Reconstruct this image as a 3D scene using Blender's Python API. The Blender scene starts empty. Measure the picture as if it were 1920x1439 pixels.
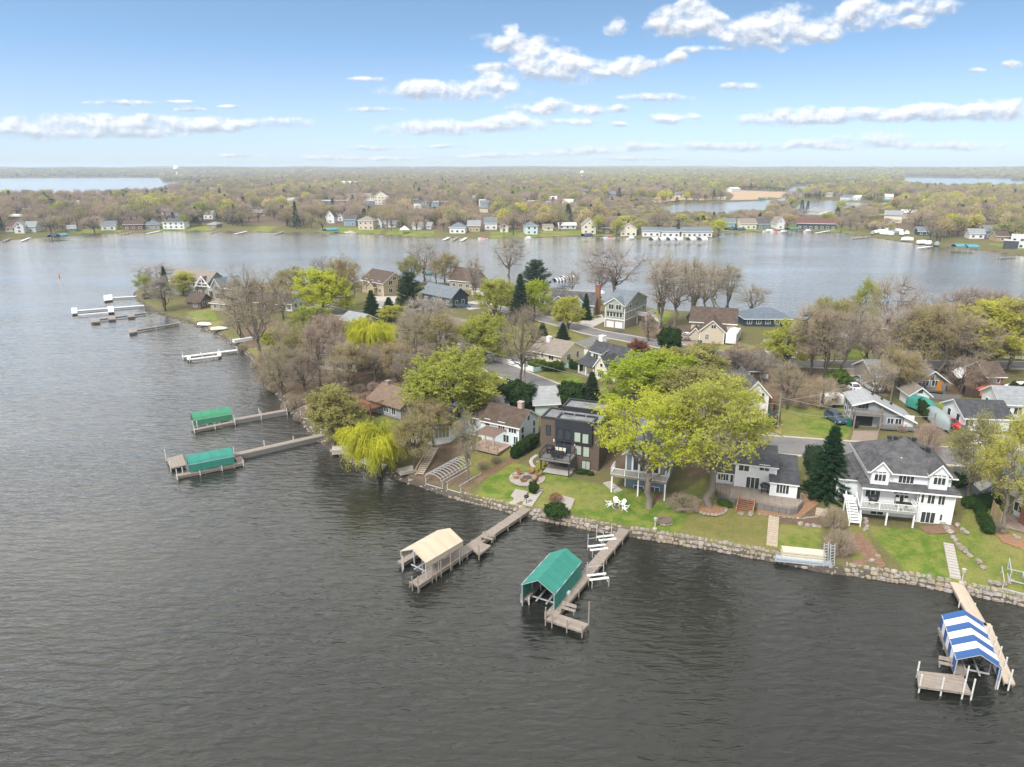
import bpy, math, random
import numpy as np
from mathutils import Vector, Matrix
from mathutils.geometry import delaunay_2d_cdt
R = math.radians
sc = bpy.context.scene
COL = sc.collection
rnd = random.Random(7)
# ------------------------------------------------------------------ camera and the map from photograph to ground
CAMZ = 46.0; FPX = 1333.0; PIT = R(17.0)
cam = bpy.data.objects.new('camera', bpy.data.cameras.new('camera')); COL.objects.link(cam)
cam.location = (0, 0, CAMZ); cam.rotation_euler = (R(90) - PIT, 0, 0)
cam.data.sensor_width = 36; cam.data.lens = 36 * FPX / 1920; cam.data.clip_start = 1; cam.data.clip_end = 40000
sc.camera = cam
cP, sP = math.cos(PIT), math.sin(PIT)
def ray(px, py):
    u = (px - 960) / FPX; v = (py - 719.5) / FPX
    return u, cP - v * sP, -sP - v * cP
def P(px, py, z=0.0):
    """Ground point (world x, y) seen at a photo pixel, on the level z."""
    dx, dy, dz = ray(px, py); t = (z - CAMZ) / dz
    return dx * t, dy * t
def pix(x, y, z):
    d = Vector((x, y, z - CAMZ)); f = d.y * cP - d.z * sP; v = -(d.y * sP + d.z * cP)
    return 960 + FPX * d.x / f, 719.5 + FPX * v / f
def height_at(x, y, z, pytop):
    """Height above z of a vertical that stands at x, y and ends at picture row pytop."""
    lo, hi = 0.0, 60.0
    for _ in range(40):
        m = (lo + hi) / 2
        if pix(x, y, z + m)[1] > pytop: lo = m
        else: hi = m
    return lo
# ------------------------------------------------------------------ land shape
def sdist(pts, poly):
    """Signed distance of points (n,2) to a closed polygon, positive inside."""
    pts = np.asarray(pts, float); poly = np.asarray(poly, float)
    if len(pts) < 60:
        a = poly; e = np.roll(poly, -1, 0) - a; w = pts[:, None] - a[None]
        t = np.clip((w * e).sum(2) / np.maximum((e * e).sum(1), 1e-9), 0, 1); q = w - t[..., None] * e; d = np.sqrt((q * q).sum(2).min(1))
        c = (a[:, 1] > pts[:, 1:2]) != (a[:, 1] + e[:, 1] > pts[:, 1:2]); ey = np.where(np.abs(e[:, 1]) > 1e-12, e[:, 1], 1e-12)
        return np.where((c & (pts[:, 0:1] < a[:, 0] + (pts[:, 1:2] - a[:, 1]) * e[:, 0] / ey)).sum(1) % 2 == 1, d, -d)
    d2 = np.full(len(pts), 1e18); ins = np.zeros(len(pts), bool)
    for a, b in zip(poly, np.roll(poly, -1, 0)):
        e = b - a; w = pts - a
        t = np.clip((w @ e) / max(e @ e, 1e-9), 0, 1)
        q = w - t[:, None] * e
        d2 = np.minimum(d2, (q * q).sum(1))
        c = ((a[1] > pts[:, 1]) != (b[1] > pts[:, 1]))
        with np.errstate(divide='ignore', invalid='ignore'):
            xx = a[0] + (pts[:, 1] - a[1]) * e[0] / (e[1] if abs(e[1]) > 1e-12 else 1e-12)
        ins ^= c & (pts[:, 0] < xx)
    d = np.sqrt(d2)
    return np.where(ins, d, -d)
def smooth_poly(pts, n=3):
    """Catmull-Rom through the points (closed)."""
    out = []; N = len(pts)
    for i in range(N):
        p0, p1, p2, p3 = (np.array(pts[(i + k) % N], float) for k in (-1, 0, 1, 2))
        for k in range(n):
            t = k / n
            out.append(0.5 * ((2 * p1) + (-p0 + p2) * t + (2 * p0 - 5 * p1 + 4 * p2 - p3) * t * t + (-p0 + 3 * p1 - 3 * p2 + p3) * t ** 3))
    return np.array(out)
SHORE = [(2600,1225),(2300,1192),(2100,1166),(1990,1150),(1920,1137),(1860,1125),(1790,1112),(1720,1098),(1650,1088),(1590,1079),(1540,1073),(1480,1060),(1400,1045),(1330,1032),(1260,1020),(1180,1007),(1110,996),(1050,983),(990,970),(930,956),(860,938),(800,917),(740,899),(690,882),(650,862),(622,846),(597,828),(567,795),(540,767),(522,745),(503,722),(486,694),(470,672),(440,650),(400,626),(350,606),(300,591),(275,577),(256,563),(250,552),(262,541),(300,528),(360,520),(450,516),(560,510),(690,506),(800,510),(900,513),(1000,525),(1060,545),(1140,570),(1230,583),(1320,590),(1420,596),(1500,602),(1600,609),(1700,616),(1800,624),(1900,632),(1990,638)]
pen = [P(*p) for p in SHORE] + [(240, 180), (240, 120), (150, 50)]
PEN = smooth_poly(pen, 3)
PROF_X = [-12, -4, -0.4, 0, 1.5, 3.2, 14, 35, 60]
PROF_Z = [-3, -1.6, -0.25, 0, 1.1, 1.25, 2.1, 3.4, 4.0]
def pen_z(xy):
    return np.interp(sdist(xy, PEN), PROF_X, PROF_Z)
MAIN_SHORE = [(-420,470),(-200,461),(0,452),(60,447),(105,444),(160,440),(230,437),(300,434),(370,434),(450,435),(520,437),(560,437),(620,438),(700,440),(730,442),(770,445),(800,446),(850,447),(900,448),(960,447),(1000,447),(1060,444),(1120,444),(1180,446),(1240,447),(1300,448),(1340,447),(1352,441),(1345,438),(1360,435),(1400,436),(1460,434),(1500,433),(1560,436),(1600,441),(1650,448),(1700,455),(1750,462),(1800,467),(1850,471),(1920,481),(2000,490),(2200,510)]
mainp = [P(*p) for p in MAIN_SHORE] + [(900, 300), (9000, 1500), (9000, 9500), (-9000, 9500), (-9000, 1200), (-900, 470)]
LAKES = [
 [(-700,334),(0,334.5),(150,334),(298,333.5),(306,342),(360,341.5),(430,341),(440,344),(430,348),(335,352),(290,372),(150,380),(0,381),(-700,384)],
 [(455,333),(500,333),(505,338),(460,338.5)],
 [(335,368),(465,367),(470,373),(340,375)],
 [(1697,333),(1895,335.5),(1897,340),(2500,342),(2500,362),(1760,361),(1700,352),(1690,346)],
 [(1490,349.5),(1560,347.5),(1690,346.5),(1700,349),(1600,353),(1530,357),(1510,362),(1500,371),(1470,380),(1440,388),(1430,398),(1398,407),(1345,413),(1250,410),(1236,388),(1290,380.5),(1360,379.5),(1420,377.5),(1462,373.5),(1474,364),(1478,356)],
 [(1505,378),(1560,376),(1600,380),(1665,379),(1662,387),(1600,396),(1540,404),(1500,405),(1480,398)],
]
LAKES = [np.array([P(*p) for p in l]) for l in LAKES]
MAINP = np.array(mainp)
def hills(x, y):
    d = np.hypot(x, y)
    n = np.sin(x / 310 + 1.3) * np.cos(y / 420 + .4) + .6 * np.sin(x / 130 + y / 210) + .5 * np.sin(x / 700 - y / 900 + 2)
    s = np.clip((d - 3000) / 2600, 0, 1); s = s * s * (3 - 2 * s)
    return s * (20 + 6 * n)
def main_sd(xy):
    s = sdist(xy, MAINP)
    for l in LAKES: s = np.minimum(s, -sdist(xy, l))
    return s
def main_z(xy):
    xy = np.asarray(xy, float); s = main_sd(xy)
    z = np.interp(s, [-30, 0, 4, 18, 90], [-2, 0, .8, 2.2, 4])
    k = np.clip(s / 150, 0, 1)
    return z + hills(xy[:, 0], xy[:, 1]) * k
def land_z(x, y):
    a = np.array([[x, y]])
    return float(pen_z(a)[0] if y < 350 - abs(x) * 0.1 else main_z(a)[0])
def G(px, py, dz=0.0):
    """World point where the view ray through a photo pixel meets the land."""
    z = 1.5
    for _ in range(14):
        x, y = P(px, py, z + dz)
        z = 0.5 * z + 0.5 * max(land_z(x, y), 0.0)
    return Vector((x, y, z))
# ------------------------------------------------------------------ object helpers
def tag(o, label=None, cat=None, group=None, kind=None):
    if label: o['label'] = label
    if cat: o['category'] = cat
    if group: o['group'] = group
    if kind: o['kind'] = kind
    return o
def empty(name, loc, rz=0.0, label=None, cat=None, group=None):
    o = bpy.data.objects.new(name, None); COL.objects.link(o)
    o.location = loc; o.rotation_euler = (0, 0, rz); o.empty_display_size = .2
    return tag(o, label, cat, group)
def link(name, me, parent=None, loc=None, rz=None):
    o = bpy.data.objects.new(name, me); COL.objects.link(o)
    if parent is not None: o.parent = parent
    if loc is not None: o.location = loc
    if rz is not None: o.rotation_euler = (0, 0, rz)
    return o
def kids(o): return CHILD.get(o.name, [])
def copy_tree(o, loc=None, rz=None, scale=None, parent=None):
    c = o.copy(); COL.objects.link(c)
    if parent is not None: c.parent = parent
    for ch in o.children: copy_tree(ch, parent=c)
    if loc is not None: c.location = loc
    if rz is not None: c.rotation_euler = (0, 0, rz)
    if scale is not None: c.scale = scale if hasattr(scale, '__len__') else (scale,) * 3
    return c
class MB:
    """Collects shapes, then links them as one mesh object."""
    def __init__(s): s.v = []; s.f = []; s.m = []; s.cur = 0
    def add(s, vs, fs):
        n = len(s.v); s.v += [tuple(q) for q in vs]
        for f in fs: s.f.append([i + n for i in f]); s.m.append(s.cur)
        return s
    def box(s, x0, x1, y0, y1, z0, z1):
        return s.add([(x0,y0,z0),(x1,y0,z0),(x1,y1,z0),(x0,y1,z0),(x0,y0,z1),(x1,y0,z1),(x1,y1,z1),(x0,y1,z1)],
                     [(3,2,1,0),(4,5,6,7),(0,1,5,4),(1,2,6,5),(2,3,7,6),(3,0,4,7)])
    def beam(s, a, b, w, h=None, up=(0, 0, 1)):
        """Box of section w x h running from a to b."""
        a = Vector(a); b = Vector(b); h = h or w; d = (b - a).normalized(); u = Vector(up)
        if abs(d.dot(u)) > .98: u = Vector((0, 1, 0))
        x = d.cross(u).normalized() * w / 2; y = x.cross(d).normalized() * h / 2
        vs = [a - x - y, a + x - y, a + x + y, a - x + y, b - x - y, b + x - y, b + x + y, b - x + y]
        return s.add(vs, [(3,2,1,0),(4,5,6,7),(0,1,5,4),(1,2,6,5),(2,3,7,6),(3,0,4,7)])
    def tube(s, a, b, r0, r1=None, n=6, cap=True):
        r1 = r0 if r1 is None else r1
        a = Vector(a); b = Vector(b); d = (b - a).normalized(); u = Vector((0, 0, 1)) if abs(d.z) < .95 else Vector((1, 0, 0))
        x = d.cross(u).normalized(); y = x.cross(d)
        vs = []
        for c, r in ((a, r0), (b, r1)):
            vs += [c + x * r * math.cos(2 * math.pi * i / n) + y * r * math.sin(2 * math.pi * i / n) for i in range(n)]
        fs = [(i, (i + 1) % n, n + (i + 1) % n, n + i) for i in range(n)]
        if cap: fs += [tuple(range(n))[::-1], tuple(range(n, 2 * n))]
        return s.add(vs, fs)
    def prism(s, poly, z0, z1):
        n = len(poly)
        vs = [(p[0], p[1], z0) for p in poly] + [(p[0], p[1], z1) for p in poly]
        return s.add(vs, [tuple(range(n))[::-1], tuple(range(n, 2 * n))] + [(i, (i + 1) % n, n + (i + 1) % n, n + i) for i in range(n)])
    def slab(s, quad, t):
        """Thick sheet: polygon quad (3-D points, counter-clockwise seen from outside) given thickness t inwards."""
        q = [Vector(p) for p in quad]; n = (q[1] - q[0]).cross(q[2] - q[0]).normalized(); k = len(q)
        vs = q + [p - n * t for p in q]
        return s.add(vs, [tuple(range(k)), tuple(range(k, 2 * k))[::-1]] + [(i, k + i, k + (i + 1) % k, (i + 1) % k) for i in range(k)])
    def lathe(s, prof, n=14, c=(0, 0)):
        vs = []; fs = []
        for r, z in prof: vs += [(c[0] + r * math.cos(2 * math.pi * i / n), c[1] + r * math.sin(2 * math.pi * i / n), z) for i in range(n)]
        for j in range(len(prof) - 1):
            fs += [(j * n + i, j * n + (i + 1) % n, (j + 1) * n + (i + 1) % n, (j + 1) * n + i) for i in range(n)]
        fs += [tuple(range(n))[::-1], tuple(range((len(prof) - 1) * n, len(prof) * n))]
        return s.add(vs, fs)
    def rock(s, c, rx, ry, rz, rr, tilt=0):
        """An uneven boulder."""
        n, m = 7, 4; vs = [(c[0], c[1], c[2] - rz)]; a0 = rr.random() * 6.28; ca, sa = math.cos(tilt), math.sin(tilt)
        for j in range(1, m):
            ph = -math.pi / 2 + math.pi * j / m
            for i in range(n):
                a = a0 + 2 * math.pi * (i + .5 * (j % 2)) / n; k = .82 + .36 * rr.random()
                ex = math.copysign(abs(math.cos(a)) ** .75, math.cos(a)) * rx * k * math.cos(ph) ** .7
                ey = math.copysign(abs(math.sin(a)) ** .75, math.sin(a)) * ry * k * math.cos(ph) ** .7
                vs.append((c[0] + ex * ca - ey * sa, c[1] + ex * sa + ey * ca, c[2] + rz * math.sin(ph) * (.9 + .2 * rr.random())))
        vs.append((c[0], c[1], c[2] + rz * .92)); L = len(vs) - 1; fs = []
        for i in range(n):
            fs.append((0, 1 + (i + 1) % n, 1 + i)); fs.append((L, L - n + i, L - n + (i + 1) % n))
            for j in range(m - 2): fs.append((1 + j * n + i, 1 + j * n + (i + 1) % n, 1 + (j + 1) * n + (i + 1) % n, 1 + (j + 1) * n + i))
        return s.add(vs, fs)
    def mesh(s, name, mats, smooth=False):
        me = bpy.data.meshes.new(name); me.from_pydata(s.v, [], s.f)
        for m in (mats if isinstance(mats, (list, tuple)) else [mats]): me.materials.append(m)
        if any(s.m): me.polygons.foreach_set('material_index', s.m)
        if smooth: me.polygons.foreach_set('use_smooth', [True] * len(me.polygons))
        me.update(); return me
    def build(s, name, mats, parent=None, loc=None, rz=None, smooth=False):
        return link(name, s.mesh(name, mats, smooth), parent, loc, rz)
# ------------------------------------------------------------------ materials
MATS = {}
def mat(name, col=(.5, .5, .5), rough=.85, col2=None, scale=3.0, bump=0.0, stripes=None, spec=.3, metal=0.0, obj_var=0.0, dist=.6, band=None):
    """Procedural surface: colour broken up by noise, optional lines (stripes=(axis, per metre, depth)) and bump."""
    if name in MATS: return MATS[name]
    m = bpy.data.materials.new(name); m.use_nodes = True; nt = m.node_tree; N = nt.nodes; L = nt.links
    b = N['Principled BSDF']; b.inputs['Roughness'].default_value = rough; b.inputs['Metallic'].default_value = metal
    b.inputs['Specular IOR Level'].default_value = spec
    tc = N.new('ShaderNodeTexCoord')
    nz = N.new('ShaderNodeTexNoise'); nz.inputs['Scale'].default_value = scale; nz.inputs['Detail'].default_value = 6; nz.inputs['Roughness'].default_value = .65
    L.new(tc.outputs['Object'], nz.inputs['Vector'])
    mx = N.new('ShaderNodeMix'); mx.data_type = 'RGBA'
    c2 = col2 or tuple(c * .72 for c in col)
    mx.inputs[6].default_value = (*col, 1); mx.inputs[7].default_value = (*c2, 1)
    mr = N.new('ShaderNodeMapRange'); mr.inputs[1].default_value = .5 - dist / 2; mr.inputs[2].default_value = .5 + dist / 2
    L.new(nz.outputs['Fac'], mr.inputs[0]); L.new(mr.outputs[0], mx.inputs[0])
    out = mx.outputs[2]
    if stripes:
        ax, per, dep = stripes
        sp = N.new('ShaderNodeSeparateXYZ'); L.new(tc.outputs['Object'], sp.inputs[0])
        mu = N.new('ShaderNodeMath'); mu.operation = 'MULTIPLY'; mu.inputs[1].default_value = per; L.new(sp.outputs[ax], mu.inputs[0])
        fr = N.new('ShaderNodeMath'); fr.operation = 'FRACT'; L.new(mu.outputs[0], fr.inputs[0])
        gt = N.new('ShaderNodeMath'); gt.operation = 'LESS_THAN'; gt.inputs[1].default_value = .14; L.new(fr.outputs[0], gt.inputs[0])
        fl = N.new('ShaderNodeMath'); fl.operation = 'FLOOR'; L.new(mu.outputs[0], fl.inputs[0])
        wn = N.new('ShaderNodeTexWhiteNoise'); wn.noise_dimensions = '1D'; L.new(fl.outputs[0], wn.inputs['W'])
        a1 = N.new('ShaderNodeMath'); a1.operation = 'MULTIPLY_ADD'; a1.inputs[1].default_value = -dep * .6; a1.inputs[2].default_value = 1; L.new(wn.outputs[0], a1.inputs[0])
        a2 = N.new('ShaderNodeMath'); a2.operation = 'MULTIPLY_ADD'; a2.inputs[1].default_value = -dep; L.new(gt.outputs[0], a2.inputs[0]); L.new(a1.outputs[0], a2.inputs[2])
        vm = N.new('ShaderNodeVectorMath'); vm.operation = 'SCALE'; L.new(out, vm.inputs[0]); L.new(a2.outputs[0], vm.inputs[3]); out = vm.outputs[0]
    if obj_var:
        oi = N.new('ShaderNodeObjectInfo'); hs = N.new('ShaderNodeHueSaturation'); 
        a = N.new('ShaderNodeMapRange'); a.inputs[3].default_value = 1 - obj_var; a.inputs[4].default_value = 1 + obj_var; L.new(oi.outputs['Random'], a.inputs[0])
        a3 = N.new('ShaderNodeMapRange'); a3.inputs[3].default_value = .5 - obj_var * .08; a3.inputs[4].default_value = .5 + obj_var * .06; L.new(oi.outputs['Random'], a3.inputs[0])
        L.new(a.outputs[0], hs.inputs['Value']); L.new(a3.outputs[0], hs.inputs['Hue']); L.new(out, hs.inputs['Color']); out = hs.outputs[0]
    L.new(out, b.inputs['Base Color'])
    if bump:
        bp = N.new('ShaderNodeBump'); bp.inputs['Strength'].default_value = 1; bp.inputs['Distance'].default_value = bump
        L.new(nz.outputs['Fac'], bp.inputs['Height']); L.new(bp.outputs[0], b.inputs['Normal'])
    MATS[name] = m
    return m
def leafmat(name, col, col2, trans=.35, var=.12):
    """Thin foliage: diffuse plus translucent, colour varied by place and by plant."""
    if name in MATS: return MATS[name]
    m = bpy.data.materials.new(name); m.use_nodes = True; nt = m.node_tree; N = nt.nodes; L = nt.links
    N.remove(N['Principled BSDF']); out = N['Material Output']
    tc = N.new('ShaderNodeTexCoord'); nz = N.new('ShaderNodeTexNoise'); nz.inputs['Scale'].default_value = .55; nz.inputs['Detail'].default_value = 4
    L.new(tc.outputs['Object'], nz.inputs['Vector'])
    mr = N.new('ShaderNodeMapRange'); mr.inputs[1].default_value = .33; mr.inputs[2].default_value = .67; L.new(nz.outputs['Fac'], mr.inputs[0])
    mx = N.new('ShaderNodeMix'); mx.data_type = 'RGBA'; mx.inputs[6].default_value = (*col, 1); mx.inputs[7].default_value = (*col2, 1); L.new(mr.outputs[0], mx.inputs[0])
    oi = N.new('ShaderNodeObjectInfo'); hs = N.new('ShaderNodeHueSaturation')
    a = N.new('ShaderNodeMapRange'); a.inputs[3].default_value = 1 - var; a.inputs[4].default_value = 1 + var; L.new(oi.outputs['Random'], a.inputs[0])
    a3 = N.new('ShaderNodeMapRange'); a3.inputs[3].default_value = .5 + var * .1; a3.inputs[4].default_value = .5 - var * .1; L.new(oi.outputs['Random'], a3.inputs[0])
    L.new(a.outputs[0], hs.inputs['Value']); L.new(a3.outputs[0], hs.inputs['Hue']); L.new(mx.outputs[2], hs.inputs['Color'])
    d = N.new('ShaderNodeBsdfDiffuse'); t = N.new('ShaderNodeBsdfTranslucent'); ms = N.new('ShaderNodeMixShader'); ms.inputs[0].default_value = trans
    L.new(hs.outputs[0], d.inputs[0]); L.new(hs.outputs[0], t.inputs[0]); L.new(d.outputs[0], ms.inputs[1]); L.new(t.outputs[0], ms.inputs[2]); L.new(ms.outputs[0], out.inputs[0])
    MATS[name] = m
    return m
# ------------------------------------------------------------------ sky and light
SUN_EL, SUN_AZ = 48.0, 215.0           # azimuth clockwise from the view direction (+Y)
world = bpy.data.worlds.new('World'); sc.world = world; world.use_nodes = True
world.cycles.sampling_method = 'MANUAL'; world.cycles.sample_map_resolution = 512
def build_sky():
    nt = world.node_tree; N = nt.nodes; L = nt.links
    bg = N['Background']; bg.inputs[1].default_value = SKY_STRENGTH
    tc = N.new('ShaderNodeTexCoord'); sep = N.new('ShaderNodeSeparateXYZ'); L.new(tc.outputs['Generated'], sep.inputs[0])
    def M(op, a, b=None, c=None, clamp=False):
        n = N.new('ShaderNodeMath'); n.operation = op; n.use_clamp = clamp
        for i, x in enumerate((a, b, c)):
            if x is None: continue
            if isinstance(x, (int, float)): n.inputs[i].default_value = x
            else: L.new(x, n.inputs[i])
        return n.outputs[0]
    def MR(x, a, b, c=0., d=1., smooth=True):
        n = N.new('ShaderNodeMapRange'); n.interpolation_type = 'SMOOTHSTEP' if smooth else 'LINEAR'
        L.new(x, n.inputs[0]); n.inputs[1].default_value = a; n.inputs[2].default_value = b; n.inputs[3].default_value = c; n.inputs[4].default_value = d
        return n.outputs[0]
    def MIX(f, a, b):
        n = N.new('ShaderNodeMix'); n.data_type = 'RGBA'
        for i, x in ((0, f), (6, a), (7, b)):
            if isinstance(x, tuple): n.inputs[i].default_value = (*x, 1)
            elif isinstance(x, (int, float)): n.inputs[i].default_value = x
            else: L.new(x, n.inputs[i])
        return n.outputs[2]
    x, y, z = sep.outputs
    # clear air: the Nishita sky, its vertical gradient steepened so the blue comes down near the horizon
    cmb = N.new('ShaderNodeCombineXYZ'); L.new(x, cmb.inputs[0]); L.new(y, cmb.inputs[1]); L.new(M('MULTIPLY_ADD', M('MAXIMUM', z, 0.), 3.6, .03), cmb.inputs[2])
    nv = N.new('ShaderNodeVectorMath'); nv.operation = 'NORMALIZE'; L.new(cmb.outputs[0], nv.inputs[0])
    sky = N.new('ShaderNodeTexSky'); sky.sky_type = 'NISHITA'; sky.sun_disc = False
    sky.sun_elevation = R(SUN_EL); sky.sun_rotation = R(SUN_AZ); sky.altitude = 300; sky.air_density = 1.0; sky.dust_density = .6; sky.ozone_density = 2.0
    L.new(nv.outputs[0], sky.inputs[0])
    hs = N.new('ShaderNodeHueSaturation'); hs.inputs['Hue'].default_value = .488; hs.inputs['Saturation'].default_value = SKY_SAT; hs.inputs['Value'].default_value = SKY_VAL; L.new(sky.outputs[0], hs.inputs['Color'])
    clear = hs.outputs[0]
    clear = MIX(MR(z, -.01, .14, .95, 0., False), clear, HORIZON)     # pale band of distant air at the horizon
    # scattered cumulus, each a soft ellipse broken up by noise; u, v are direction ratios
    yy = M('MAXIMUM', y, .05); u = M('DIVIDE', x, yy); v = M('DIVIDE', z, yy)
    p2 = N.new('ShaderNodeCombineXYZ'); L.new(u, p2.inputs[0]); L.new(v, p2.inputs[1])
    sc1 = N.new('ShaderNodeVectorMath'); sc1.operation = 'MULTIPLY'; sc1.inputs[1].default_value = (1, 1.4, 1); L.new(p2.outputs[0], sc1.inputs[0])
    nz = N.new('ShaderNodeTexNoise'); nz.inputs['Scale'].default_value = 34; nz.inputs['Detail'].default_value = 7; nz.inputs['Roughness'].default_value = .56; nz.inputs['Distortion'].default_value = .15
    L.new(sc1.outputs[0], nz.inputs['Vector'])
    acc = None; pin = p2
    for ci, (cx, cy, hw, hh) in enumerate(CLOUDS):
        if ci % 14 == 13:                                              # evaluated batch by batch: the shader's memory is small
            pin = N.new('ShaderNodeVectorMath'); pin.operation = 'MULTIPLY_ADD'; pin.inputs[1].default_value = (1e-9, 1e-9, 0); L.new(acc, pin.inputs[0]); L.new(p2.outputs[0], pin.inputs[2])
        dx, dy, dz = ray(cx, cy); u0, v0 = dx / dy, dz / dy
        dx, dy, dz = ray(cx + hw, cy); su = abs(dx / dy - u0) * 1.5
        dx, dy, dz = ray(cx, cy - hh); sv = abs(dz / dy - v0) * (1.72 if cy < 180 else 1.55)
        q = N.new('ShaderNodeVectorMath'); q.operation = 'MULTIPLY_ADD'; L.new(pin.outputs[0], q.inputs[0])
        q.inputs[1].default_value = (1 / su, 1 / sv, 1); q.inputs[2].default_value = (-u0 / su, -v0 / sv, 1)
        ln = N.new('ShaderNodeVectorMath'); ln.operation = 'LENGTH'; L.new(q.outputs[0], ln.inputs[0])
        m = M('MULTIPLY_ADD', ln.outputs['Value'], -2.414, 3.414, True)
        k = N.new('ShaderNodeVectorMath'); k.operation = 'SCALE'; L.new(q.outputs[0], k.inputs[0]); L.new(m, k.inputs[3])
        a = N.new('ShaderNodeVectorMath'); a.operation = 'ADD'; L.new(k.outputs[0], a.inputs[1])
        if acc is not None: L.new(acc, a.inputs[0])
        else: a.inputs[0].default_value = (0, 0, 0)
        acc = a.outputs[0]
    s2 = N.new('ShaderNodeSeparateXYZ'); L.new(acc, s2.inputs[0])
    W = M('MINIMUM', s2.outputs[2], 1.1)
    qy = M('DIVIDE', s2.outputs[1], M('MAXIMUM', s2.outputs[2], .02))
    nf = M('SUBTRACT', nz.outputs['Fac'], .5)
    dens = M('MULTIPLY_ADD', nf, 3.0, W)
    dens = M('MULTIPLY', dens, MR(W, .02, .16))
    alpha = M('MULTIPLY', MR(dens, .06, 1.25), M('MULTIPLY', MR(W, .03, .4), M('GREATER_THAN', y, .06)))
    # tops in the sun, bases grey: height inside the cloud and the noise's own relief
    nz2 = N.new('ShaderNodeTexNoise'); nz2.inputs['Scale'].default_value = 34; nz2.inputs['Detail'].default_value = 5; nz2.inputs['Roughness'].default_value = .56; nz2.inputs['Distortion'].default_value = .15
    sh = N.new('ShaderNodeVectorMath'); sh.operation = 'ADD'; sh.inputs[1].default_value = (-.004, .009, 0); L.new(sc1.outputs[0], sh.inputs[0]); L.new(sh.outputs[0], nz2.inputs['Vector'])
    relief = M('SUBTRACT', nz.outputs['Fac'], nz2.outputs['Fac'])
    lit = M('ADD', MR(qy, -.65, .45, 0, 1), M('MULTIPLY', relief, 3.2), None, True)
    ccol = MIX(lit, CLOUD_BASE, CLOUD_TOP)
    low = MR(z, .015, .075)                                            # low clouds stand far off in hazy air
    ccol = MIX(M('MULTIPLY_ADD', low, .3, .7), HORIZON, ccol)
    out = MIX(M('MULTIPLY', alpha, M('MULTIPLY_ADD', low, .22, .7)), clear, ccol)
    # high overcast overhead and behind the viewer
    n3 = N.new('ShaderNodeTexNoise'); n3.inputs['Scale'].default_value = 3.2; n3.inputs['Detail'].default_value = 5; L.new(tc.outputs['Generated'], n3.inputs['Vector'])
    over = M('MAXIMUM', MR(z, .2, .29), MR(y, .12, -.15))
    hi = MIX(MR(n3.outputs['Fac'], .35, .7), OVER_A, OVER_B)
    sc_ = N.new('ShaderNodeVectorMath'); sc_.operation = 'SCALE'; L.new(hi, sc_.inputs[0]); L.new(MR(x, -.7, .7, 1.25, .8), sc_.inputs[3]); hi = sc_.outputs[0]
    hi = MIX(MR(z, .12, -.03), hi, (6., 6., 5.8))
    L.new(out, bg.inputs[0])
    b2 = N.new('ShaderNodeBackground'); b2.inputs[1].default_value = SKY_STRENGTH; L.new(hi, b2.inputs[0])
    mxs = N.new('ShaderNodeMixShader'); L.new(over, mxs.inputs[0]); L.new(bg.outputs[0], mxs.inputs[1]); L.new(b2.outputs[0], mxs.inputs[2]); L.new(mxs.outputs[0], N['World Output'].inputs[0])
SKY_STRENGTH = .1; SKY_SAT = .95; SKY_VAL = 1.9
HORIZON = (3.75, 4.2, 4.85); CLOUD_TOP = (7.3, 7.4, 7.6); CLOUD_BASE = (3.5, 3.85, 4.5); OVER_A = (6.6, 6.7, 6.9); OVER_B = (11.4, 11.4, 11.3)
CLOUDS = [(945,80,52,14),(955,52,14,9),(1020,74,24,10),(1065,132,120,19),(1000,106,34,20),(1050,112,40,18),(1185,120,32,12),(1236,121,22,9),(850,172,112,15),(790,166,34,14),(925,156,36,14),(1152,50,21,14),
 (1285,48,72,20),(1262,34,34,18),(1300,12,26,14),(1330,34,26,14),(1435,68,76,22),(1480,40,42,26),(1420,52,36,20),(1542,60,36,18),(1615,34,58,20),(1610,12,36,14),(1735,14,70,13),(1712,42,36,9),(1315,93,40,6),(1270,108,18,8),(1388,163,33,7),(1225,184,62,8),
 (1018,204,58,10),(1045,194,30,10),(1108,206,38,9),(1165,204,18,7),(1262,222,42,10),(1085,229,48,7),(1162,234,16,5),(955,234,64,12),(960,222,34,10),(810,243,108,11),(820,234,60,10),(700,206,46,5),(918,127,36,7),
 (1440,228,72,12),(1520,216,70,14),(1600,218,80,13),(1700,214,84,13),(1740,206,40,12),(1800,214,90,13),(1880,206,70,18),(1640,262,68,12),(1720,274,60,7),(1815,274,62,9),(1900,120,18,6),(1830,132,16,4),
 (945,291,46,6),(1045,289,46,7),(1115,282,62,7),(1195,275,36,8),(1285,275,62,8),(1405,277,72,8),(1520,270,42,8),(1580,277,50,6),(225,193,56,5),(330,191,30,3),(356,206,26,5),(180,228,150,13),(60,243,120,17),(290,238,120,15),(400,234,66,13),(520,231,64,10),(220,252,90,8),
 (705,278,60,5),(830,275,42,4),(620,296,54,5),(720,298,60,4),(860,294,40,4),(690,148,34,4),(430,200,22,3),(1190,298,70,4),(440,292,50,4)]
build_sky()
sun = bpy.data.objects.new('sun', bpy.data.lights.new('sun', 'SUN')); COL.objects.link(sun)
sun.data.energy = 2.5; sun.data.angle = R(12); sun.data.color = (1, .96, .9)
_az = R(SUN_AZ); _d = Vector((math.sin(_az) * math.cos(R(SUN_EL)), math.cos(_az) * math.cos(R(SUN_EL)), math.sin(R(SUN_EL))))
sun.rotation_euler = _d.to_track_quat('Z', 'Y').to_euler(); sun.location = (0, 0, 300)
vs = sc.view_settings; vs.view_transform = 'Standard'; vs.look = 'None'; vs.gamma = 1; vs.exposure = EXPOSURE = .62
sc.render.engine = 'CYCLES'; cy = sc.cycles
cy.max_bounces = 6; cy.diffuse_bounces = 3; cy.glossy_bounces = 3; cy.transmission_bounces = 4; cy.volume_bounces = 1; cy.transparent_max_bounces = 8
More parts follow.
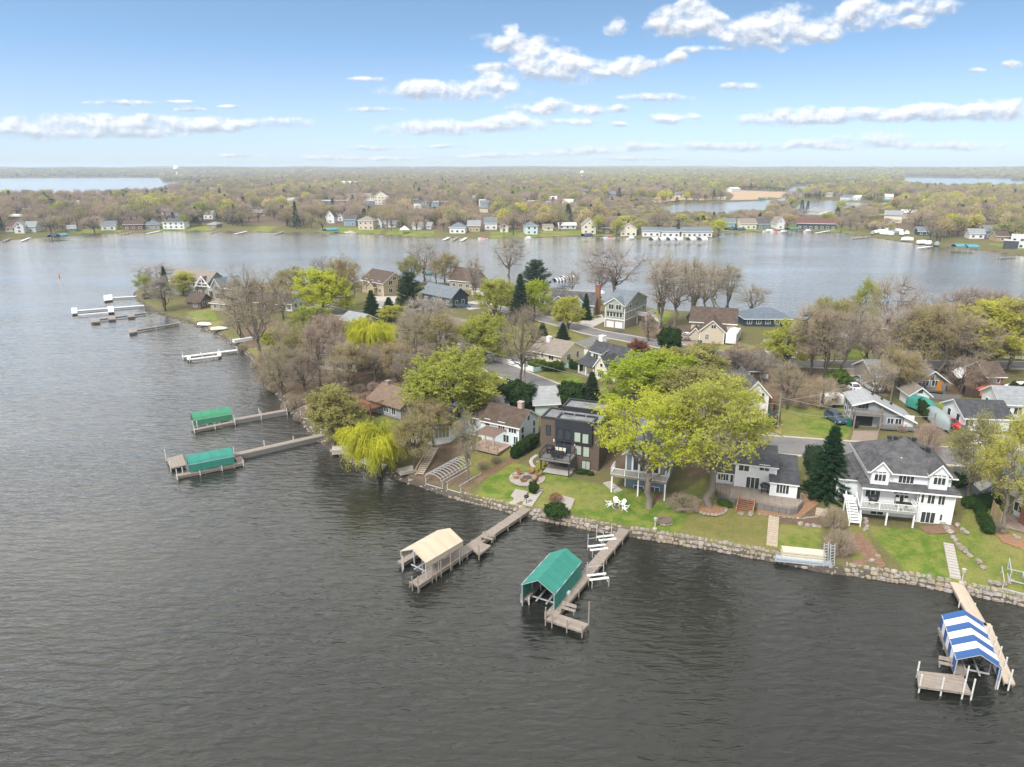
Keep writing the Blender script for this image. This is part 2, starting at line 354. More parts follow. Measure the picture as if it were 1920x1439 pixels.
cy.sample_clamp_direct = 6; cy.sample_clamp_indirect = 5; cy.caustics_reflective = False; cy.caustics_refractive = False; cy.use_denoising = True; cy.denoiser = 'OPENIMAGEDENOISE'
# ------------------------------------------------------------------ air
def haze_box():
    mb = MB().box(-9500, 9500, -300, 9900, -4.0, 62.0)
    m = bpy.data.materials.new('haze'); m.use_nodes = True; N = m.node_tree.nodes; N.remove(N['Principled BSDF'])
    v = N.new('ShaderNodeVolumePrincipled'); v.inputs['Color'].default_value = (.68, .84, 1, 1); v.inputs['Density'].default_value = HAZE
    v.inputs['Density Attribute'].default_value = ''; v.inputs['Anisotropy'].default_value = 0
    m.node_tree.links.new(v.outputs[0], N['Material Output'].inputs['Volume'])
    tag(mb.build('haze', m), kind='stuff')
HAZE = 1.4e-4
haze_box()
# ------------------------------------------------------------------ water
def water():
    m = bpy.data.materials.new('lake_water'); m.use_nodes = True; nt = m.node_tree; N = nt.nodes; L = nt.links
    N.remove(N['Principled BSDF']); dif = N.new('ShaderNodeBsdfDiffuse'); dif.inputs[0].default_value = (.016, .017, .014, 1); glo = N.new('ShaderNodeBsdfGlossy'); glo.inputs['Roughness'].default_value = .15; glo.inputs[0].default_value = (1., .965, .925, 1)
    fr = N.new('ShaderNodeFresnel'); fr.inputs[0].default_value = 1.45
    tc = N.new('ShaderNodeTexCoord')
    def noise(sx, sy, rot, det, ro, dist=0.):
        mp = N.new('ShaderNodeMapping'); mp.inputs['Scale'].default_value = (sx, sy, 1); mp.inputs['Rotation'].default_value = (0, 0, R(rot)); L.new(tc.outputs['Object'], mp.inputs[0])
        n = N.new('ShaderNodeTexNoise'); n.inputs['Scale'].default_value = 1; n.inputs['Detail'].default_value = det; n.inputs['Roughness'].default_value = ro; n.inputs['Distortion'].default_value = dist
        L.new(mp.outputs[0], n.inputs['Vector']); return n.outputs['Fac']
    w1 = noise(.42, 1.25, 12, 3, .5, .35); w2 = noise(.13, .34, -14, 3, .5); g = noise(.010, .022, 20, 3, .55)
    def M(op, a, b_, c=None):
        n = N.new('ShaderNodeMath'); n.operation = op
        for i, x in enumerate((a, b_, c)):
            if x is None: continue
            if isinstance(x, (int, float)): n.inputs[i].default_value = x
            else: L.new(x, n.inputs[i])
        return n.outputs[0]
    amp = N.new('ShaderNodeMapRange'); amp.inputs[1].default_value = .3; amp.inputs[2].default_value = .7; amp.inputs[3].default_value = .35; amp.inputs[4].default_value = 1.3; L.new(g, amp.inputs[0])
    h = M('MULTIPLY', M('MULTIPLY_ADD', w2, .9, w1), amp.outputs[0])
    bp = N.new('ShaderNodeBump'); bp.inputs['Strength'].default_value = 1; bp.inputs['Distance'].default_value = WAVE; L.new(h, bp.inputs['Height']); L.new(bp.outputs[0], glo.inputs['Normal']); L.new(bp.outputs[0], dif.inputs['Normal'])
    b3 = N.new('ShaderNodeBump'); b3.inputs['Strength'].default_value = 1; b3.inputs['Distance'].default_value = WAVE * .85; L.new(h, b3.inputs['Height']); L.new(b3.outputs[0], fr.inputs['Normal'])
    fac = M('MINIMUM', M('MULTIPLY', M('POWER', fr.outputs[0], 1.15), 2.05), .95); mx = N.new('ShaderNodeMixShader'); L.new(fac, mx.inputs[0]); L.new(dif.outputs[0], mx.inputs[1]); L.new(glo.outputs[0], mx.inputs[2]); L.new(mx.outputs[0], N['Material Output'].inputs[0])
    mb = MB(); mb.add([(-9300, -250, 0), (9300, -250, 0), (9300, 9600, 0), (-9300, 9600, 0)], [(0, 1, 2, 3)])
    tag(mb.build('lake_water', m), kind='structure')
WAVE = .30
water()
# ------------------------------------------------------------------ ground
def poly_px(pts, z=1.6, land=True):
    return np.array([tuple(G(*p))[:2] if land else P(*p, z) for p in pts])
LUSH = [  # mown green lawns
 [(905,905),(960,868),(1010,880),(1110,905),(1160,915),(1260,935),(1310,905),(1330,880),(1300,960),(1270,1000),(1180,985),(1060,962),(990,945),(900,930)],
 [(1590,925),(1625,985),(1790,1000),(1830,930),(1920,960),(1920,1130),(1780,1098),(1700,1080),(1640,1010)],
 [(1455,985),(1540,985),(1535,1045),(1455,1030)],
 [(600,790),(640,775),(700,775),(755,790),(752,815),(690,830),(640,828)],
 [(1000,700),(1050,697),(1100,712),(1060,728)],[(1115,728),(1140,722),(1130,740)],
 [(1463,760),(1600,765),(1590,828),(1463,822)],[(1740,755),(1880,760),(1790,790),(1750,780)],
 [(350,585),(400,578),(408,600),(365,603)],[(380,605),(420,600),(415,618),(390,618)],
 [(640,575),(690,572),(680,590),(640,584)],[(1010,735),(1030,728),(1060,745),(1040,750)],
 [(1220,578),(1260,585),(1250,610),(1225,605)],[(1365,640),(1420,650),(1400,660),(1340,655)],
 [(1750,830),(1845,840),(1790,850),(1740,846)],[(1590,655),(1640,660),(1620,680),(1590,676)],
 [(1115,590),(1122,605),(1100,615),(1080,608)],[(420,700),(500,690),(540,705),(520,716)]]
DRY = [  # thin, yellowish spring grass
 [(1270,1000),(1330,905),(1400,955),(1455,970),(1455,1035),(1400,1030),(1300,1015)],
 [(960,610),(1030,605),(1110,640),(1060,650),(985,640)],[(430,660),(520,650),(560,690),(480,690)],
 [(890,930),(905,910),(990,940),(960,950)],[(880,800),(990,850),(930,900),(860,880)],[(1590,960),(1625,990),(1640,1040),(1600,1060)],
 [(1540,930),(1600,930),(1600,990),(1550,985)],[(1800,1060),(1920,1080),(1920,1130),(1790,1098)],[(1820,600),(1990,600),(1990,670),(1820,668)]]
BARE = [  # brown leaf litter and bare soil
 [(480,690),(640,640),(900,640),(900,690),(800,720),(690,730),(560,800),(530,760)],[(440,610),(520,600),(520,680),(470,672)],
 [(760,880),(800,850),(870,860),(890,920),(800,905),(700,890)],[(1230,600),(1330,610),(1330,660),(1200,640)],[(1320,690),(1560,690),(1580,770),(1460,760)],
 [(1290,640),(1420,650),(1430,720),(1300,700)],[(1640,680),(1860,690),(1870,740),(1700,760)],[(1500,930),(1530,925),(1540,990),(1420,975),(1440,960)],[(1060,610),(1170,620),(1290,660),(1200,650)],
 [(690,720),(620,760),(690,775),(760,800),(790,860),(880,850),(900,800),(800,740)],[(1130,780),(1330,800),(1330,900),(1290,880),(1130,880)]]
def gridmesh(name, xs, ys, zf, keep, attrs, m):
    X, Y = np.meshgrid(xs, ys); xy = np.stack([X.ravel(), Y.ravel()], 1); Z = zf(xy)
    nx, ny = len(xs), len(ys); idx = np.arange(nx * ny).reshape(ny, nx)
    k = (Z > keep).reshape(ny, nx); kk = k[:-1, :-1] | k[1:, :-1] | k[:-1, 1:] | k[1:, 1:]
    F = np.stack([idx[:-1, :-1], idx[:-1, 1:], idx[1:, 1:], idx[1:, :-1]], -1)[kk]
    return finish(name, np.column_stack([xy, Z]), F, attrs, m)
def finish(name, V, F, attrs, m):
    used = np.unique(F); mp = np.zeros(len(V), int); mp[used] = np.arange(len(used)); V = V[used]; F = mp[F]
    me = bpy.data.meshes.new(name); me.from_pydata(V.tolist(), [], F.tolist()); me.materials.append(m)
    me.polygons.foreach_set('use_smooth', [True] * len(me.polygons))
    for an, fn in attrs.items():
        a = me.attributes.new(an, 'FLOAT', 'POINT'); a.data.foreach_set('value', fn(V[:, :2]).astype(np.float32))
    me.update(); return tag(link(name, me), kind='structure')
def ground_mat():
    m = bpy.data.materials.new('ground'); m.use_nodes = True; nt = m.node_tree; N = nt.nodes; L = nt.links
    b = N['Principled BSDF']; b.inputs['Roughness'].default_value = .95; b.inputs['Specular IOR Level'].default_value = .1
    tc = N.new('ShaderNodeTexCoord')
    def noise(s, det=5, ro=.6):
        n = N.new('ShaderNodeTexNoise'); n.inputs['Scale'].default_value = s; n.inputs['Detail'].default_value = det; n.inputs['Roughness'].default_value = ro; L.new(tc.outputs['Object'], n.inputs['Vector']); return n.outputs['Fac']
    def mr(x, a, b_, c=0., d=1.):
        n = N.new('ShaderNodeMapRange'); L.new(x, n.inputs[0]); n.inputs[1].default_value = a; n.inputs[2].default_value = b_; n.inputs[3].default_value = c; n.inputs[4].default_value = d; return n.outputs[0]
    def mix(f, a, b_):
        n = N.new('ShaderNodeMix'); n.data_type = 'RGBA'
        for i, x in ((0, f), (6, a), (7, b_)):
            if isinstance(x, tuple): n.inputs[i].default_value = (*x, 1)
            else: L.new(x, n.inputs[i])
        return n.outputs[2]
    def add(a, b_, k):
        n = N.new('ShaderNodeMath'); n.operation = 'MULTIPLY_ADD'; L.new(b_, n.inputs[0]); n.inputs[1].default_value = k; L.new(a, n.inputs[2]); return n.outputs[0]
    def attr(nm):
        n = N.new('ShaderNodeAttribute'); n.attribute_name = nm; return n.outputs['Fac']
    n1 = noise(.09, 4); n2 = noise(.6, 6); n3 = noise(4.0, 6, .7)
    base = mix(mr(n1, .35, .65), (.135, .125, .055), (.17, .135, .075))
    base = mix(mr(n2, .35, .7), base, (.12, .125, .04))
    lush = mix(mr(n2, .40, .60), (.085, .155, .02), (.19, .215, .045)); lush = mix(mr(n1, .42, .62, 0, .85), lush, (.24, .22, .075))
    dry = mix(mr(n2, .35, .65), (.22, .185, .07), (.15, .16, .045))
    bare = mix(mr(n2, .35, .65), (.135, .095, .068), (.19, .135, .09)); bare = mix(mr(n3, .45, .7), bare, (.10, .075, .055))
    def w(nm): return mr(add(attr(nm), n2, .5), .62, .88)
    c = mix(w('bare'), base, bare); c = mix(w('dry'), c, dry); c = mix(w('lush'), c, lush)
    c = mix(mr(n3, .52, .72, 0, .75), c, (.07, .065, .03)); c = mix(mr(n3, .42, .3, 0, .5), c, (.30, .25, .13))
    c = mix(mr(add(attr('strand'), n2, .5), .6, .9), c, mix(mr(n3, .35, .65), (.055, .048, .04), (.12, .10, .08)))  # gravel and soil at the waterline, darkened as painted shade between the wall rocks
    L.new(c, b.inputs['Base Color'])
    bp = N.new('ShaderNodeBump'); bp.inputs['Distance'].default_value = .12; L.new(n3, bp.inputs['Height']); L.new(bp.outputs[0], b.inputs['Normal'])
    return m
GROUND = ground_mat()
def zones(polys):
    ps = [poly_px(p) for p in polys]
    return lambda xy: np.clip(.5 + np.max([sdist(xy, p) for p in ps], 0) / 2.5, 0, 1)
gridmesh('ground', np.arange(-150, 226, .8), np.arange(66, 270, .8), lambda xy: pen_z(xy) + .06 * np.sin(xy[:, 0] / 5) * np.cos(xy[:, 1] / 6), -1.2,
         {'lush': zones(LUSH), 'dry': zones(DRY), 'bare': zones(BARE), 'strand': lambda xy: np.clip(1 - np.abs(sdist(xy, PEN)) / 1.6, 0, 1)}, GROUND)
def far_land():
    ang = np.radians(np.arange(-50, 50.01, .22)); rr = [360.]
    while rr[-1] < 9400: rr.append(rr[-1] * 1.011 + .4)
    A, Rr = np.meshgrid(ang, np.array(rr)); xy = np.stack([(Rr * np.sin(A)).ravel(), (Rr * np.cos(A)).ravel()], 1)
    Z = main_z(xy); ny, nx = A.shape; idx = np.arange(nx * ny).reshape(ny, nx); k = (Z > -1.2).reshape(ny, nx)
    kk = k[:-1, :-1] | k[1:, :-1] | k[:-1, 1:] | k[1:, 1:]
    F = np.stack([idx[:-1, :-1], idx[:-1, 1:], idx[1:, 1:], idx[1:, :-1]], -1)[kk]
    def shoregrass(q):
        s = sdist(q, MAINP); n = np.sin(q[:, 0] / 23) + np.sin(q[:, 0] / 9.5 + 2)
        return np.clip((n > -.2) * np.clip(s / 4, 0, 1) * np.clip((26 - s) / 8, 0, 1), 0, 1)
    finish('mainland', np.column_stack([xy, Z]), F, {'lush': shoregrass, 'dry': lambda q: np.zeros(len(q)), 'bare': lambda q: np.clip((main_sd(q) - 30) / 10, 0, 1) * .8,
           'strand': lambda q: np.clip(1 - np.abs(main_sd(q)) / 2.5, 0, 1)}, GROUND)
far_land()
# ------------------------------------------------------------------ trees
BARK = mat('bark', (.11, .09, .072), .95, (.06, .05, .042), 2.5)
BARKL = mat('bark_light', (.24, .21, .175), .95, (.14, .12, .10), 2.5)
LEAF = {k: leafmat('leaf_' + k, a, b, t) for k, a, b, t in (
 ('lime', (.60, .64, .085), (.40, .47, .05), .5), ('yellowgreen', (.56, .57, .13), (.37, .39, .08), .5), ('olive', (.47, .43, .16), (.33, .30, .11), .4),
 ('pale', (.40, .38, .15), (.30, .28, .11), .4), ('willow', (.74, .70, .085), (.54, .53, .06), .5), ('bud', (.42, .36, .18), (.31, .26, .13), .35), ('rust', (.28, .10, .065), (.20, .085, .055), .3),
 ('green', (.10, .16, .03), (.065, .11, .022), .3), ('pinkbud', (.26, .165, .13), (.19, .13, .10), .35))}
TWIG = {k: leafmat('twig_' + k, a, b, .12, .18) for k, a, b in (
 ('brown', (.37, .305, .24), (.275, .225, .175)), ('grey', (.43, .385, .33), (.33, .29, .25)), ('tan', (.43, .355, .25), (.32, .265, .19)), ('pink', (.39, .30, .25), (.29, .22, .185)), ('olive', (.35, .31, .17), (.26, .22, .12)), ('red', (.27, .11, .085), (.2, .09, .07)))}
NEEDLE = {k: leafmat('needle_' + k, a, b, .12) for k, a, b in (('spruce', (.040, .082, .030), (.024, .052, .024)), ('pine', (.055, .085, .042), (.034, .058, .032)), ('cedar', (.040, .075, .02), (.026, .052, .016)), ('hedge', (.045, .085, .02), (.028, .055, .016)))}
class Tree:
    """Grows one tree as two meshes: trunk with limbs, and crown of twigs and leaves."""
    def __init__(s, seed): s.r = np.random.default_rng(seed); s.tv = []; s.tf = []; s.n = 0; s.cv = []; s.cf = []; s.cm = []; s.cn = 0
    def tube(s, pts, rad, n=5):
        pts = np.asarray(pts); k = len(pts); d = np.gradient(pts, axis=0); d /= np.linalg.norm(d, axis=1)[:, None] + 1e-9
        a = np.cross(d, [.31, .12, .94]); a /= np.linalg.norm(a, axis=1)[:, None] + 1e-9; b = np.cross(d, a)
        th = np.arange(n) * 2 * np.pi / n
        ring = pts[:, None] + np.asarray(rad)[:, None, None] * (np.cos(th)[None, :, None] * a[:, None] + np.sin(th)[None, :, None] * b[:, None])
        i = np.arange(n); j = (i + 1) % n
        for q in range(k - 1): s.tf += np.stack([s.n + q * n + i, s.n + q * n + j, s.n + (q + 1) * n + j, s.n + (q + 1) * n + i], 1).tolist()
        s.tv.append(ring.reshape(-1, 3)); s.n += k * n
    def limb(s, p0, p1, r0, r1, lift=.25, wob=.06, n=5, seg=7):
        p0 = np.asarray(p0, float); p1 = np.asarray(p1, float); L = np.linalg.norm(p1 - p0)
        c = (p0 * .5 + p1 * .5) + np.array([0, 0, -lift * L * .35]); c[:2] = p0[:2] * .35 + p1[:2] * .65 if lift > 0 else c[:2]
        t = np.linspace(0, 1, seg)[:, None]
        pts = (1 - t) ** 2 * p0 + 2 * t * (1 - t) * c + t * t * p1
        pts[1:-1] += s.r.normal(0, wob * L / 2, (seg - 2, 3))
        s.tube(pts, np.linspace(r0, r1, seg), n); return pts
    def ribbons(s, p, d, L, w, m=0):
        k = len(p); side = np.cross(d, s.r.normal(size=(k, 3))); side /= np.linalg.norm(side, axis=1)[:, None] + 1e-9
        w = np.broadcast_to(w, (k,))[:, None] * .5; L = np.broadcast_to(L, (k,))[:, None]
        V = np.stack([p - side * w, p + side * w, p + d * L], 1).reshape(-1, 3)
        s.cf.append((np.arange(3 * k).reshape(-1, 3) + s.cn)); s.cm.append(np.full(k, m)); s.cv.append(V); s.cn += 3 * k
    def leaves(s, p, size, m=1, flat=None):
        k = len(p); a = s.r.normal(size=(k, 3))
        if flat is not None: a = a * .5 + flat
        a /= np.linalg.norm(a, axis=1)[:, None] + 1e-9; b = np.cross(a, s.r.normal(size=(k, 3))); b /= np.linalg.norm(b, axis=1)[:, None] + 1e-9
        sz = (size * s.r.uniform(.6, 1.25, k))[:, None]; c = np.cross(a, b)
        V = np.stack([p - b * sz, p - c * sz * .62, p + b * sz, p + c * sz * .62], 1).reshape(-1, 3)
        s.cf.append(np.arange(4 * k).reshape(-1, 4) + s.cn); s.cm.append(np.full(k, m)); s.cv.append(V); s.cn += 4 * k
    def meshes(s, name, mats):
        out = []
        if s.tv:
            me = bpy.data.meshes.new(name + '_trunk'); me.from_pydata(np.concatenate(s.tv).tolist(), [], s.tf); me.materials.append(mats[0])
            me.polygons.foreach_set('use_smooth', [True] * len(me.polygons)); out.append(me)
        else: out.append(None)
        me = bpy.data.meshes.new(name + '_crown'); F = [f for a in s.cf for f in a.tolist()]
        me.from_pydata(np.concatenate(s.cv).tolist(), [], F); me.materials.append(mats[1]); me.materials.append(mats[2])
        me.polygons.foreach_set('material_index', np.concatenate(s.cm).astype(np.int32)); out.append(me)
        for q in out:
            if q: q.update()
        return out
def unit(v): return v / (np.linalg.norm(v, axis=-1, keepdims=True) + 1e-9)
def broadleaf(name, seed, H=14, Rr=5.5, zb=4, r0=.3, nl=7, nc=80, rc=1.1, nt=12, tl=1.3, sub=5, lf=0, ls=.14, vase=0., fork=.35, tw=.03, inner=.42, mats=None, stems=1):
    T = Tree(seed); r = T.r; zc = (zb + H) / 2; hz = (H - zb) / 2
    ph = r.uniform(0, 6.28, 6)
    def env(d):                                                    # uneven crown outline
        az = np.arctan2(d[:, 1], d[:, 0]); return .86 + .13 * np.sin(2 * az + ph[0]) + .10 * np.sin(3 * az + ph[1] + 3 * d[:, 2]) + .09 * np.sin(5 * d[:, 2] + ph[2] + az)
    lean = r.normal(0, .05, 2) * H
    base = []
    for q in range(stems):
        o = np.array([0., 0, -.4]) + (np.append(r.normal(0, .5, 2), 0) if stems > 1 else 0)
        top = np.array([*(lean + (r.normal(0, Rr * .35, 2) if stems > 1 else 0)), zb + (H - zb) * (fork + .25)])
        base.append(T.limb(o, top, r0 / stems ** .5, r0 * .35, 0, .035, 8, 9))
    bp = np.concatenate(base); samples = [bp[len(bp) // 3:]]; srad = [np.full(len(bp) - len(bp) // 3, r0 * .3)]
    for i in range(nl):
        az = 6.283 * (i + r.uniform(-.3, .3)) / nl; el = r.uniform(.05, 1.1) + vase * .35
        d = np.array([[math.cos(az) * math.cos(el), math.sin(az) * math.cos(el), math.sin(el)]]); e = env(d)[0] * r.uniform(.6, .82)
        tip = np.array([d[0, 0] * Rr * e, d[0, 1] * Rr * e, zc - hz * .1 + d[0, 2] * hz * e])
        tr = base[i % stems]; hh = zb * r.uniform(.75, 1.0) + (H - zb) * r.uniform(0, fork) * (.4 + .6 * (el / 1.3)); st = tr[np.argmin(abs(tr[:, 2] - hh))]
        pts = T.limb(st, tip, r0 * .48, r0 * .1, .5 - vase * .5, .07, 6, 8); samples.append(pts[2:]); srad.append(np.linspace(r0 * .35, r0 * .1, 6))
    S = np.concatenate(samples)
    d = unit(r.normal(size=(nc, 3))); d[:, 2] = np.where(d[:, 2] < -.8, -d[:, 2], d[:, 2]); rr = (r.uniform(inner ** 3, 1, nc)) ** (1 / 3)
    e = env(d) * rr; zz = d[:, 2] * hz * e
    wid = Rr * e * (1 + vase * .55 * zz / hz)
    C = np.stack([d[:, 0] * wid + lean[0] * .6, d[:, 1] * wid + lean[1] * .6, zc + zz], 1)
    P0, D0, M0 = [], [], []
    for c in C:
        dist = np.linalg.norm(S - c, axis=1) + np.where(S[:, 2] > c[2] + .3, 3., 0); st = S[np.argmin(dist)]
        pts = T.limb(st, c, .03 + r0 * .14, .018, .3, .07, 4, 5)
        ax = unit(pts[-1] - pts[-3]); t = r.uniform(0, 1, nt)[:, None]
        p = pts[2] * (1 - t) + c * t + r.normal(0, rc * .22, (nt, 3))
        rad = unit(c - np.array([lean[0] * .6, lean[1] * .6, zc - hz * .35]))
        dd = unit(ax * .55 + rad * .5 + np.array([0, 0, .25]) + r.normal(0, .62, (nt, 3)))
        P0.append(p); D0.append(dd); M0.append(np.full(nt, rc))
    p = np.concatenate(P0); d = np.concatenate(D0); L = tl * r.uniform(.6, 1.25, len(p))
    T.ribbons(p, d, L, tw)
    lp = []
    for q in range(sub):
        t = r.uniform(.15, .95, len(p))[:, None]; sp = p + d * L[:, None] * t; sd = unit(d * .8 + r.normal(0, .6, d.shape) + [0, 0, .1]); sl = L * r.uniform(.3, .6, len(p))
        T.ribbons(sp, sd, sl, tw * .6); lp.append((sp, sd, sl))
    if lf:
        for sp, sd, sl in lp:
            for q in range(lf):
                t = (sl * r.uniform(.2, 1.1, len(sp)))[:, None]; T.leaves(sp + sd * t + r.normal(0, .07, sp.shape), ls)
    return T.meshes(name, mats or (BARK, TWIG['brown'], LEAF['lime']))
def conifer(name, seed, H=14, Rr=3.2, zb=.4, mats=None, pine=False):
    T = Tree(seed); r = T.r; T.tube([(0, 0, -.3), (.05, 0, H * .5), (0, .04, H * .99)], [H * .018, H * .011, .02], 7)
    lv = 30 if not pine else 15; P_, D_, Q = [], [], []
    for i in range(lv):
        f = (i + r.uniform(-.3, .3)) / lv; z = zb + (H - zb) * f
        prof = (1 - f) ** .85 if not pine else math.sin(min(1, (1 - f) * 1.25 + .12) * math.pi * .62) * (.75 + .4 * r.random())
        L = Rr * max(prof, .04); k = 11 if not pine else 7
        for j in range(k):
            az = 6.283 * (j + r.uniform(-.35, .35)) / k + i; l = L * r.uniform(.72, 1.12); up = .28 * f - .22 if not pine else .12
            d = np.array([math.cos(az), math.sin(az), up]); nseg = max(4, int(l * 7)); t = np.linspace(.12, 1, nseg)[:, None]
            ctr = np.array([0, 0, z]) + d * l * t + np.array([0, 0, .14]) * l * t * t
            if pine: T.tube([(0, 0, z - .1), tuple(ctr[-1])], [.07, .02], 4)
            P_.append(ctr); D_.append(np.repeat(d[None], nseg, 0))
    p = np.concatenate(P_); d = unit(np.concatenate(D_))
    for q in range(7 if not pine else 9):
        sd = unit(d * .75 + r.normal(0, .55, d.shape) * (1, 1, .6 if not pine else 1) + [0, 0, -.12 if not pine else .2])
        T.ribbons(p + r.normal(0, .07 if not pine else .22, p.shape), sd, r.uniform(.3, .62, len(p)), .15 if not pine else .13, 1)
    return T.meshes(name, mats)
def dense(name, seed, Rr=3., H=5.5, n=9000, ls=.13, mats=None, twiggy=False, lob=.14):
    """Close evergreen or twiggy bush: leaf-sized faces through the outer third of a lumpy dome."""
    T = Tree(seed); r = T.r; d = unit(r.normal(size=(n, 3))); ph = r.uniform(0, 6.28, 8); az = np.arctan2(d[:, 1], d[:, 0])
    e = .84 + lob * np.sin(3 * az + ph[0] + 4 * d[:, 2]) * .7 + lob * .6 * np.sin(7 * az + ph[1] - 6 * d[:, 2]) + lob * .5 * np.sin(11 * d[:, 2] + ph[2])
    rr = e * r.uniform(.5, 1, n) ** .45; z = (d[:, 2] * .5 + .5); wd = Rr * np.sqrt(np.clip(1 - (d[:, 2]) ** 2 * .9, 0, 1)) / np.maximum(np.linalg.norm(d[:, :2], axis=1), 1e-6)
    p = np.stack([d[:, 0] * Rr * rr, d[:, 1] * Rr * rr, H * (.48 + .52 * d[:, 2] * rr)], 1); p[:, 2] = np.maximum(p[:, 2], .05)
    T.tube([(0, 0, -.2), (0, 0, H * .6)], [.14, .06], 6)
    if twiggy:
        for i in range(26):
            q = p[r.integers(n)] * .8; T.limb((r.normal(0, .1), r.normal(0, .1), -.1), q, .03, .012, .2, .05, 4, 5)
        T.ribbons(p, unit(d * .7 + r.normal(0, .5, d.shape) + [0, 0, .25]), r.uniform(.25, .6, n) * Rr * .4, .02, 0)
    else: T.leaves(p, ls, 1, d * .8)
    return T.meshes(name, mats)
def weeping(name, seed, H=9., Rr=4.2, mats=None, n=1500, ns=30):
    T = Tree(seed); r = T.r; T.limb((0, 0, -.3), (-.3, .1, H * .5), .34, .2, 0, .04, 8, 6); tips = []
    for i in range(16):
        az = 6.283 * i / 16 + r.uniform(-.3, .3); l = Rr * r.uniform(.35, .92); tip = (math.cos(az) * l - .3, math.sin(az) * l, H * r.uniform(.72, .97)); tips.append(T.limb((-.3 * r.random(), 0, H * r.uniform(.25, .5)), tip, .13, .03, -.3, .06, 5, 7)[3:])
    S = np.concatenate(tips); k = r.integers(len(S), size=n); p = S[k] + r.normal(0, .5, (n, 3)) * (1, 1, .35)
    out = unit(np.stack([p[:, 0], p[:, 1], np.zeros(n)], 1)); L = r.uniform(.18, 1., n) * np.minimum(H * .62, p[:, 2] * .85) * (.65 + .35 * np.sin(np.arctan2(p[:, 1], p[:, 0]) * 5 + p[:, 2]))
    for q in range(ns):
        t = (q + r.uniform(0, 1, n)) / ns; pos = p + out * (np.sin(np.minimum(t * 2.2, 1.57)) * .9)[:, None] * r.uniform(.5, 1.2, n)[:, None]; pos[:, 2] -= L * t ** 1.15
        pos += r.normal(0, .05, pos.shape); d = unit(np.stack([out[:, 0] * .3, out[:, 1] * .3, -np.ones(n)], 1) + r.normal(0, .22, (n, 3)))
        T.ribbons(pos, d, .42, .062, 1)
    return T.meshes(name, mats)
PROTO = {}
def proto(k, me, H, Rr):
    v = np.array([q.co for q in me[1].vertices]); c = np.median(v[:, :2], 0)
    PROTO[k] = (me, float(np.percentile(v[:, 2], 99.7)), float(np.percentile(np.linalg.norm(v[:, :2] - c, axis=1), 95 if k not in ('spruce', 'pine') else 93)))
tb, tg = TWIG['brown'], TWIG['tan']
proto('bareA', broadleaf('bare_a', 1, 14, 5.5, 2.6, .30, 8, 120, 1.1, 15, 1.35, 7, 0, tw=.036, mats=(BARK, tb, tb)), 14, 5.5)
proto('bareB', broadleaf('bare_b', 2, 14, 5.0, 2.2, .26, 7, 110, 1.1, 15, 1.5, 7, 0, tw=.036, mats=(BARK, tb, tb), stems=3), 14, 5.0)
proto('bareC', broadleaf('bare_c', 3, 15, 5.5, 3.4, .34, 9, 115, 1.1, 13, 1.4, 6, 0, vase=.4, tw=.034, mats=(BARKL, tb, tb)), 15, 5.5)
proto('tallA', broadleaf('tall_a', 4, 20, 7.2, 5.0, .42, 10, 150, 1.3, 11, 1.6, 6, 0, vase=.6, fork=.15, tw=.036, mats=(BARKL, TWIG['tan'], tb)), 20, 7.2)
proto('tallB', broadleaf('tall_b', 5, 20, 5.0, 4.0, .40, 8, 125, 1.2, 11, 1.7, 6, 0, vase=.7, fork=.2, tw=.036, mats=(BARKL, TWIG['tan'], tb), stems=2), 20, 5.0)
proto('leafA', broadleaf('leaf_a', 6, 14, 6.0, 1.0, .32, 8, 135, 1.2, 11, 1.25, 4, 9, .12, tw=.022, mats=(BARK, TWIG['olive'], LEAF['lime'])), 14, 6.0)
proto('leafB', broadleaf('leaf_b', 7, 14, 6.0, 1.2, .34, 9, 140, 1.2, 10, 1.3, 4, 8, .12, tw=.026, mats=(BARK, TWIG['olive'], LEAF['yellowgreen'])), 14, 6.0)
proto('leafC', broadleaf('leaf_c', 8, 12, 4.5, .9, .26, 7, 100, 1.0, 11, 1.1, 4, 9, .115, tw=.022, mats=(BARK, TWIG['olive'], LEAF['lime']), stems=2), 12, 4.5)
proto('budA', broadleaf('bud_a', 9, 14, 5.5, 3.0, .30, 8, 110, 1.1, 12, 1.35, 6, 3, .10, tw=.032, mats=(BARK, TWIG['olive'], LEAF['olive'])), 14, 5.5)
proto('budB', broadleaf('bud_b', 10, 15, 5.0, 3.2, .30, 7, 95, 1.2, 12, 1.45, 5, 3, .11, vase=.4, tw=.032, mats=(BARKL, TWIG['tan'], LEAF['pale'])), 15, 5.0)
proto('high', broadleaf('high_crown', 11, 16, 6.4, 5.4, .42, 11, 100, 1.1, 11, 1.35, 4, 5, .115, vase=.2, fork=.2, tw=.026, mats=(BARKL, TWIG['olive'], LEAF['yellowgreen'])), 16, 6.4)
proto('willow', weeping('weeping', 12, mats=(BARK, TWIG['olive'], LEAF['willow'])), 9., 4.4)
proto('spruce', conifer('spruce', 13, 14, 3.4, .3, (BARK, NEEDLE['spruce'], NEEDLE['spruce'])), 14, 3.4)
proto('pine', conifer('pine', 14, 14, 4.2, 2.0, (BARK, NEEDLE['pine'], NEEDLE['pine']), True), 14, 4.4)
proto('cedar', dense('cedar', 15, 3.2, 5.6, 14000, .15, (BARK, NEEDLE['cedar'], NEEDLE['cedar'])), 5.6, 3.1)
proto('bush', dense('bush', 16, 1.3, 1.5, 3600, .09, (BARK, NEEDLE['hedge'], NEEDLE['hedge']), lob=.18), 1.5, 1.2)
proto('shrub', dense('twig_shrub', 17, 1.5, 2.0, 4200, .1, (BARK, TWIG['brown'], TWIG['brown']), True), 2.3, 1.7)
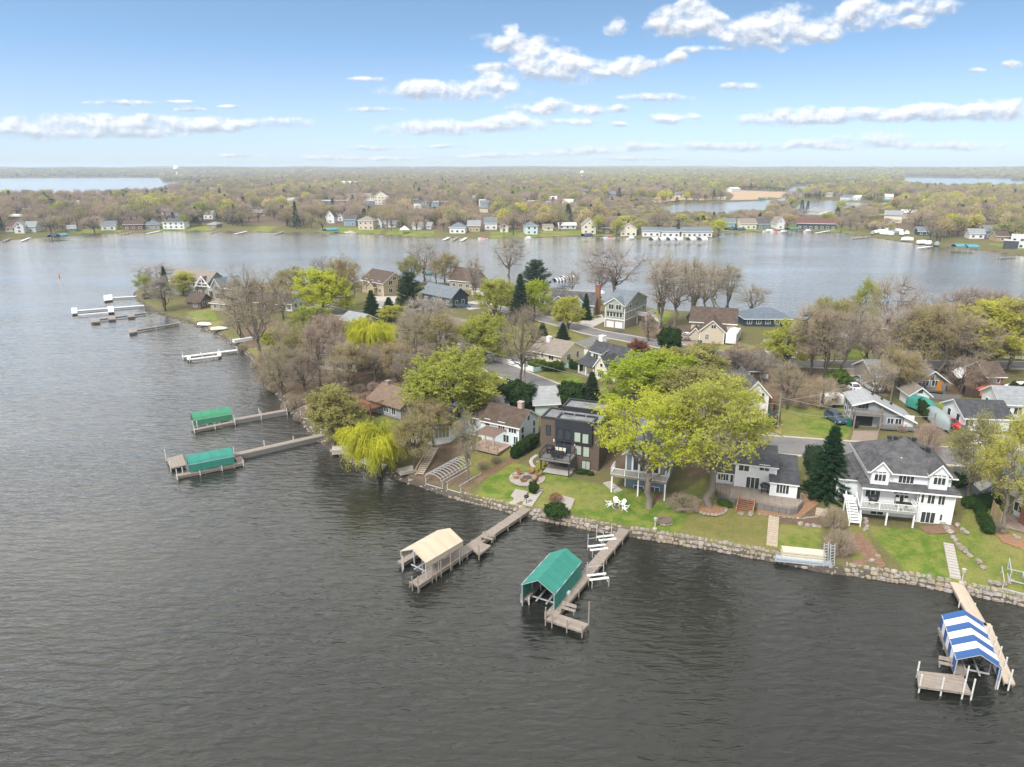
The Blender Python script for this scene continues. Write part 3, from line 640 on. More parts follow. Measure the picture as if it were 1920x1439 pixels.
def put_tree(name, label, cat, x, y, z, H, Rr, kind, twig=None, leaf=None, rz=None, group=None, lean=0.):
    (tm, cm), H0, R0 = PROTO[kind]
    e = empty(name, (x, y, z), rnd.uniform(0, 6.28) if rz is None else rz, label, cat, group); e.scale = (Rr / R0, Rr / R0, H / H0)
    link('trunk', tm, e); c = link('crown', cm, e)
    for i, mm in ((0, twig), (1, leaf)):
        if mm is not None: c.material_slots[i].link = 'OBJECT'; c.material_slots[i].material = mm
    return e
def tree_px(bx, by, ty, w, kind, label, twig=None, leaf=None, name='bare_tree', cat='tree', rz=None, group=None):
    p = G(bx, by); H = height_at(p.x, p.y, p.z, ty); dep = p.y * cP + (CAMZ - p.z - H * .6) * sP
    w *= 1.18 if kind.startswith('tall') else 1.06
    tw = TWIG.get(twig) or NEEDLE.get(twig); lf = LEAF.get(leaf) or NEEDLE.get(leaf)
    return put_tree(name, label, cat, p.x, p.y, p.z - .05, H, w / 2 / FPX * dep, kind, tw, lf, rz, group)
B, Lf, Co = 'bare_tree', 'leafy_tree', 'conifer'
TREES = [
 # bx, by, top, width, proto, twig, leaf, name, label
 (1215,952,738,200,'high',None,'lime',Lf,'lime green tree with bare straight trunk on the lawn before the white railed deck'),
 (1228,770,666,165,'leafA',None,'lime',Lf,'bright lime tree behind the flat roofed brown house, by the street'),
 (1331,950,706,220,'high',None,'yellowgreen',Lf,'big yellow green tree with thick trunk in a stone ring'),
 (1300,800,690,120,'leafB',None,'olive',Lf,'olive tree between the lime tree and the white garage house'),
 (1362,800,700,90,'budA','olive','olive',Lf,'thin olive tree against the white garage house'),
 (1308,745,648,130,'leafB',None,'olive',Lf,'brownish olive round tree beside the dark brown roof'),
 (1255,735,655,70,'leafC',None,'yellowgreen',Lf,'small yellow green tree right of the black roofed cottage'),
 (1478,692,600,92,'leafC',None,'yellowgreen',Lf,'yellow green tree before the dark hipped roof at the bay'),
 (1543,706,572,92,'bareB','brown',None,B,'dense brown tree with several stems beside the far street'),
 (1552,660,556,84,'budA','tan','olive',B,'flat topped budding tree behind the dense brown tree'),
 (1618,622,522,58,'budB','tan','yellowgreen',Lf,'slim pale green tree at the bay shore'),
 (1662,655,508,88,'tallA','tan',None,B,'tallest bare tree by the bay, trunk in front of the pale green one'),
 (1742,645,543,88,'bareC','grey',None,B,'bare grey tree behind the white garage doors'),
 (1770,645,572,64,'leafC',None,'lime',Lf,'small lime tree among bare trees at the bay'),
 (1832,655,535,115,'bareA','pink',None,B,'wide pinkish bare tree behind the small lime tree'),
 (1857,692,560,150,'leafB','olive','yellowgreen',Lf,'broad yellow green tree on the far street at the picture edge'),
 (1812,702,582,105,'bareB','tan',None,B,'tan bare tree leaning over the far street'),
 (1698,702,580,84,'budB','tan','bud',B,'bare forked tree in front of the white garage doors'),
 (1786,692,602,100,'bareA','tan',None,B,'spreading bare tree near the parked maroon car'),
 (1640,700,610,70,'bareC','tan',None,B,'thin bare tree by the kerb left of the grey bungalow'),
 (1813,938,776,100,'budB','tan','pale',Lf,'sparse budding tree by the black driveway'),
 (1879,992,776,120,'budB','tan','yellowgreen',Lf,'leaning trunk tree rising from the wooden patio'),
 (627,828,728,104,'leafC',None,'olive',Lf,'vase shaped olive tree beside the stone shore near the long dock'),
 (862,802,660,172,'leafA',None,'yellowgreen',Lf,'huge yellow green tree between the brown roof and the round cedar'),
 (880,905,764,56,'bareC','tan','bud',Lf,'narrow budding tree beside the empty boat lift frame'),
 (776,884,775,80,'budA','tan','bud',B,'bare brown tree above the lakeside wooden stairs'),
 (812,838,748,76,'budA','grey','bud',B,'bare grey tree touching the octagonal sunroom'),
 (915,800,735,62,'bareB','pink',None,B,'small bare purple tree by the long white house'),
 (910,682,592,94,'leafA',None,'yellowgreen',Lf,'round yellow green tree at the end of the white fence'),
 (976,726,572,82,'bareA','brown',None,B,'tall dark bare tree beside the ranch house'),
 (607,587,503,94,'leafA',None,'lime',Lf,'brightest lime tree, round, left of the tan gabled house'),
 (652,582,478,68,'budB','tan','bud',B,'tall bare tree just behind the brightest lime tree'),
 (602,548,479,40,'bareC','grey',None,B,'small bare tree standing against the bay water'),
 (546,562,502,62,'budA','tan','pale',B,'budding tree between the two grey gables on the point'),
 (497,687,493,124,'bareC','tan',None,B,'big crooked bare tree on the shore near the double dock'),
 (308,584,512,64,'bareB','grey',None,B,'dense bare tree on the grass at the point'),
 (296,541,494,92,'bareC','grey',None,B,'wide bare tree hanging over the water at the very tip'),
 (352,553,510,54,'leafC',None,'yellowgreen',Lf,'yellow green tree before the half timbered house'),
 (274,556,515,34,'budA','tan','yellowgreen',Lf,'small yellowish tree at the edge of the point'),
 (440,600,520,60,'bareA','tan',None,B,'bare tree rising over the stone lake cabin'),
 (455,640,560,66,'bareB','tan',None,B,'tangled bare tree over the stacked dock sections'),
 (532,600,540,56,'bareA','brown',None,B,'bare tree in front of the brick chimney house'),
 (600,724,600,76,'bareA','brown',None,B,'bare tree in the woods with twisted trunk over the beige house'),
 (655,724,642,74,'budA','tan','bud',B,'many stemmed bare tree at the wood edge'),
 (625,690,584,78,'bareA','pink',None,B,'pinkish bare tree deep in the woods'),
 (700,716,642,70,'bareC','brown',None,B,'bare tree right above the brown roofed house'),
 (746,716,640,70,'budA','tan','bud',B,'purple bare tree in the wood beside the yellow willow bush'),
 (780,700,588,80,'bareA','tan',None,B,'tan bare tree in the middle of the woods'),
 (822,692,582,84,'budB','tan','bud',B,'thick bare tree left of the round yellow green tree'),
 (805,652,552,106,'bareA','grey',None,B,'whitish grey bare tree in front of the navy house'),
 (852,668,594,62,'bareC','brown',None,B,'dark vase shaped bare tree near the white fence'),
 (562,702,612,66,'budB','tan','pale',B,'bare tree at the left edge of the woods'),
 (532,742,640,76,'bareB','tan',None,B,'brushy bare tree leaning over the lake'),
 (508,727,650,52,'shrub','tan',None,'bare_shrub','big twiggy bush at the water by the wood'),
 (574,748,652,64,'bareA','brown',None,B,'bare tree just above the upper green boat cover dock'),
 (542,692,596,64,'bareC','tan',None,B,'slender bare tree behind the shore bush'),
 (718,700,645,50,'bareC','brown',None,B,'thin bare tree behind the yellow willow bush'),
 (800,732,642,66,'bareB','brown',None,B,'low bare tree left of the huge yellow green tree'),
 (760,736,650,60,'bareC','brown',None,B,'bare sapling behind the brown roof ridge'),
 (672,700,640,50,'bareA','tan',None,B,'tan bare tree above the beige hidden house'),
 (640,742,660,60,'bareC','tan',None,B,'thin bare tree beside the dark brown yard'),
 (868,720,640,60,'bareC','brown',None,B,'bare tree showing behind the huge yellow green crown'),
 (700,690,600,84,'willow',None,'willow','willow_bush','bright yellow willow bush in the bare woods'),
 (735,602,573,50,'leafC',None,'yellowgreen',Lf,'small yellow green tree behind the yellow willow bush'),
 (582,628,574,70,'leafC',None,'yellowgreen',Lf,'leafy green bush tree below the brightest lime tree'),
 (520,657,616,52,'leafC',None,'yellowgreen',Lf,'yellow green bush behind the crooked shore tree'),
 (1151,563,456,122,'tallA','pink',None,B,'great pinkish cottonwood behind the three storey house'),
 (1128,556,500,50,'bareC','pink',None,B,'small pink bare tree beside the great cottonwood'),
 (1236,616,474,74,'tallB','tan',None,B,'tall bare tree with thick trunk, first of the bay grove beside the three storey house'),
 (1264,612,478,88,'tallA','tan',None,B,'tall bare tree, second of the bay grove'),
 (1292,602,477,82,'tallB','tan',None,B,'tall bare tree, third of the bay grove, over the beige roof'),
 (1318,594,490,70,'tallA','tan',None,B,'leaning bare tree, fourth of the bay grove'),
 (1343,580,490,62,'tallB','tan','yellowgreen',B,'slim bare tree behind the brown roofed beige house'),
 (1364,578,490,60,'tallB','olive',None,B,'last tree of the bay grove, faint green'),
 (1411,597,532,64,'bareC','tan',None,B,'bare fan shaped tree alone between beige house and dark hipped roof'),
 (1215,640,585,40,'bareB','pink',None,B,'low pink brush tree on the bare slope right of the three storey house'),
 (954,527,440,62,'tallA','grey',None,B,'tall grey bare tree standing out against the middle of the bay'),
 (795,527,447,64,'tallA','grey',None,B,'tall bare tree standing behind the navy house on the bay'),
 (834,537,472,56,'budB','tan','bud',B,'tan budding tree before the big brown bay house'),
 (888,562,475,38,'tallB','grey',None,B,'thin bare tree right of the navy house'),
 (1074,553,505,36,'bareC','grey',None,B,'small grey bare tree near the striped boat covers'),
 (770,534,482,50,'budA','tan','pale',Lf,'pale budding tree at the bay behind the dark pine'),
 (818,532,490,40,'bareA','tan',None,B,'small bare tree by the teal boat cover'),
 (927,593,522,68,'leafB',None,'yellowgreen',Lf,'yellow green tree at the bend of the far street'),
 (1003,593,526,54,'leafA',None,'lime',Lf,'lime tree half behind the dark spruce at the street'),
 (1066,618,556,54,'leafB',None,'yellowgreen',Lf,'yellow green tree before the sage green house'),
 (1194,688,636,40,'leafC','red','rust',B,'small red budding tree at the black roofed cottage'),
 (1475,769,682,84,'bareA','tan',None,B,'brown bare tree in the empty lot beside the grey gabled house'),
 (1540,766,706,56,'shrub','tan',None,'bare_shrub','orange brown thicket beside the small white trailer'),
 (1570,724,694,48,'bush',None,'green','green_bush','olive green bush beside the parked cars'),
 (1738,848,792,48,'shrub','pink',None,'bare_shrub','pinkish bare shrub by the tarped boats'),
 (1385,716,646,80,'bareA','pink',None,B,'purple bare tree in front of the long dark roof'),
 (1335,728,655,60,'bareB','brown',None,B,'brown bare tree at the left end of the long dark roof'),
 (1428,720,650,60,'bareC','brown',None,B,'bare tree beside the yellow green tree on the far street'),
 (1684,748,655,72,'budA','tan','bud',B,'budding tree over the corner of the grey bungalow'),
 (1836,738,684,48,'bareB','pink',None,B,'pinkish small tree before the brick house'),
 (1650,705,640,40,'bareC','tan',None,B,'thin bare tree near the parked silver car'),
 (1740,668,610,56,'bareB','tan',None,B,'bare tree across the far street from the grey bungalow'),
 (1600,640,575,56,'bareC','grey',None,B,'bare grey tree left of the slate roof at the bay'),
 (1885,655,590,70,'budA','olive','yellowgreen',Lf,'pale green tree at the edge of the picture by the bay'),
 (1520,704,566,88,'bareA','tan',None,B,'broad tan bare tree left of the dense brown many stemmed tree'),
 (1580,692,578,84,'bareC','brown',None,B,'bare tree right of the dense brown many stemmed tree'),
 (1622,690,586,78,'bareB','tan',None,B,'bare tree between slate bay house roof and far street'),
 (1665,694,574,84,'bareA','grey',None,B,'grey bare tree left of the forked one before the garage doors'),
 (1726,703,568,92,'budA','tan','bud',B,'budding bare tree right of the three garage doors'),
 (1762,702,560,92,'bareC','tan',None,B,'high tan bare tree on the kerb above the bungalow roof'),
 (1800,676,545,92,'bareA','pink',None,B,'rosy bare tree behind the tree leaning over the far street'),
 (1852,660,544,92,'bareB','tan',None,B,'many stemmed bare tree at the bay behind the broad yellow green tree'),
 (1893,694,558,104,'budB','tan','pale',B,'pale budding tree on the far street at the edge of the picture'),
 (1692,652,560,72,'bareC','brown',None,B,'dark bare tree at the bay beside the tallest bare tree'),
 (1592,655,560,64,'bareA','tan',None,B,'bare tree at the bay left of the slim pale green tree'),
 (1640,765,668,70,'bareC','tan',None,B,'thin bare tree rising behind the grey gabled roof'),
 (1700,742,655,64,'bareB','tan',None,B,'many stemmed bare tree in front of the bungalow wing'),
 (1800,742,668,62,'bareA','brown',None,B,'bare tree inside the dark brown fence corner'),
 (1562,990,951,44,'shrub','brown',None,'bare_shrub','upper round brown shrub above the boat covers'),
 (1573,1040,993,52,'shrub','brown',None,'bare_shrub','lower round brown shrub beside the metal ladders'),
 (1042,941,925,26,'shrub','red',None,'bare_shrub','small rust coloured shrub in the gravel bed'),
 (1042,967,946,46,'bush',None,'hedge','evergreen_shrub','low dark juniper at the gravel bed by the sea wall'),
 (698,598,545,31,'spruce',None,None,Co,'dark spruce beside the tan gabled house drive'),
 (730,591,558,28,'spruce',None,None,Co,'shorter spruce right of the dark one at the street bend'),
 (768,592,511,42,'pine',None,None,Co,'dark ragged pine left of the navy house'),
 (1003,562,488,46,'pine',None,None,Co,'big dark pine standing against the bay'),
 (975,602,515,36,'spruce','pine','pine',Co,'dark pointed conifer in front of the lime tree'),
 (1017,650,606,28,'spruce',None,None,Co,'small dark spruce at the ranch house corner'),
 (1055,637,606,22,'spruce','pine','pine',Co,'young conifer on the grass island'),
 (1098,600,551,20,'spruce',None,None,Co,'narrow spruce at the sage green house'),
 (1054,602,568,16,'spruce','pine','pine',Co,'tiny conifer beside the yellow green tree'),
 (311,545,500,16,'spruce','pine','pine',Co,'pointed conifer at the half timbered house'),
 (967,773,716,75,'cedar',None,None,'cedar_tree','round dark cedar behind the long white house'),
 (1070,767,717,56,'cedar',None,None,'cedar_tree','round dark cedar behind the flat roofed brown house'),
 (1108,767,698,38,'spruce','pine','pine',Co,'pointed dark conifer behind the flat roofed brown house'),
 (1549,930,801,68,'spruce',None,None,Co,'tall full spruce left of the large white house'),
 (1522,886,835,34,'cedar','pine','pine','cedar_tree','dark round conifer tucked behind the tall full spruce'),
 (1255,658,614,42,'cedar',None,None,'cedar_tree','round dark evergreen beside the far street'),
 (275,561,550,14,'cedar',None,None,'evergreen_shrub','dark round evergreen on the point by the white dock'),
]
for bx, by, ty, w, k, tw, lf, nm, lab in TREES:
    tree_px(bx, by, ty, w, k, lab, tw, lf, nm, {'bare_shrub': 'shrub', 'green_bush': 'shrub', 'evergreen_shrub': 'shrub'}.get(nm, 'tree'), group='trees and shrubs on the near point')
w_ = tree_px(712, 893, 797, 118, 'willow', 'bright yellow weeping willow drooping over the stone shore', None, 'willow', 'willow_tree', group='trees and shrubs on the near point')
# ------------------------------------------------------------------ house kit
def wallm(n, c, per=5.5, dep=.10): return mat('siding_' + n, c, .7, tuple(k * .93 for k in c), 1.2, stripes=(2, per, dep))
W_ = {k: wallm(k, c) for k, c in (('white', (.74, .76, .78)), ('cream', (.70, .66, .54)), ('yellow', (.72, .66, .46)), ('sage', (.33, .36, .30)), ('beige', (.56, .49, .38)), ('navy', (.035, .055, .075)), ('grey', (.30, .315, .34)), ('slate', (.16, .21, .26)), ('tan', (.42, .33, .20)),
 ('brown', (.13, .095, .075)), ('paleblue', (.62, .74, .78)), ('stone', (.36, .31, .26)), ('taupe', (.27, .24, .215)), ('olive', (.22, .24, .20)), ('dark', (.06, .065, .075)), ('black', (.028, .032, .040)), ('redbrown', (.19, .105, .08)), ('mint', (.5, .60, .57)), ('khaki', (.38, .35, .29)), ('blue', (.22, .33, .43)))}
W_['brick'] = mat('brick', (.33, .15, .095), .9, (.22, .10, .07), 6, stripes=(2, 9, .25)); W_['cladding'] = mat('cladding_brown', (.135, .10, .08), .75, (.10, .075, .06), 2, stripes=(2, 4, .12)); W_['fieldstone'] = mat('fieldstone', (.36, .31, .27), .95, (.17, .14, .12), 3.5, dist=.25)
def roofm_(n, c, c2): return mat('shingle_' + n, c, .92, c2, 1.1, bump=.02, stripes=(2, 5, .16), dist=.34)
R_ = {k: roofm_(k, a, b) for k, a, b in (('charcoal', (.055, .055, .06), (.13, .125, .13)), ('black', (.040, .043, .050), (.085, .085, .09)), ('brown', (.07, .05, .04), (.125, .09, .07)), ('rust', (.15, .10, .072), (.21, .15, .11)), ('grey', (.22, .235, .25), (.30, .31, .32)), ('slate', (.125, .15, .175), (.19, .21, .23)), ('tan', (.27, .235, .20), (.21, .18, .15)), ('blue', (.10, .13, .17), (.16, .19, .22)), ('lightgrey', (.36, .37, .38), (.28, .29, .30)), ('red', (.17, .08, .07), (.12, .06, .05)), ('pale', (.60, .60, .58), (.5, .5, .48)))}
WHITE = mat('white_paint', (.80, .81, .81), .5, (.74, .75, .75)); DARKM = mat('dark_metal', (.03, .033, .038), .5); GREYT = mat('grey_trim', (.25, .26, .27), .6); BLACKW = mat('black_frame', (.02, .022, .025), .4)
GLASS = mat('window_glass', (.025, .032, .040), .06, (.045, .055, .065), .8, spec=.8); GLASSL = mat('bright_glass', (.42, .48, .42), .15, (.32, .38, .33), .8, spec=.6); CURT = mat('curtained_glass', (.20, .19, .16), .1, (.06, .065, .07), 1.1, spec=.8)
WOOD = mat('weathered_wood', (.36, .31, .265), .9, (.24, .20, .17), 2, stripes=(0, 7, .3)); WOODY = mat('weathered_wood_across', (.36, .31, .265), .9, (.24, .20, .17), 2, stripes=(1, 7, .3)); CEDARW = mat('cedar_wood', (.27, .135, .07), .8, (.18, .09, .05), 2, stripes=(0, 7, .3)); REDWOOD = mat('reddish_wood', (.42, .22, .13), .8, (.33, .17, .10), 2, stripes=(1, 3, .3)); NEWWOOD = mat('pale_wood', (.55, .46, .36), .8, (.45, .37, .285), 2, stripes=(1, 5, .2)); GREYDK = mat('grey_decking', (.22, .215, .21), .8, (.17, .165, .16), 2, stripes=(1, 7, .3))
CONC = mat('concrete', (.44, .42, .39), .9, (.34, .32, .30), 1.5); STONE = mat('field_stone', (.42, .38, .345), .95, (.27, .235, .21), 2.2, obj_var=.05); BRICKM = W_['brick']
GDOOR = mat('garage_door_white', (.78, .79, .79), .5, (.74, .74, .74), stripes=(2, 2, .12)); ALU = mat('aluminium', (.56, .58, .60), .4, (.44, .46, .49), metal=.25); FLATR = mat('flat_roof', (.27, .27, .275), .9, (.13, .13, .14), .5, bump=.03, dist=.3)
class House:
    def __init__(s, label, A, B, name='house', cat='house', group=None, z=None, dz=0.):
        a = G(*A); b = G(*B); s.z = (min(a.z, b.z) if z is None else z) + dz
        a = Vector((*P(*A, s.z), 0)) if z is not None else a; b = Vector((*P(*B, s.z), 0)) if z is not None else b
        s.a = Vector((a.x, a.y)); d = Vector((b.x - a.x, b.y - a.y)); s.W = d.length; s.x = d / s.W; s.y = Vector((-s.x.y, s.x.x)); s.rz = math.atan2(s.x.y, s.x.x)
        s.e = empty(name, (a.x, a.y, s.z), s.rz, label, cat, group)
    def on(s, y, px, py):
        """(x, z) in the house frame where the ray through a pixel meets the vertical plane at depth y."""
        dx, dy, dz = ray(px, py); o = s.a + s.y * y; t = (o.x * s.y.x + o.y * s.y.y) / (dx * s.y.x + dy * s.y.y)
        return (dx * t - s.a.x) * s.x.x + (dy * t - s.a.y) * s.x.y, CAMZ + dz * t - s.z
    def onx(s, x, px, py):
        dx, dy, dz = ray(px, py); o = s.a + s.x * x; t = (o.x * s.x.x + o.y * s.x.y) / (dx * s.x.x + dy * s.x.y)
        return (dx * t - s.a.x) * s.y.x + (dy * t - s.a.y) * s.y.y, CAMZ + dz * t - s.z
    def at(s, px, py, z=0.):
        """(x, y) in the house frame of a pixel on the level z above the house base."""
        wx, wy = P(px, py, s.z + z); return (wx - s.a.x) * s.x.x + (wy - s.a.y) * s.x.y, (wx - s.a.x) * s.y.x + (wy - s.a.y) * s.y.y
    def block(s, x0, y0, W, D, h, roof='gx', rise=2., wall='white', rf='charcoal', z0=-1.6, over=.45, trim=None, corners=False, t=.18, name='wall', rname='roof', gwall=None, back=None):
        """One volume of the house: walls up to h and its own roof. gx: ridge along the front; gy: gable to the front; hip; flat; shed (rise to the back, negative: to the front)."""
        trim = trim or WHITE; wm = W_[wall] if isinstance(wall, str) else wall; rm = R_[rf] if isinstance(rf, str) else rf
        mb = MB(); x1, y1 = x0 + W, y0 + D; mb.box(x0, x1, y0, y1, z0, h)
        if roof == 'gx':
            for xa, xb in ((x0, x0 + .12), (x1 - .12, x1)): mb.add([(xa, y0, h), (xa, y1, h), (xa, (y0 + y1) / 2, h + rise), (xb, y0, h), (xb, y1, h), (xb, (y0 + y1) / 2, h + rise)], [(0, 2, 1), (3, 4, 5), (0, 3, 5, 2), (1, 2, 5, 4)])
        elif roof == 'gy':
            for ya, yb in ((y0, y0 + .12), (y1 - .12, y1)): mb.add([(x0, ya, h), (x1, ya, h), ((x0 + x1) / 2, ya, h + rise), (x0, yb, h), (x1, yb, h), ((x0 + x1) / 2, yb, h + rise)], [(0, 1, 2), (3, 5, 4), (0, 2, 5, 3), (1, 4, 5, 2)])
        elif roof == 'shed' and rise > 0: mb.add([(x0, y0, h), (x0, y1, h), (x0, y1, h + rise), (x1, y0, h), (x1, y1, h), (x1, y1, h + rise)], [(0, 2, 1), (3, 4, 5), (1, 2, 5, 4)])
        w = mb.build(name, wm, s.e)
        r = MB(); o = over
        def chev(a0, a1, mid, lo, hi, e0, e1, axis):
            sl = (hi - lo) / ((a1 - a0) / 2); pr = [(a0 - o, lo - o * sl), (mid, hi), (a1 + o, lo - o * sl)]; k = t * math.sqrt(1 + sl * sl)
            ring = lambda e: [(e, q[0], q[1] + .004) if axis == 'x' else (q[0], e, q[1] + .004) for q in pr] + [(e, q[0], q[1] + k) if axis == 'x' else (q[0], e, q[1] + k) for q in reversed(pr)]
            vs = ring(e0) + ring(e1); r.cur = 0
            F = [(3, 4, 10, 9), (4, 5, 11, 10)]; E = [(0, 1, 7, 6), (1, 2, 8, 7), (2, 3, 9, 8), (5, 0, 6, 11), (0, 5, 4, 1), (1, 4, 3, 2), (6, 7, 10, 11), (7, 8, 9, 10)]
            n0 = len(r.f); r.add(vs, F + E); r.m[n0:] = [0] * 2 + [1] * 8
        if roof == 'gx': chev(y0, y1, (y0 + y1) / 2, h, h + rise, x0 - o, x1 + o, 'x')
        elif roof == 'gy': chev(x0, x1, (x0 + x1) / 2, h, h + rise, y0 - o, y1 + o if back is None else back, 'y')
        elif roof == 'hip':
            m = min(W, D) / 2; e = h - .12; a = (x0 - o, y0 - o, e + t), (x1 + o, y0 - o, e + t), (x1 + o, y1 + o, e + t), (x0 - o, y1 + o, e + t); lo = [(q[0], q[1], e) for q in a]
            rg = [(x0 + m, (y0 + y1) / 2, h + rise), (x1 - m + .01, (y0 + y1) / 2, h + rise)] if W >= D else [((x0 + x1) / 2, y0 + m, h + rise), ((x0 + x1) / 2, y1 - m + .01, h + rise)]
            fs = [(4, 5, 9, 8), (5, 6, 9), (6, 7, 8, 9), (7, 4, 8)] if W >= D else [(4, 5, 8), (5, 6, 9, 8), (6, 7, 9), (7, 4, 8, 9)]
            n0 = len(r.f); r.add(lo + list(a) + rg, fs + [(3, 2, 1, 0), (0, 1, 5, 4), (1, 2, 6, 5), (2, 3, 7, 6), (3, 0, 4, 7)]); r.m[n0:] = [0] * 4 + [1] * 5
        elif roof == 'shed':
            sl = rise / D; za, zb = h - o * sl + max(0, -rise) * 0, h + rise + o * sl
            if rise < 0: za, zb = h - o * sl, h + rise + o * sl
            n0 = len(r.f); r.add([(x0 - o, y0 - o, za + .004), (x1 + o, y0 - o, za + .004), (x1 + o, y1 + o, zb + .004), (x0 - o, y1 + o, zb + .004), (x0 - o, y0 - o, za + t), (x1 + o, y0 - o, za + t), (x1 + o, y1 + o, zb + t), (x0 - o, y1 + o, zb + t)],
                  [(4, 5, 6, 7), (3, 2, 1, 0), (0, 1, 5, 4), (1, 2, 6, 5), (2, 3, 7, 6), (3, 0, 4, 7)]); r.m[n0:] = [0] + [1] * 5
        elif roof == 'flat':
            r.box(x0 + .22, x1 - .22, y0 + .22, y1 - .22, h - .05, h + .06); r.cur = 1
            for q in ((x0 - .03, x1 + .03, y0 - .03, y0 + .25), (x0 - .03, x1 + .03, y1 - .25, y1 + .03), (x0 - .03, x0 + .25, y0 + .25, y1 - .25), (x1 - .25, x1 + .03, y0 + .25, y1 - .25)): r.box(*q, h - .04, h + max(rise, .25))
        ro = r.build(rname, [rm, trim], s.e) if r.v else None
        if corners:
            k = .09
            for cx, cy in ((x0, y0), (x1, y0), (x1, y1), (x0, y1)): MB().box(cx - k, cx + k, cy - k, cy + k, -.3, h - .02).build('corner_board', trim, s.e)
        s.last = (x0, y0, x1, y1, h, ro); return ro
    def win(s, side, u, z, w, h, n=1, rows=1, glass=None, frame=None, name='window', fr=.08, at=None):
        """Window with frame and mullions; side f, r, l or b of the last block, u and z its lower corner as seen from outside."""
        x0, y0, x1, y1 = s.last[:4]; glass = glass or GLASS; frame = frame or WHITE
        if at is not None: y0 = at
        def tr(a, n_, zz): return {'f': (x0 * 0 + a, y0 - n_, zz), 'r': (x1 + n_, y0 + a, zz), 'l': (x0 - n_, y1 - a, zz), 'b': (x1 - a, y1 + n_, zz)}[side]
        def bx(mb, a0, a1, za, zb, n0, n1):
            p, q = tr(a0, n0, za), tr(a1, n1, zb); mb.box(min(p[0], q[0]), max(p[0], q[0]), min(p[1], q[1]), max(p[1], q[1]), za, zb)
        m = MB(); bx(m, u - fr, u + w + fr, z - fr, z, -.03, .06); bx(m, u - fr, u + w + fr, z + h, z + h + fr, -.03, .06)
        for i in range(n + 1):
            c = u + w * i / n; k = fr if i in (0, n) else .035
            bx(m, c - (fr if i == 0 else (.035 if i < n else 0)), c + (0 if i == 0 else (.035 if i < n else fr)), z, z + h, -.03, .05)
        for j in range(1, rows): bx(m, u, u + w, z + h * j / rows - .025, z + h * j / rows + .025, -.03, .045)
        f = m.build(name, frame, s.e); g = MB(); bx(g, u, u + w, z, z + h, -.02, .02); g.build('pane', glass, f); return f
    def wpx(s, rects, n=1, y=None, glass=None, frame=None, rows=1, name='window', side='f'):
        """Windows on the front (or right/left side) placed where the photograph shows them: rects of pixels."""
        x0, y0, x1, y1 = s.last[:4]
        for r in rects:
            pl = y0 if y is None else y
            if side == 'f': a, b = s.on(pl, r[0], r[3]), s.on(pl, r[2], r[1])
            else:
                xx = x1 if side == 'r' else x0; a, b = s.onx(xx, r[0], r[3]), s.onx(xx, r[2], r[1])
                if side == 'l': a, b = (y1 - a[0], a[1]), (y1 - b[0], b[1])
                else: a, b = (a[0] - y0, a[1]), (b[0] - y0, b[1])
            u0, u1 = min(a[0], b[0]), max(a[0], b[0]); z0, z1 = min(a[1], b[1]), max(a[1], b[1])
            s.win(side, u0, z0, max(u1 - u0, .25), max(z1 - z0, .3), r[4] if len(r) > 4 else n, rows, glass, frame, name, at=y)
    def door(s, side, u, z, w=1., h=2.1, m=None, name='door'):
        x0, y0, x1, y1 = s.last[:4]
        q = {'f': (u, u + w, y0 - .05, y0 + .03), 'b': (u, u + w, y1 - .03, y1 + .05), 'r': (x1 - .03, x1 + .05, y0 + u, y0 + u + w), 'l': (x0 - .05, x0 + .03, y1 - u - w, y1 - u)}[side]
        d = MB().box(*q, z, z + h).build(name, m or WHITE, s.e)
        if name == 'door':
            k = MB(); c = ((q[0] + q[1]) / 2, (q[2] + q[3]) / 2); p = {'f': (u + w - .15, y0 - .09), 'b': (u + .15, y1 + .09), 'r': (x1 + .09, y0 + u + .15), 'l': (x0 - .09, y1 - u - .15)}[side]
            k.box(p[0] - .04, p[0] + .04, p[1] - .04, p[1] + .04, z + 1., z + 1.1).build('handle', DARKM, d)
        return d
    def chimney(s, x, y, z0, z1, w=.8, m=None):
        b = MB(); b.box(x - w / 2, x + w / 2, y - w / 2, y + w / 2, z0, z1); b.box(x - w / 2 - .08, x + w / 2 + .08, y - w / 2 - .08, y + w / 2 + .08, z1, z1 + .12)
        return b.build('chimney', m or BRICKM, s.last[5] if s.last[5] else s.e)
    def deck(s, x0, x1, y0, y1, z, m=None, rail=None, posts=True, h=1., sides='flr', infill=True, fascia=None):
        d = MB().box(x0, x1, y0, y1, z - .25, z).build('deck', m or WOOD, s.e); rail = rail or WHITE
        if posts:
            for px_ in np.linspace(x0 + .15, x1 - .15, max(2, int((x1 - x0) / 3) + 1)):
                MB().box(px_ - .09, px_ + .09, y0 + .06, y0 + .24, -1.5, z - .25).build('post', rail, d)
        if sides:
            r = MB(); seg = {'f': ((x0, y0), (x1, y0)), 'l': ((x0, y0), (x0, y1)), 'r': ((x1, y0), (x1, y1))}
            for c in sides:
                a, b = (Vector((*q, 0)) for q in seg[c]); r.beam(a + Vector((0, 0, z + h)), b + Vector((0, 0, z + h)), .1, .07); r.beam(a + Vector((0, 0, z + .12)), b + Vector((0, 0, z + .12)), .05, .05)
                n = max(2, int((b - a).length / 1.7) + 1)
                for i in range(n): q = a.lerp(b, i / (n - 1)); r.box(q.x - .06, q.x + .06, q.y - .06, q.y + .06, z, z + h + .05)
                if infill:
                    n = int((b - a).length / .16)
                    for i in range(n): q = a.lerp(b, (i + .5) / n); r.box(q.x - .018, q.x + .018, q.y - .018, q.y + .018, z + .12, z + h)
            r.build('railing', rail, d)
        return d
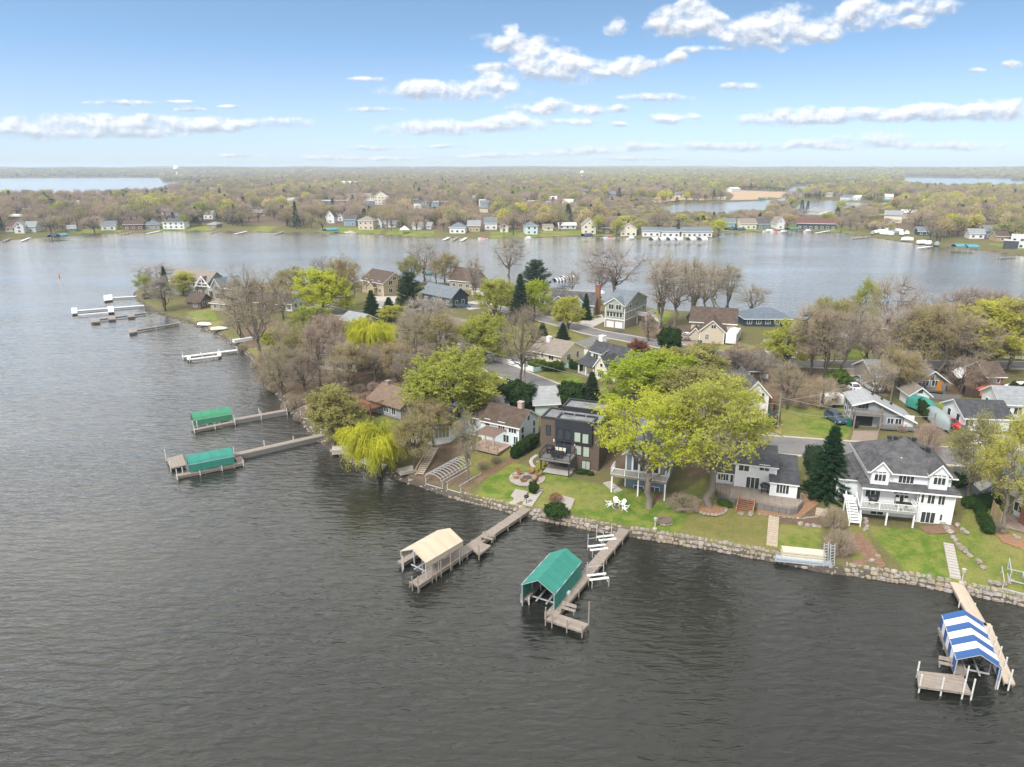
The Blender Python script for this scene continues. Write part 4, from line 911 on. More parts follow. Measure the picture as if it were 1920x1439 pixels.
    def stairs(s, a, b, w, m=None, parent=None):
        """Flight from a down to b (house frame, 3-D)."""
        a, b = Vector(a), Vector(b); n = max(3, int(abs(a.z - b.z) / .19)); mb = MB(); d = (b - a); hd = Vector((d.x, d.y, 0)).normalized(); sd = Vector((-hd.y, hd.x, 0)) * w / 2
        for i in range(n):
            p = a + d * (i + .5) / n; q = hd * (d.length / n * .55)
            mb.add([p - q - sd, p + q - sd, p + q + sd, p - q + sd, p - q - sd + Vector((0, 0, .05)), p + q - sd + Vector((0, 0, .05)), p + q + sd + Vector((0, 0, .05)), p - q + sd + Vector((0, 0, .05))], [(3, 2, 1, 0), (4, 5, 6, 7), (0, 1, 5, 4), (1, 2, 6, 5), (2, 3, 7, 6), (3, 0, 4, 7)])
        for k in (-1, 1): mb.beam(a + sd * k - Vector((0, 0, .1)), b + sd * k - Vector((0, 0, .1)), .06, .24)
        return mb.build('stairs', m or WOOD, parent or s.e)
GN = 'houses on the near point'
# --- large white lake house
def mansion():
    H = House('large white house with dark hipped roof, three dormers and white lakeside deck', (1614, 969), (1781, 984), 'lake_house', group=GN)
    W = H.W; h1 = H.on(0, 1700, 918)[1]; h2 = H.on(.9, 1790, 896)[1]; zs = H.on(.9, 1775, 913)[1]; D = 10.5
    H.block(W * .62, 0, W * .38, D, h1, None, wall='white', corners=True)
    H.wpx([(1720, 926, 1734, 942), (1738, 928, 1754, 944), (1758, 930, 1773, 946)], 2, rows=1); H.wpx([(1722, 922.5, 1735, 925), (1738, 923.5, 1755, 926), (1758, 925, 1774, 928)], 2)
    H.wpx([(1725, 962, 1754, 979, 3), (1761, 965, 1766, 976, 1)])
    H.block(0, .8, W * .62, D - .8, h1, None, wall='white', corners=True)
    H.wpx([(1622, 919, 1651, 931, 3)]); H.wpx([(1676, 928, 1704, 945, 3)], name='patio_door'); H.wpx([(1622, 915, 1651, 917.5, 3), (1676, 923.5, 1704, 926, 3)])
    H.wpx([(1632, 959, 1656, 963.5, 2)])
    # skirt roof between the storeys
    r = MB(); q = [(-.5, -.5, h1 - .1), (W + .5, -.5, h1 - .1), (W + .1, 1.2, zs + .1), (-.1, 1.2, zs + .1)]; r.slab(q, .2)
    r.slab([(-.5, D + .3, h1 - .1), (-.5, -.5, h1 - .1), (.8, .9, zs), (.8, D + .3, zs)], .2); r.slab([(W + .5, -.5, h1 - .1), (W + .5, D + .3, h1 - .1), (W - .6, D + .3, zs), (W - .6, .9, zs)], .2); r.build('skirt_roof', R_['charcoal'], H.e)
    g = MB(); g.box(-.52, W + .52, -.58, -.5, h1 - .24, h1 - .06); g.build('gutter', WHITE, H.e)
    H.block(.6, .9, W - 1., D - 1.2, h2, 'hip', 3.3, 'white', 'charcoal', z0=h1 - .3, over=.55, rname='roof')
    ro = H.last[5]; H.wpx([(1684, 891, 1715, 905, 4)]); 
    v = MB()
    for i in range(5): v.box(W * .5 - 1.9 + i * .75, W * .5 - 1.4 + i * .75, 5.6, 6.1, h2 + 2.8, h2 + 3.2)
    v.build('roof_vent', DARKM, ro)
    for i in range(2): MB().box(W - 3.4 + i * .7, W - 2.95 + i * .7, 4.4, 4.9, h2 + 1.9, h2 + 2.4).build('roof_vent', DARKM, ro)
    MB().tube((W * .42, 2.6, h2 + .6), (W * .42, 2.6, h2 + 1.5), .09).build('vent_pipe', WHITE, ro)
    for xa, xb, rc in ((1632, 1666, (1639, 889, 1662, 901)), (1743, 1778, (1749.5, 895.5, 1774, 908))):
        u0 = H.on(.3, xa, 905)[0]; u1 = H.on(.3, xb, 905)[0]; hd = H.on(.3, (xa + xb) / 2, rc[1] - 5)[1]
        H.block(u0, .3, u1 - u0, 3.6, hd, 'gy', 1.2, 'white', 'charcoal', z0=h1 + .15, over=.3, name='dormer', rname='dormer_roof', back=4.8); H.wpx([(*rc, 3)]); H.wpx([(rc[0], rc[1] - 3.2, rc[2], rc[1] - 1.2, 3)])
    u0 = H.on(.9, 1679, 905)[0]; u1 = H.on(.9, 1719, 905)[0]
    # side wing towards the street
    H.block(-2.6, 3.6, 2.6, 7, h1 - .7, 'hip', 1.4, 'white', 'charcoal', over=.5, name='wing_wall', rname='wing_roof')
    # deck
    dz = H.on(-1.6, 1660, 957)[1]; x1 = H.on(-1.6, 1718, 963)[0]
    d = H.deck(-.7, x1, -1.7, .78, dz, mat('deck_grey', (.36, .37, .36), .8), WHITE, sides='fr', infill=True)
    H.stairs((-1.3, 1.1, dz), (-1.3, -2.6, .2), 1.3, WHITE, d); rl = MB()
    for k in (-1.95, -.65): rl.beam((k, 1.1, dz + 1), (k, -2.6, 1.2), .08); rl.box(k - .06, k + .06, -2.66, -2.54, -.3, 1.25); rl.box(k - .06, k + .06, 1.0, 1.12, -.3, dz + 1.05)
    rl.build('stair_railing', WHITE, d); MB().box(-2., -.7, .78, 2.2, dz - .2, dz).build('landing', WHITE, d)
    return H, dz
MAN, MAN_DZ = mansion()
# --- white house with black roofs and a long weathered deck
def deckhouse():
    H = House('white house with black roofs and a long weathered wooden deck towards the lake', (1376, 922), (1450, 931), 'lake_house', group=GN)
    W = H.W; dz = H.on(0, 1376, 911)[1]; h = H.on(0, 1376, 869)[1]
    H.block(0, 0, W, 6, h, 'shed', .7, 'white', 'black', over=.3, corners=True)
    H.wpx([(1398, 897, 1424, 916, 3)], name='patio_door'); H.wpx([(1385, 874, 1405, 882, 2), (1424, 874, 1443, 882, 2)])
    x0 = W - .6; x1 = H.on(-1.6, 1492, 930)[0]; h2 = H.on(-1.6, 1492, 912)[1] + .15
    H.block(x0, -1.6, x1 - x0, 6.4, h2, 'shed', 1.45, 'white', 'black', over=.3, corners=True, name='wing_wall', rname='wing_roof'); H.wpx([(1455, 910, 1480, 924, 4)])
    H.win('r', 2, dz + .9, .8, 1.0); H.win('r', 4.4, dz + .9, .8, 1.0)
    H.block(-3.4, .6, 3.4, 5, H.on(.6, 1345, 886)[1], 'shed', .5, 'white', 'black', over=.3, name='annex_wall', rname='annex_roof'); H.wpx([(1346, 890, 1366, 899, 4), (1369, 889, 1375, 904, 1)])
    q = [H.at(*p, dz) for p in ((1345, 919), (1367, 929), (1482, 951), (1496, 950), (1506, 939), (1493, 935))]; w2 = [q[0], q[1], q[2], q[3], q[4], (x1 + .6, -1.7), (x0 - .1, -1.7), (x0 - .1, -.1), (-3.3, .4)]
    d = MB().prism(w2, dz - .35, dz).build('deck', WOOD, H.e); sk = MB()
    for a, b in ((q[0], q[1]), (q[1], q[2]), (q[2], q[3]), (q[3], q[4])): sk.beam((*a, dz - .75), (*b, dz - .75), .06, .75)
    sk.build('skirting', GREYDK, d); r = MB()
    for a, b in ((q[0], q[1]), (q[1], Vector(q[1]).lerp(Vector(q[2]), .16)), (q[4], (x1 + .6, -1.7))):
        r.beam((*a, dz + .9), (*b, dz + .9), .12, .06); n = max(2, int((Vector(a) - Vector(b)).length / .5))
        for i in range(n + 1): p = Vector(a).lerp(Vector(b), i / n); r.box(p.x - .04, p.x + .04, p.y - .04, p.y + .04, dz, dz + .9)
    r.build('railing', WOOD, d)
    p = Vector(q[1]).lerp(Vector(q[2]), .17); p2 = Vector(q[1]).lerp(Vector(q[2]), .44); m = (p + p2) / 2; nrm = Vector(((p2 - p).y, -(p2 - p).x)).normalized()
    H.stairs((m.x, m.y, dz - .05), (m.x + nrm.x * 1.9, m.y + nrm.y * 1.9, -.9), (p2 - p).length, REDWOOD, d); c = MB()
    for k in (p, p2): c.beam((*k, dz + .7), (k.x + nrm.x * 1.9, k.y + nrm.y * 1.9, .05), .1); c.box(k.x + nrm.x * 1.9 - .06, k.x + nrm.x * 1.9 + .06, k.y + nrm.y * 1.9 - .06, k.y + nrm.y * 1.9 + .06, -1.2, .1)
    c.build('stair_railing', REDWOOD, d)
    return H, dz
DKH, DKH_DZ = deckhouse()
# --- slate blue gabled house behind the lime tree
def gabled():
    H = House('slate blue gabled house with white trim and two white railed decks behind the lime tree', (1172, 912), (1246, 924), 'lake_house', group=GN)
    W = H.W; D = 13; h = H.on(0, 1246, 857)[1]; dz = H.on(-2, 1246, 903)[1]
    H.block(0, 0, W, D, h, 'gy', 2.3, 'slate', 'slate', over=.6, corners=True)
    ap = h + 2.3; t = MB()
    for k in np.linspace(.9, W - .9, 5): t.box(k - .1, k + .1, -.1, .04, dz, h - .1)
    t.box(.1, W - .1, -.12, .05, h - .35, h - .1); t.box(.1, W - .1, -.12, .05, dz + 2.5, dz + 2.75); t.build('window_frame_grid', WHITE, H.e)
    for i in range(4):
        a = .9 + (W - 1.8) * i / 4; H.win('f', a + .15, dz + 2.95, (W - 1.8) / 4 - .3, h - dz - 3.5, 1, glass=CURT); H.win('f', a + .15, dz + .15, (W - 1.8) / 4 - .3, 2.2, 1, name='patio_door')
    H.win('f', W * .3, h + .35, W * .4, .9, 2, glass=CURT)
    for i in range(4): H.win('r', 2 + i * 2.6, h - 1.7, 1.1, 1.2); H.win('r', 2 + i * 2.6, dz + .6, 1.1, 1.3)
    H.wpx([(1188, 913, 1206, 920, 2), (1219, 915, 1236, 923, 2)], glass=mat('blue_glass', (.05, .09, .2), .1))
    d = H.deck(-1.6, W + .5, -2.4, -.1, dz, WOOD, WHITE); H.deck(1.2, W - 1.2, -1.1, -.1, dz + 2.7, WOOD, WHITE, posts=False)
    return H, dz
GAB, GAB_DZ = gabled()
# --- modern flat roofed house
def modern():
    H = House('modern flat roofed house in brown cladding with black upper bay and grey deck', (1013.5, 868), (1122, 884), 'modern_house', group=GN)
    W = H.W; h = H.on(0, 1015, 784)[1]; D = 4.6
    H.block(0, 0, W, D, h, 'flat', .3, 'cladding', FLATR, trim=DARKM)
    H.wpx([(1024.5, 799, 1032, 815, 1)], frame=BLACKW); H.wpx([(1051, 855 + 14, 1064, 880, 1)], frame=BLACKW, name='patio_door'); H.wpx([(1091, 866, 1106, 879, 2)], frame=BLACKW, glass=GLASSL)
    H.wpx([(1078.5, 836.5, 1090, 852), (1093.5, 839, 1105, 856)], frame=BLACKW, glass=GLASSL); H.wpx([(1043, 828, 1070, 850, 3)], frame=BLACKW, name='patio_door')
    x0 = H.on(-.5, 1041, 800)[0]; x1 = H.on(-.5, 1110, 820)[0]; z0 = H.on(-.5, 1041, 826)[1]
    H.block(x0, -.55, x1 - x0, 3.2, h + .1, 'flat', .3, 'black', FLATR, trim=DARKM, z0=z0, name='bay')
    H.wpx([(1046, 806, 1056, 823), (1060, 808, 1070, 825)], frame=BLACKW); H.wpx([(1077, 812, 1088.5, 828), (1092, 815, 1103.5, 831)], frame=BLACKW, glass=GLASSL)
    H.block(W * .2, D + .02, W * .78, 4.2, h + .35, 'flat', .35, 'cladding', FLATR, trim=DARKM, name='rear_wall', rname='rear_roof')
    v = MB()
    for i in range(3): v.tube((W * (.3 + .2 * i), D * .5, h), (W * (.3 + .2 * i), D * .5, h + .5), .12)
    v.build('roof_vent', GREYT, H.e)
    dz = H.on(-3, 1070, 867)[1]; xa, xb = H.at(1016, 855, dz)[0], H.at(1073, 862, dz)[0]
    d = H.deck(max(xa, -.6), xb, -3.2, -.02, dz, GREYDK, DARKM, infill=False)
    MB().box(xa + .5, xb, -3.1, -.1, -.05, .04).build('patio', CONC, H.e)
    for px_ in (1036, 1075): 
        u, z = H.on(-.02, px_ + 2, 828 if px_ < 1050 else 836); MB().box(u, u + .15, -.15, 0, z, z + .4).build('wall_lamp', WHITE, H.e)
    return H, dz, (xa, xb)
MOD, MOD_DZ, MOD_X = modern()
# --- long white two storey house with brown roof
def longwhite():
    H = House('long white two storey house with dark brown roof and pinkish pergola', (905, 826), (972.5, 841), 'lake_house', group=GN)
    W = H.W; h = H.on(0, 972.5, 801)[1]; D = 6.2
    H.block(0, 0, W, D, h, 'gx', 1.9, 'paleblue', 'brown', over=.45, corners=True)
    H.wpx([(934.5, 793.5, 946, 804.5, 3), (954, 799, 968, 810.5, 3), (963.5, 820, 971, 832, 2), (910, 787, 918, 797, 1)]); H.wpx([(944, 817, 954, 828, 2)], name='patio_door')
    for u in (.8, 4.6): H.win('r', u, h - 1.6, .8, 1.2); H.win('r', u, 1., .8, 1.2)
    H.win('r', 2.7, h + .2, .8, .8); H.last = (*H.last[:5], H.last[5]); H.chimney(W * .78, D / 2 + .2, h + 1.4, h + 3., .8, mat('pale_brick', (.5, .4, .36), .9, (.36, .27, .24), 4))
    H.block(-4.2, 1., 4.2, 4.6, h - .2, 'gx', 1.4, 'paleblue', 'brown', name='wing_wall', rname='wing_roof'); H.win('f', -3.2, h - 1.8, 1.2, 1.2, 2)
    pg = MB(); xs = (W * .18, W * .62)
    for x in (xs[0], (xs[0] + xs[1]) / 2, xs[1]):
        for y in (-3.4,): pg.box(x - .1, x + .1, y - .1, y + .1, -1, 2.7)
    for x in np.linspace(xs[0] - .3, xs[1] + .3, 14): pg.box(x - .03, x + .03, -3.8, -.05, 2.72, 2.9)
    pg.box(xs[0] - .4, xs[1] + .4, -3.5, -3.4, 2.5, 2.72); pg.box(xs[0] - .4, xs[1] + .4, -.15, -.05, 2.5, 2.72)
    pg.build('pergola', mat('pink_wood', (.52, .38, .31), .85, (.40, .29, .24)), H.e); H.deck(.3, W * .8, -4.2, -.05, .35, mat('terrace', (.42, .31, .25), .9), WOOD, sides='f', infill=False, posts=False)
    return H
LWH = longwhite()
# --- octagonal sunroom house
def sunroom():
    c = G(820, 818); e = empty('sunroom_house', (c.x, c.y, c.z), R(20), 'low grey roofed house with an eight sided white sunroom towards the lake', 'house', GN)
    n = 8; rr = 3.6; a0 = math.pi / n; oct_ = lambda r, z: [(r * math.cos(a0 + 2 * math.pi * i / n), r * math.sin(a0 + 2 * math.pi * i / n), z) for i in range(n)]
    MB().prism([p[:2] for p in oct_(rr, 0)], -1.5, 3.1).build('wall', W_['white'], e)
    r = MB(); lo = oct_(rr + .5, 2.95); hi = oct_(rr + .5, 3.12); r.add(lo + hi + [(0, 0, 5.2)], [tuple(range(n))[::-1]] + [(i, (i + 1) % n, n + (i + 1) % n, n + i) for i in range(n)]); r.m[:] = [1] * len(r.f); k = len(r.f)
    r.f += [[n + i, n + (i + 1) % n, 2 * n] for i in range(n)]; r.m += [0] * n; r.build('roof', [R_['grey'], WHITE], e)
    for i in range(n):
        if i in (1, 2): continue
        p = Vector(oct_(rr, 0)[i]); q = Vector(oct_(rr, 0)[(i + 1) % n]); d = (q - p).normalized(); nn = Vector((d.y, -d.x, 0)); L = (q - p).length; f = MB()
        for k in range(5): s_ = p + d * (L * (.06 + .88 * k / 4)) + nn * .04; f.beam(s_ + Vector((0, 0, .9)), s_ + Vector((0, 0, 2.6)), .09)
        for z in (.9, 2.6): f.beam(p + d * L * .04 + nn * .04 + Vector((0, 0, z)), q - d * L * .04 + nn * .04 + Vector((0, 0, z)), .11)
        w = f.build('window', WHITE, e); g = MB(); a, b = p + d * L * .06 + nn * .02, q - d * L * .06 + nn * .02
        g.slab([(a.x, a.y, .9), (b.x, b.y, .9), (b.x, b.y, 2.6), (a.x, a.y, 2.6)], .04); g.build('pane', mat('yellowish_glass', (.34, .34, .20), .1, (.22, .24, .16), .8, spec=.7), w)
    m = MB().box(1.5, 13, -.5, 7.5, -1.5, 2.9).build('main_wall', W_['white'], e); r = MB(); sl = 2.3 / 4
    r.slab([(1, -1., 2.62), (13.5, -1., 2.62), (13.5, 3.5, 5.2), (1, 3.5, 5.2)], .18); r.slab([(13.5, 8., 2.62), (1, 8., 2.62), (1, 3.5, 5.2), (13.5, 3.5, 5.2)], .18); r.build('main_roof', R_['grey'], e)
    d = MB().box(-5.4, -2.2, -2.6, 1.2, .2, .4).build('deck', WOOD, e); rl = MB()
    for a, b in (((-5.4, -2.6), (-2.2, -2.6)), ((-5.4, -2.6), (-5.4, 1.2))):
        rl.beam((*a, 1.35), (*b, 1.35), .08)
        for k in range(9): p = Vector(a).lerp(Vector(b), k / 8); rl.box(p.x - .03, p.x + .03, p.y - .03, p.y + .03, .4, 1.35)
    rl.build('railing', WHITE, d)
sunroom()
# --- brown roofed rambler with cedar deck
def rambler():
    H = House('low grey house with rusty brown roof and cedar deck beside the woods', (697, 771), (752, 787), 'lake_house', group=GN)
    W = H.W; h = H.on(0, 752, 764)[1] + .1; D = 7
    H.block(0, 0, W, D, h, 'gx', 1.9, 'grey', 'rust', over=.7, trim=mat('brown_trim', (.2, .15, .12), .7)); H.chimney(W * .12, D / 2, h + 1.3, h + 2.6, .8, W_['fieldstone'])
    H.wpx([(727, 757, 734, 765, 1), (735, 766, 741, 777, 2)]); H.win('f', 1., h - 1.9, 1.6, 1.2, 3); H.win('f', 3.6, h - 1.9, 1.2, 1.2, 2); H.win('r', 3, h - 1.9, 1.2, 1.2, 2)
    d = H.deck(-1.6, 3.6, -3.2, -.05, 1.9, CEDARW, CEDARW, h=1.); H.stairs((-1.7, -2., 1.9), (-4.2, -2.6, .1), 1.2, CEDARW, d)
rambler()
# --- grey house with long asymmetric gable
def asym():
    H = House('grey house with one long sloping pale grey roof and balcony over a dark garage', (1595.5, 798), (1708, 805), 'gabled_house', group=GN)
    W = H.W; D = 6; hl = H.on(0, 1596, 758)[1]; u, ha = H.on(0, 1637, 751); hr = H.on(0, 1706, 789)[1]
    pr = [(0, -1.6), (W, -1.6), (W, hr), (u, ha), (0, hl)]; m = MB(); n = 5; m.add([(a, 0, b) for a, b in pr] + [(a, D, b) for a, b in pr], [(0, 1, 2, 3, 4), (9, 8, 7, 6, 5), (0, 5, 6, 1), (1, 6, 7, 2), (4, 9, 5, 0)]); m.build('wall', W_['grey'], H.e)
    r = MB(); sl = (ha - hl) / u; sr = (hr - ha) / (W - u)
    r.slab([(-.5, -.7, hl - .5 * sl + .2), (u, -.7, ha + .2), (u, D + .5, ha + .2), (-.5, D + .5, hl - .5 * sl + .2)], .2); r.slab([(u, -.7, ha + .2), (W + .6, -.7, hr + .6 * sr + .2), (W + .6, D + .5, hr + .6 * sr + .2), (u, D + .5, ha + .2)], .2); ro = r.build('roof', R_['lightgrey'], H.e)
    f = MB(); f.beam((-.5, -.74, hl - .5 * sl + .1), (u, -.74, ha + .1), .08, .22); f.beam((u, -.74, ha + .1), (W + .6, -.74, hr + .6 * sr + .1), .08, .22); f.build('fascia', WHITE, H.e)
    for k in range(3): MB().box(u + .8 + k * 1.6, u + 1.15 + k * 1.6, 4, 4.35, ha + sr * (1 + k * 1.6) + .1, ha + sr * (1 + k * 1.6) + .5).build('roof_vent', DARKM, ro)
    H.last = (0, 0, W, D, hl, ro); dz = H.on(-1.5, 1596, 776)[1]
    H.wpx([(1609, 757, 1629, 768, 3)], name='patio_door', frame=GREYT); H.wpx([(1663, 785, 1676, 794, 2), (1678, 786, 1691, 795, 2)]); 
    a, z = H.on(0, 1693, 801); H.door('f', a, z, 1.5, 2.1); H.win('f', a + .35, z + .9, .8, .9)
    a, z = H.on(0, 1598, 795); b, z2 = H.on(0, 1637, 782); MB().box(a, b, -.04, .03, z - .2, z2).build('garage_opening', DARKM, H.e)
    for k in (.8, 3.4): H.win('l', k, hl - 1.7, 1., 1.1); H.win('l', k, 1., 1., 1.1)
    H.deck(-.1, H.on(-1.5, 1655, 775)[0], -1.6, -.02, dz, GREYDK, WOOD, infill=True, posts=True); b = H.on(-1.5, 1650, 800)[0]; H.deck(b, W + .5, -1.7, -.02, .5, GREYDK, WOOD, posts=False, sides='fr', infill=False, h=.8)
    return H
ASY = asym()
# --- white garage house
def garagehouse():
    H = House('small white gabled house over a white garage door, black shutters', (1390, 779), (1437, 779), 'gabled_house', group=GN)
    W = H.W; h = H.on(0, 1437, 741)[1]
    H.block(0, 0, W, 9, h, 'gy', 2.4, 'white', 'charcoal', over=.5, corners=True)
    H.wpx([(1396, 741, 1404, 749, 2), (1418, 742, 1428, 751, 2)]); a, z = H.on(0, 1410, 778); b, z2 = H.on(0, 1432, 763); H.door('f', a, z, b - a, z2 - z, GDOOR, 'garage_door')
    for q in (1415.5, 1429.5): a, z = H.on(0, q, 751); MB().box(a - .15, a + .2, -.06, .02, z, z + 1.3).build('shutter', BLACKW, H.e)
    m = MB().box(0, W, -.08, .02, z - 2.0, z - 1.8).build('band', GREYT, H.e)
    H.block(-9, 4, 11.5, 7, h - .3, 'gx', 2.3, 'white', 'charcoal', name='wing_wall', rname='wing_roof'); H.win('f', -5, h - 1.8, 1.3, 1.2, 2)
    MB().box(W + .02, W + 1.4, 1, 3, h - 3.2, h - .5).build('porch', CEDARW, H.e)
garagehouse()
# --- cottage with black roof
def cottage():
    H = House('cream cottage with steep black roof, dormer and porch', (1094, 697), (1152, 716), 'cottage', group=GN)
    W = H.W; D = 8; h = H.on(0, 1144, 697)[1]; h = max(h, 2.4)
    H.block(0, 0, W, D, h, 'gx', 3.8, 'cream', 'black', over=.5, corners=True); ro = H.last[5]
    for z in (.9, h + 1.0): H.win('r', 3, z, 1.1, 1.2, 2); H.win('r', 5., z, 1.1, 1.2, 2)
    H.chimney(W * .1, D * .55, h + 2.6, h + 5., 1.1, WHITE)
    u0, u1 = W * .55, W * .93; H.block(u0, -1.6, u1 - u0, 5, h + .3, 'gy', 2.2, 'cream', 'black', over=.35, name='gable_wall', rname='gable_roof'); H.win('f', u0 + 1, .7, 1.6, 1.5, 3); H.win('f', u0 + 1.5, h + .5, .7, .7)
    H.block(W * .12, 1.0, W * .34, 3.2, h + 2.2, 'shed', 1.1, 'cream', 'black', z0=h, over=.3, name='dormer', rname='dormer_roof'); H.win('f', W * .2, h + 1.1, 1.4, .8, 2)
    p = MB()
    for k in (.1, W * .25, W * .5): p.box(k - .12, k + .12, -1.6, -1.36, -.5, h - .2)
    p.build('porch_column', WHITE, H.e); MB().slab([(-.4, -1.9, h - .15), (W * .55, -1.9, h - .15), (W * .55, .1, h + .75), (-.4, .1, h + .75)], .15).build('porch_roof', R_['black'], H.e)
    MB().box(0, W * .54, -1.7, -.02, -.4, .25).build('porch_floor', CONC, H.e)
    H.block(W + .02, 4, 5, 7, h - .2, 'gx', 2.6, 'cream', 'black', name='garage_wall', rname='garage_roof')
cottage()
def ranch():
    H = House('pale yellow ranch house with taupe roof behind clipped bushes', (997, 677), (1051, 688), 'ranch_house', group=GN)
    W = H.W; h = max(H.on(0, 1045, 668)[1], 2.6)
    H.block(0, 0, W, 9, h, 'gx', 2.1, 'yellow', 'tan', over=.6); H.wpx([(1001, 662, 1006, 667), (1015, 664, 1019, 671), (1029, 668, 1038, 674)], 2); H.win('r', 2.4, 1., 1.2, 1.3, 2); H.win('r', 6, .9, .9, 1.4)
    H.chimney(W * .28, 3.4, h + 1.2, h + 2.7, .9, WHITE)
ranch()
def threestorey():
    H = House('three storey sage grey house with white trim over a white double garage', (1134, 612.5), (1170, 617), 'tall_house', group=GN)
    W = H.W; h = H.on(0, 1171, 573)[1]; y2 = H.onx(W, 1210, 602)[0]; D = max(8, min(y2, 16)); z1 = h * .36; z2 = h * .68
    H.block(0, 0, W, D, h, 'gx', 2.6, 'sage', 'slate', over=.5, corners=True)
    b = MB()
    for z in (z1, z2): b.box(-.06, W + .06, -.06, D + .06, z - .12, z + .12)
    b.build('band', WHITE, H.e); MB().box(-.03, W + .03, -.03, D + .03, -1.2, z1 - .14).build('stone_base', W_['fieldstone'], H.e)
    for a in (.5, W / 2 + .2): MB().box(a, a + W / 2 - .7, -.09, -.02, 0, z1 - .6).build('garage_door', GDOOR, H.e)
    for i in range(5): H.win('f', .5 + i * (W - 1) / 5, z1 + .7, (W - 1) / 5 - .25, 1.7, 1)
    H.win('f', W * .12, z2 + .7, 1.5, 1.4, 2); H.win('f', W * .62, z2 + .7, 1.5, 1.4, 2)
    for z in (z1 + .8, z2 + .8):
        for q in (.2, .5, .82): H.win('r', D * q, z, 1.1, 1.2, 1)
    H.block(W * .05, -.5, W * .9, 4, h, 'gy', 1.7, 'sage', 'slate', z0=z2 + .12, over=.4, name='gable_wall', rname='gable_roof'); H.win('f', W * .2, z2 + .8, 1.5, 1.3, 2); H.win('f', W * .58, z2 + .8, 1.5, 1.3, 2)
    d = H.deck(W + .03, W + 3., D * .55, D, z1 + .1, WOOD, WHITE, sides='fr'); H.stairs((W + 3, D * .8, z1 + .1), (W + 6, D * .8, .1), 1.2, WHITE, d)
threestorey()
def beigehouse():
    H = House('beige gabled house with dark brown roofs and arched window', (1311, 643), (1356, 646), 'gabled_house', group=GN)
    W = H.W; h = H.on(0, 1352, 622)[1]
    H.block(0, 0, W, 8, h, 'gy', 2.5, 'beige', 'brown', over=.5, corners=True, back=10); H.wpx([(1322, 627, 1329, 637, 3)]); H.win('f', W * .45, h + .6, 1.1, .9, 2)
    H.block(-2.5, 6, W + 5, 8, h + 1.1, 'gx', 2.8, 'beige', 'brown', over=.6, name='main_wall', rname='main_roof'); H.win('r', 4, 2, 1.2, 1.4, 2); H.win('r', 4, h, 1.2, 1.2, 2)
    H.block(-2.4, 2.5, 2.4, 4.4, h - 1.5, 'gy', 1.4, 'beige', 'brown', name='wing_wall', rname='wing_roof')
beigehouse()
def simple(label, A, B, D, eave=None, h=None, roof='gx', rise=2.2, wall='white', rf='charcoal', wins=((.2, 1.), (.7, 1.)), up=True, rw=True, name='house', over=.5, garage=None, chim=None, z=None, grp=GN, cat='house', w=1.2, n=2, trim=None, lw=False):
    """A house of one volume: window columns as fractions of the front."""
    H = House(label, A, B, name, cat, grp, z); W = H.W
    D *= .82; rise *= .9
    hh = h if h else max(2.4, H.on(0, B[0], eave)[1]); H.block(0, 0, W, D, hh, roof, rise, wall, rf, over=over, trim=trim)
    ro = H.last[5]
    for f, z0 in wins: H.win('f', W * f - w / 2, z0, w, 1.2, n)
    if up and hh > 4.6:
        for f, z0 in wins: H.win('f', W * f - w / 2, z0 + 2.7, w, 1.2, n)
    if rw:
        for q in (.3, .7): H.win('r', D * q - .5, 1., 1., 1.2)
        if hh > 4.6:
            for q in (.3, .7): H.win('r', D * q - .5, 3.7, 1., 1.2)
    if lw:
        for q in (.3, .7): H.win('l', D * q - .5, 1., 1., 1.2)
    if roof == 'gy': H.win('f', W / 2 - .4, hh + .2, .8, .8)
    if garage: H.door('f', W * garage[0], 0, W * (garage[1] - garage[0]), 2.3, GDOOR, 'garage_door')
    if chim: H.chimney(W * chim[0], D * chim[1], hh + rise * .4, hh + rise + 1.1, .8, chim[2] if len(chim) > 2 else None)
    return H
def craftsman():
    H = House('tan craftsman house with brown cross gables on the bay', (681, 548), (719, 556), 'gabled_house', group=GN); W = H.W; h = H.on(0, 718, 531)[1]
    H.block(0, 0, W, 9.5, h, 'gx', 3.0, 'tan', 'brown', over=.6, corners=True)
    for f in (.15, .45, .78): H.win('f', W * f, 1., 1.3, 1.4, 2); H.win('f', W * f, 3.7, 1.2, 1.2, 2)
    for f in (.25, .65): H.win('r', 9.5 * f, 3.6, 1.4, 1.4, 2); H.win('r', 9.5 * f, .9, 1.4, 1.4, 2)
    H.win('r', 4.2, h + .5, 1.2, 1.1, 2); H.block(W * .35, -1.2, W * .35, 3.5, 2.9, 'gy', 1.4, 'tan', 'brown', name='porch_wall', rname='porch_roof')
craftsman()
simple('long navy blue house with slate gable roof by the street bend', (791, 567), (847, 579), 8, 559, roof='gx', rise=2.8, wall='navy', rf='slate', wins=((.15, 1.), (.4, 1.), (.65, 1.), (.88, 1.)), trim=mat('navy_trim', (.08, .1, .12), .6), name='gabled_house')
simple('brown brick bay house with wide gables behind the navy house', (843, 541), (885, 546), 11, 528, roof='gx', rise=4.2, wall='stone', rf='brown', wins=((.2, 1.), (.5, 1.), (.8, 1.)), name='gabled_house')
simple('low tan garage with brown hipped roof right of the navy house', (884, 553), (914, 556), 8, 544, roof='hip', rise=2.2, wall='beige', rf='brown', garage=(.2, .8), wins=(), name='garage', cat='garage')
simple('white flat topped bay house with dark lower storey beside the dark pine', (1022, 571), (1051, 567), 10, 551, roof='hip', rise=1.2, wall='white', rf='tan', wins=((.2, .8), (.5, .8), (.8, .8)), name='bay_house')
H_ = simple('sage green house with grey roof and tall brick chimney', (1031, 585), (1112, 592), 9, 572, roof='gx', rise=3.2, wall='sage', rf='charcoal', wins=((.1, .9), (.3, .9), (.5, .9), (.8, .9)), name='gabled_house')
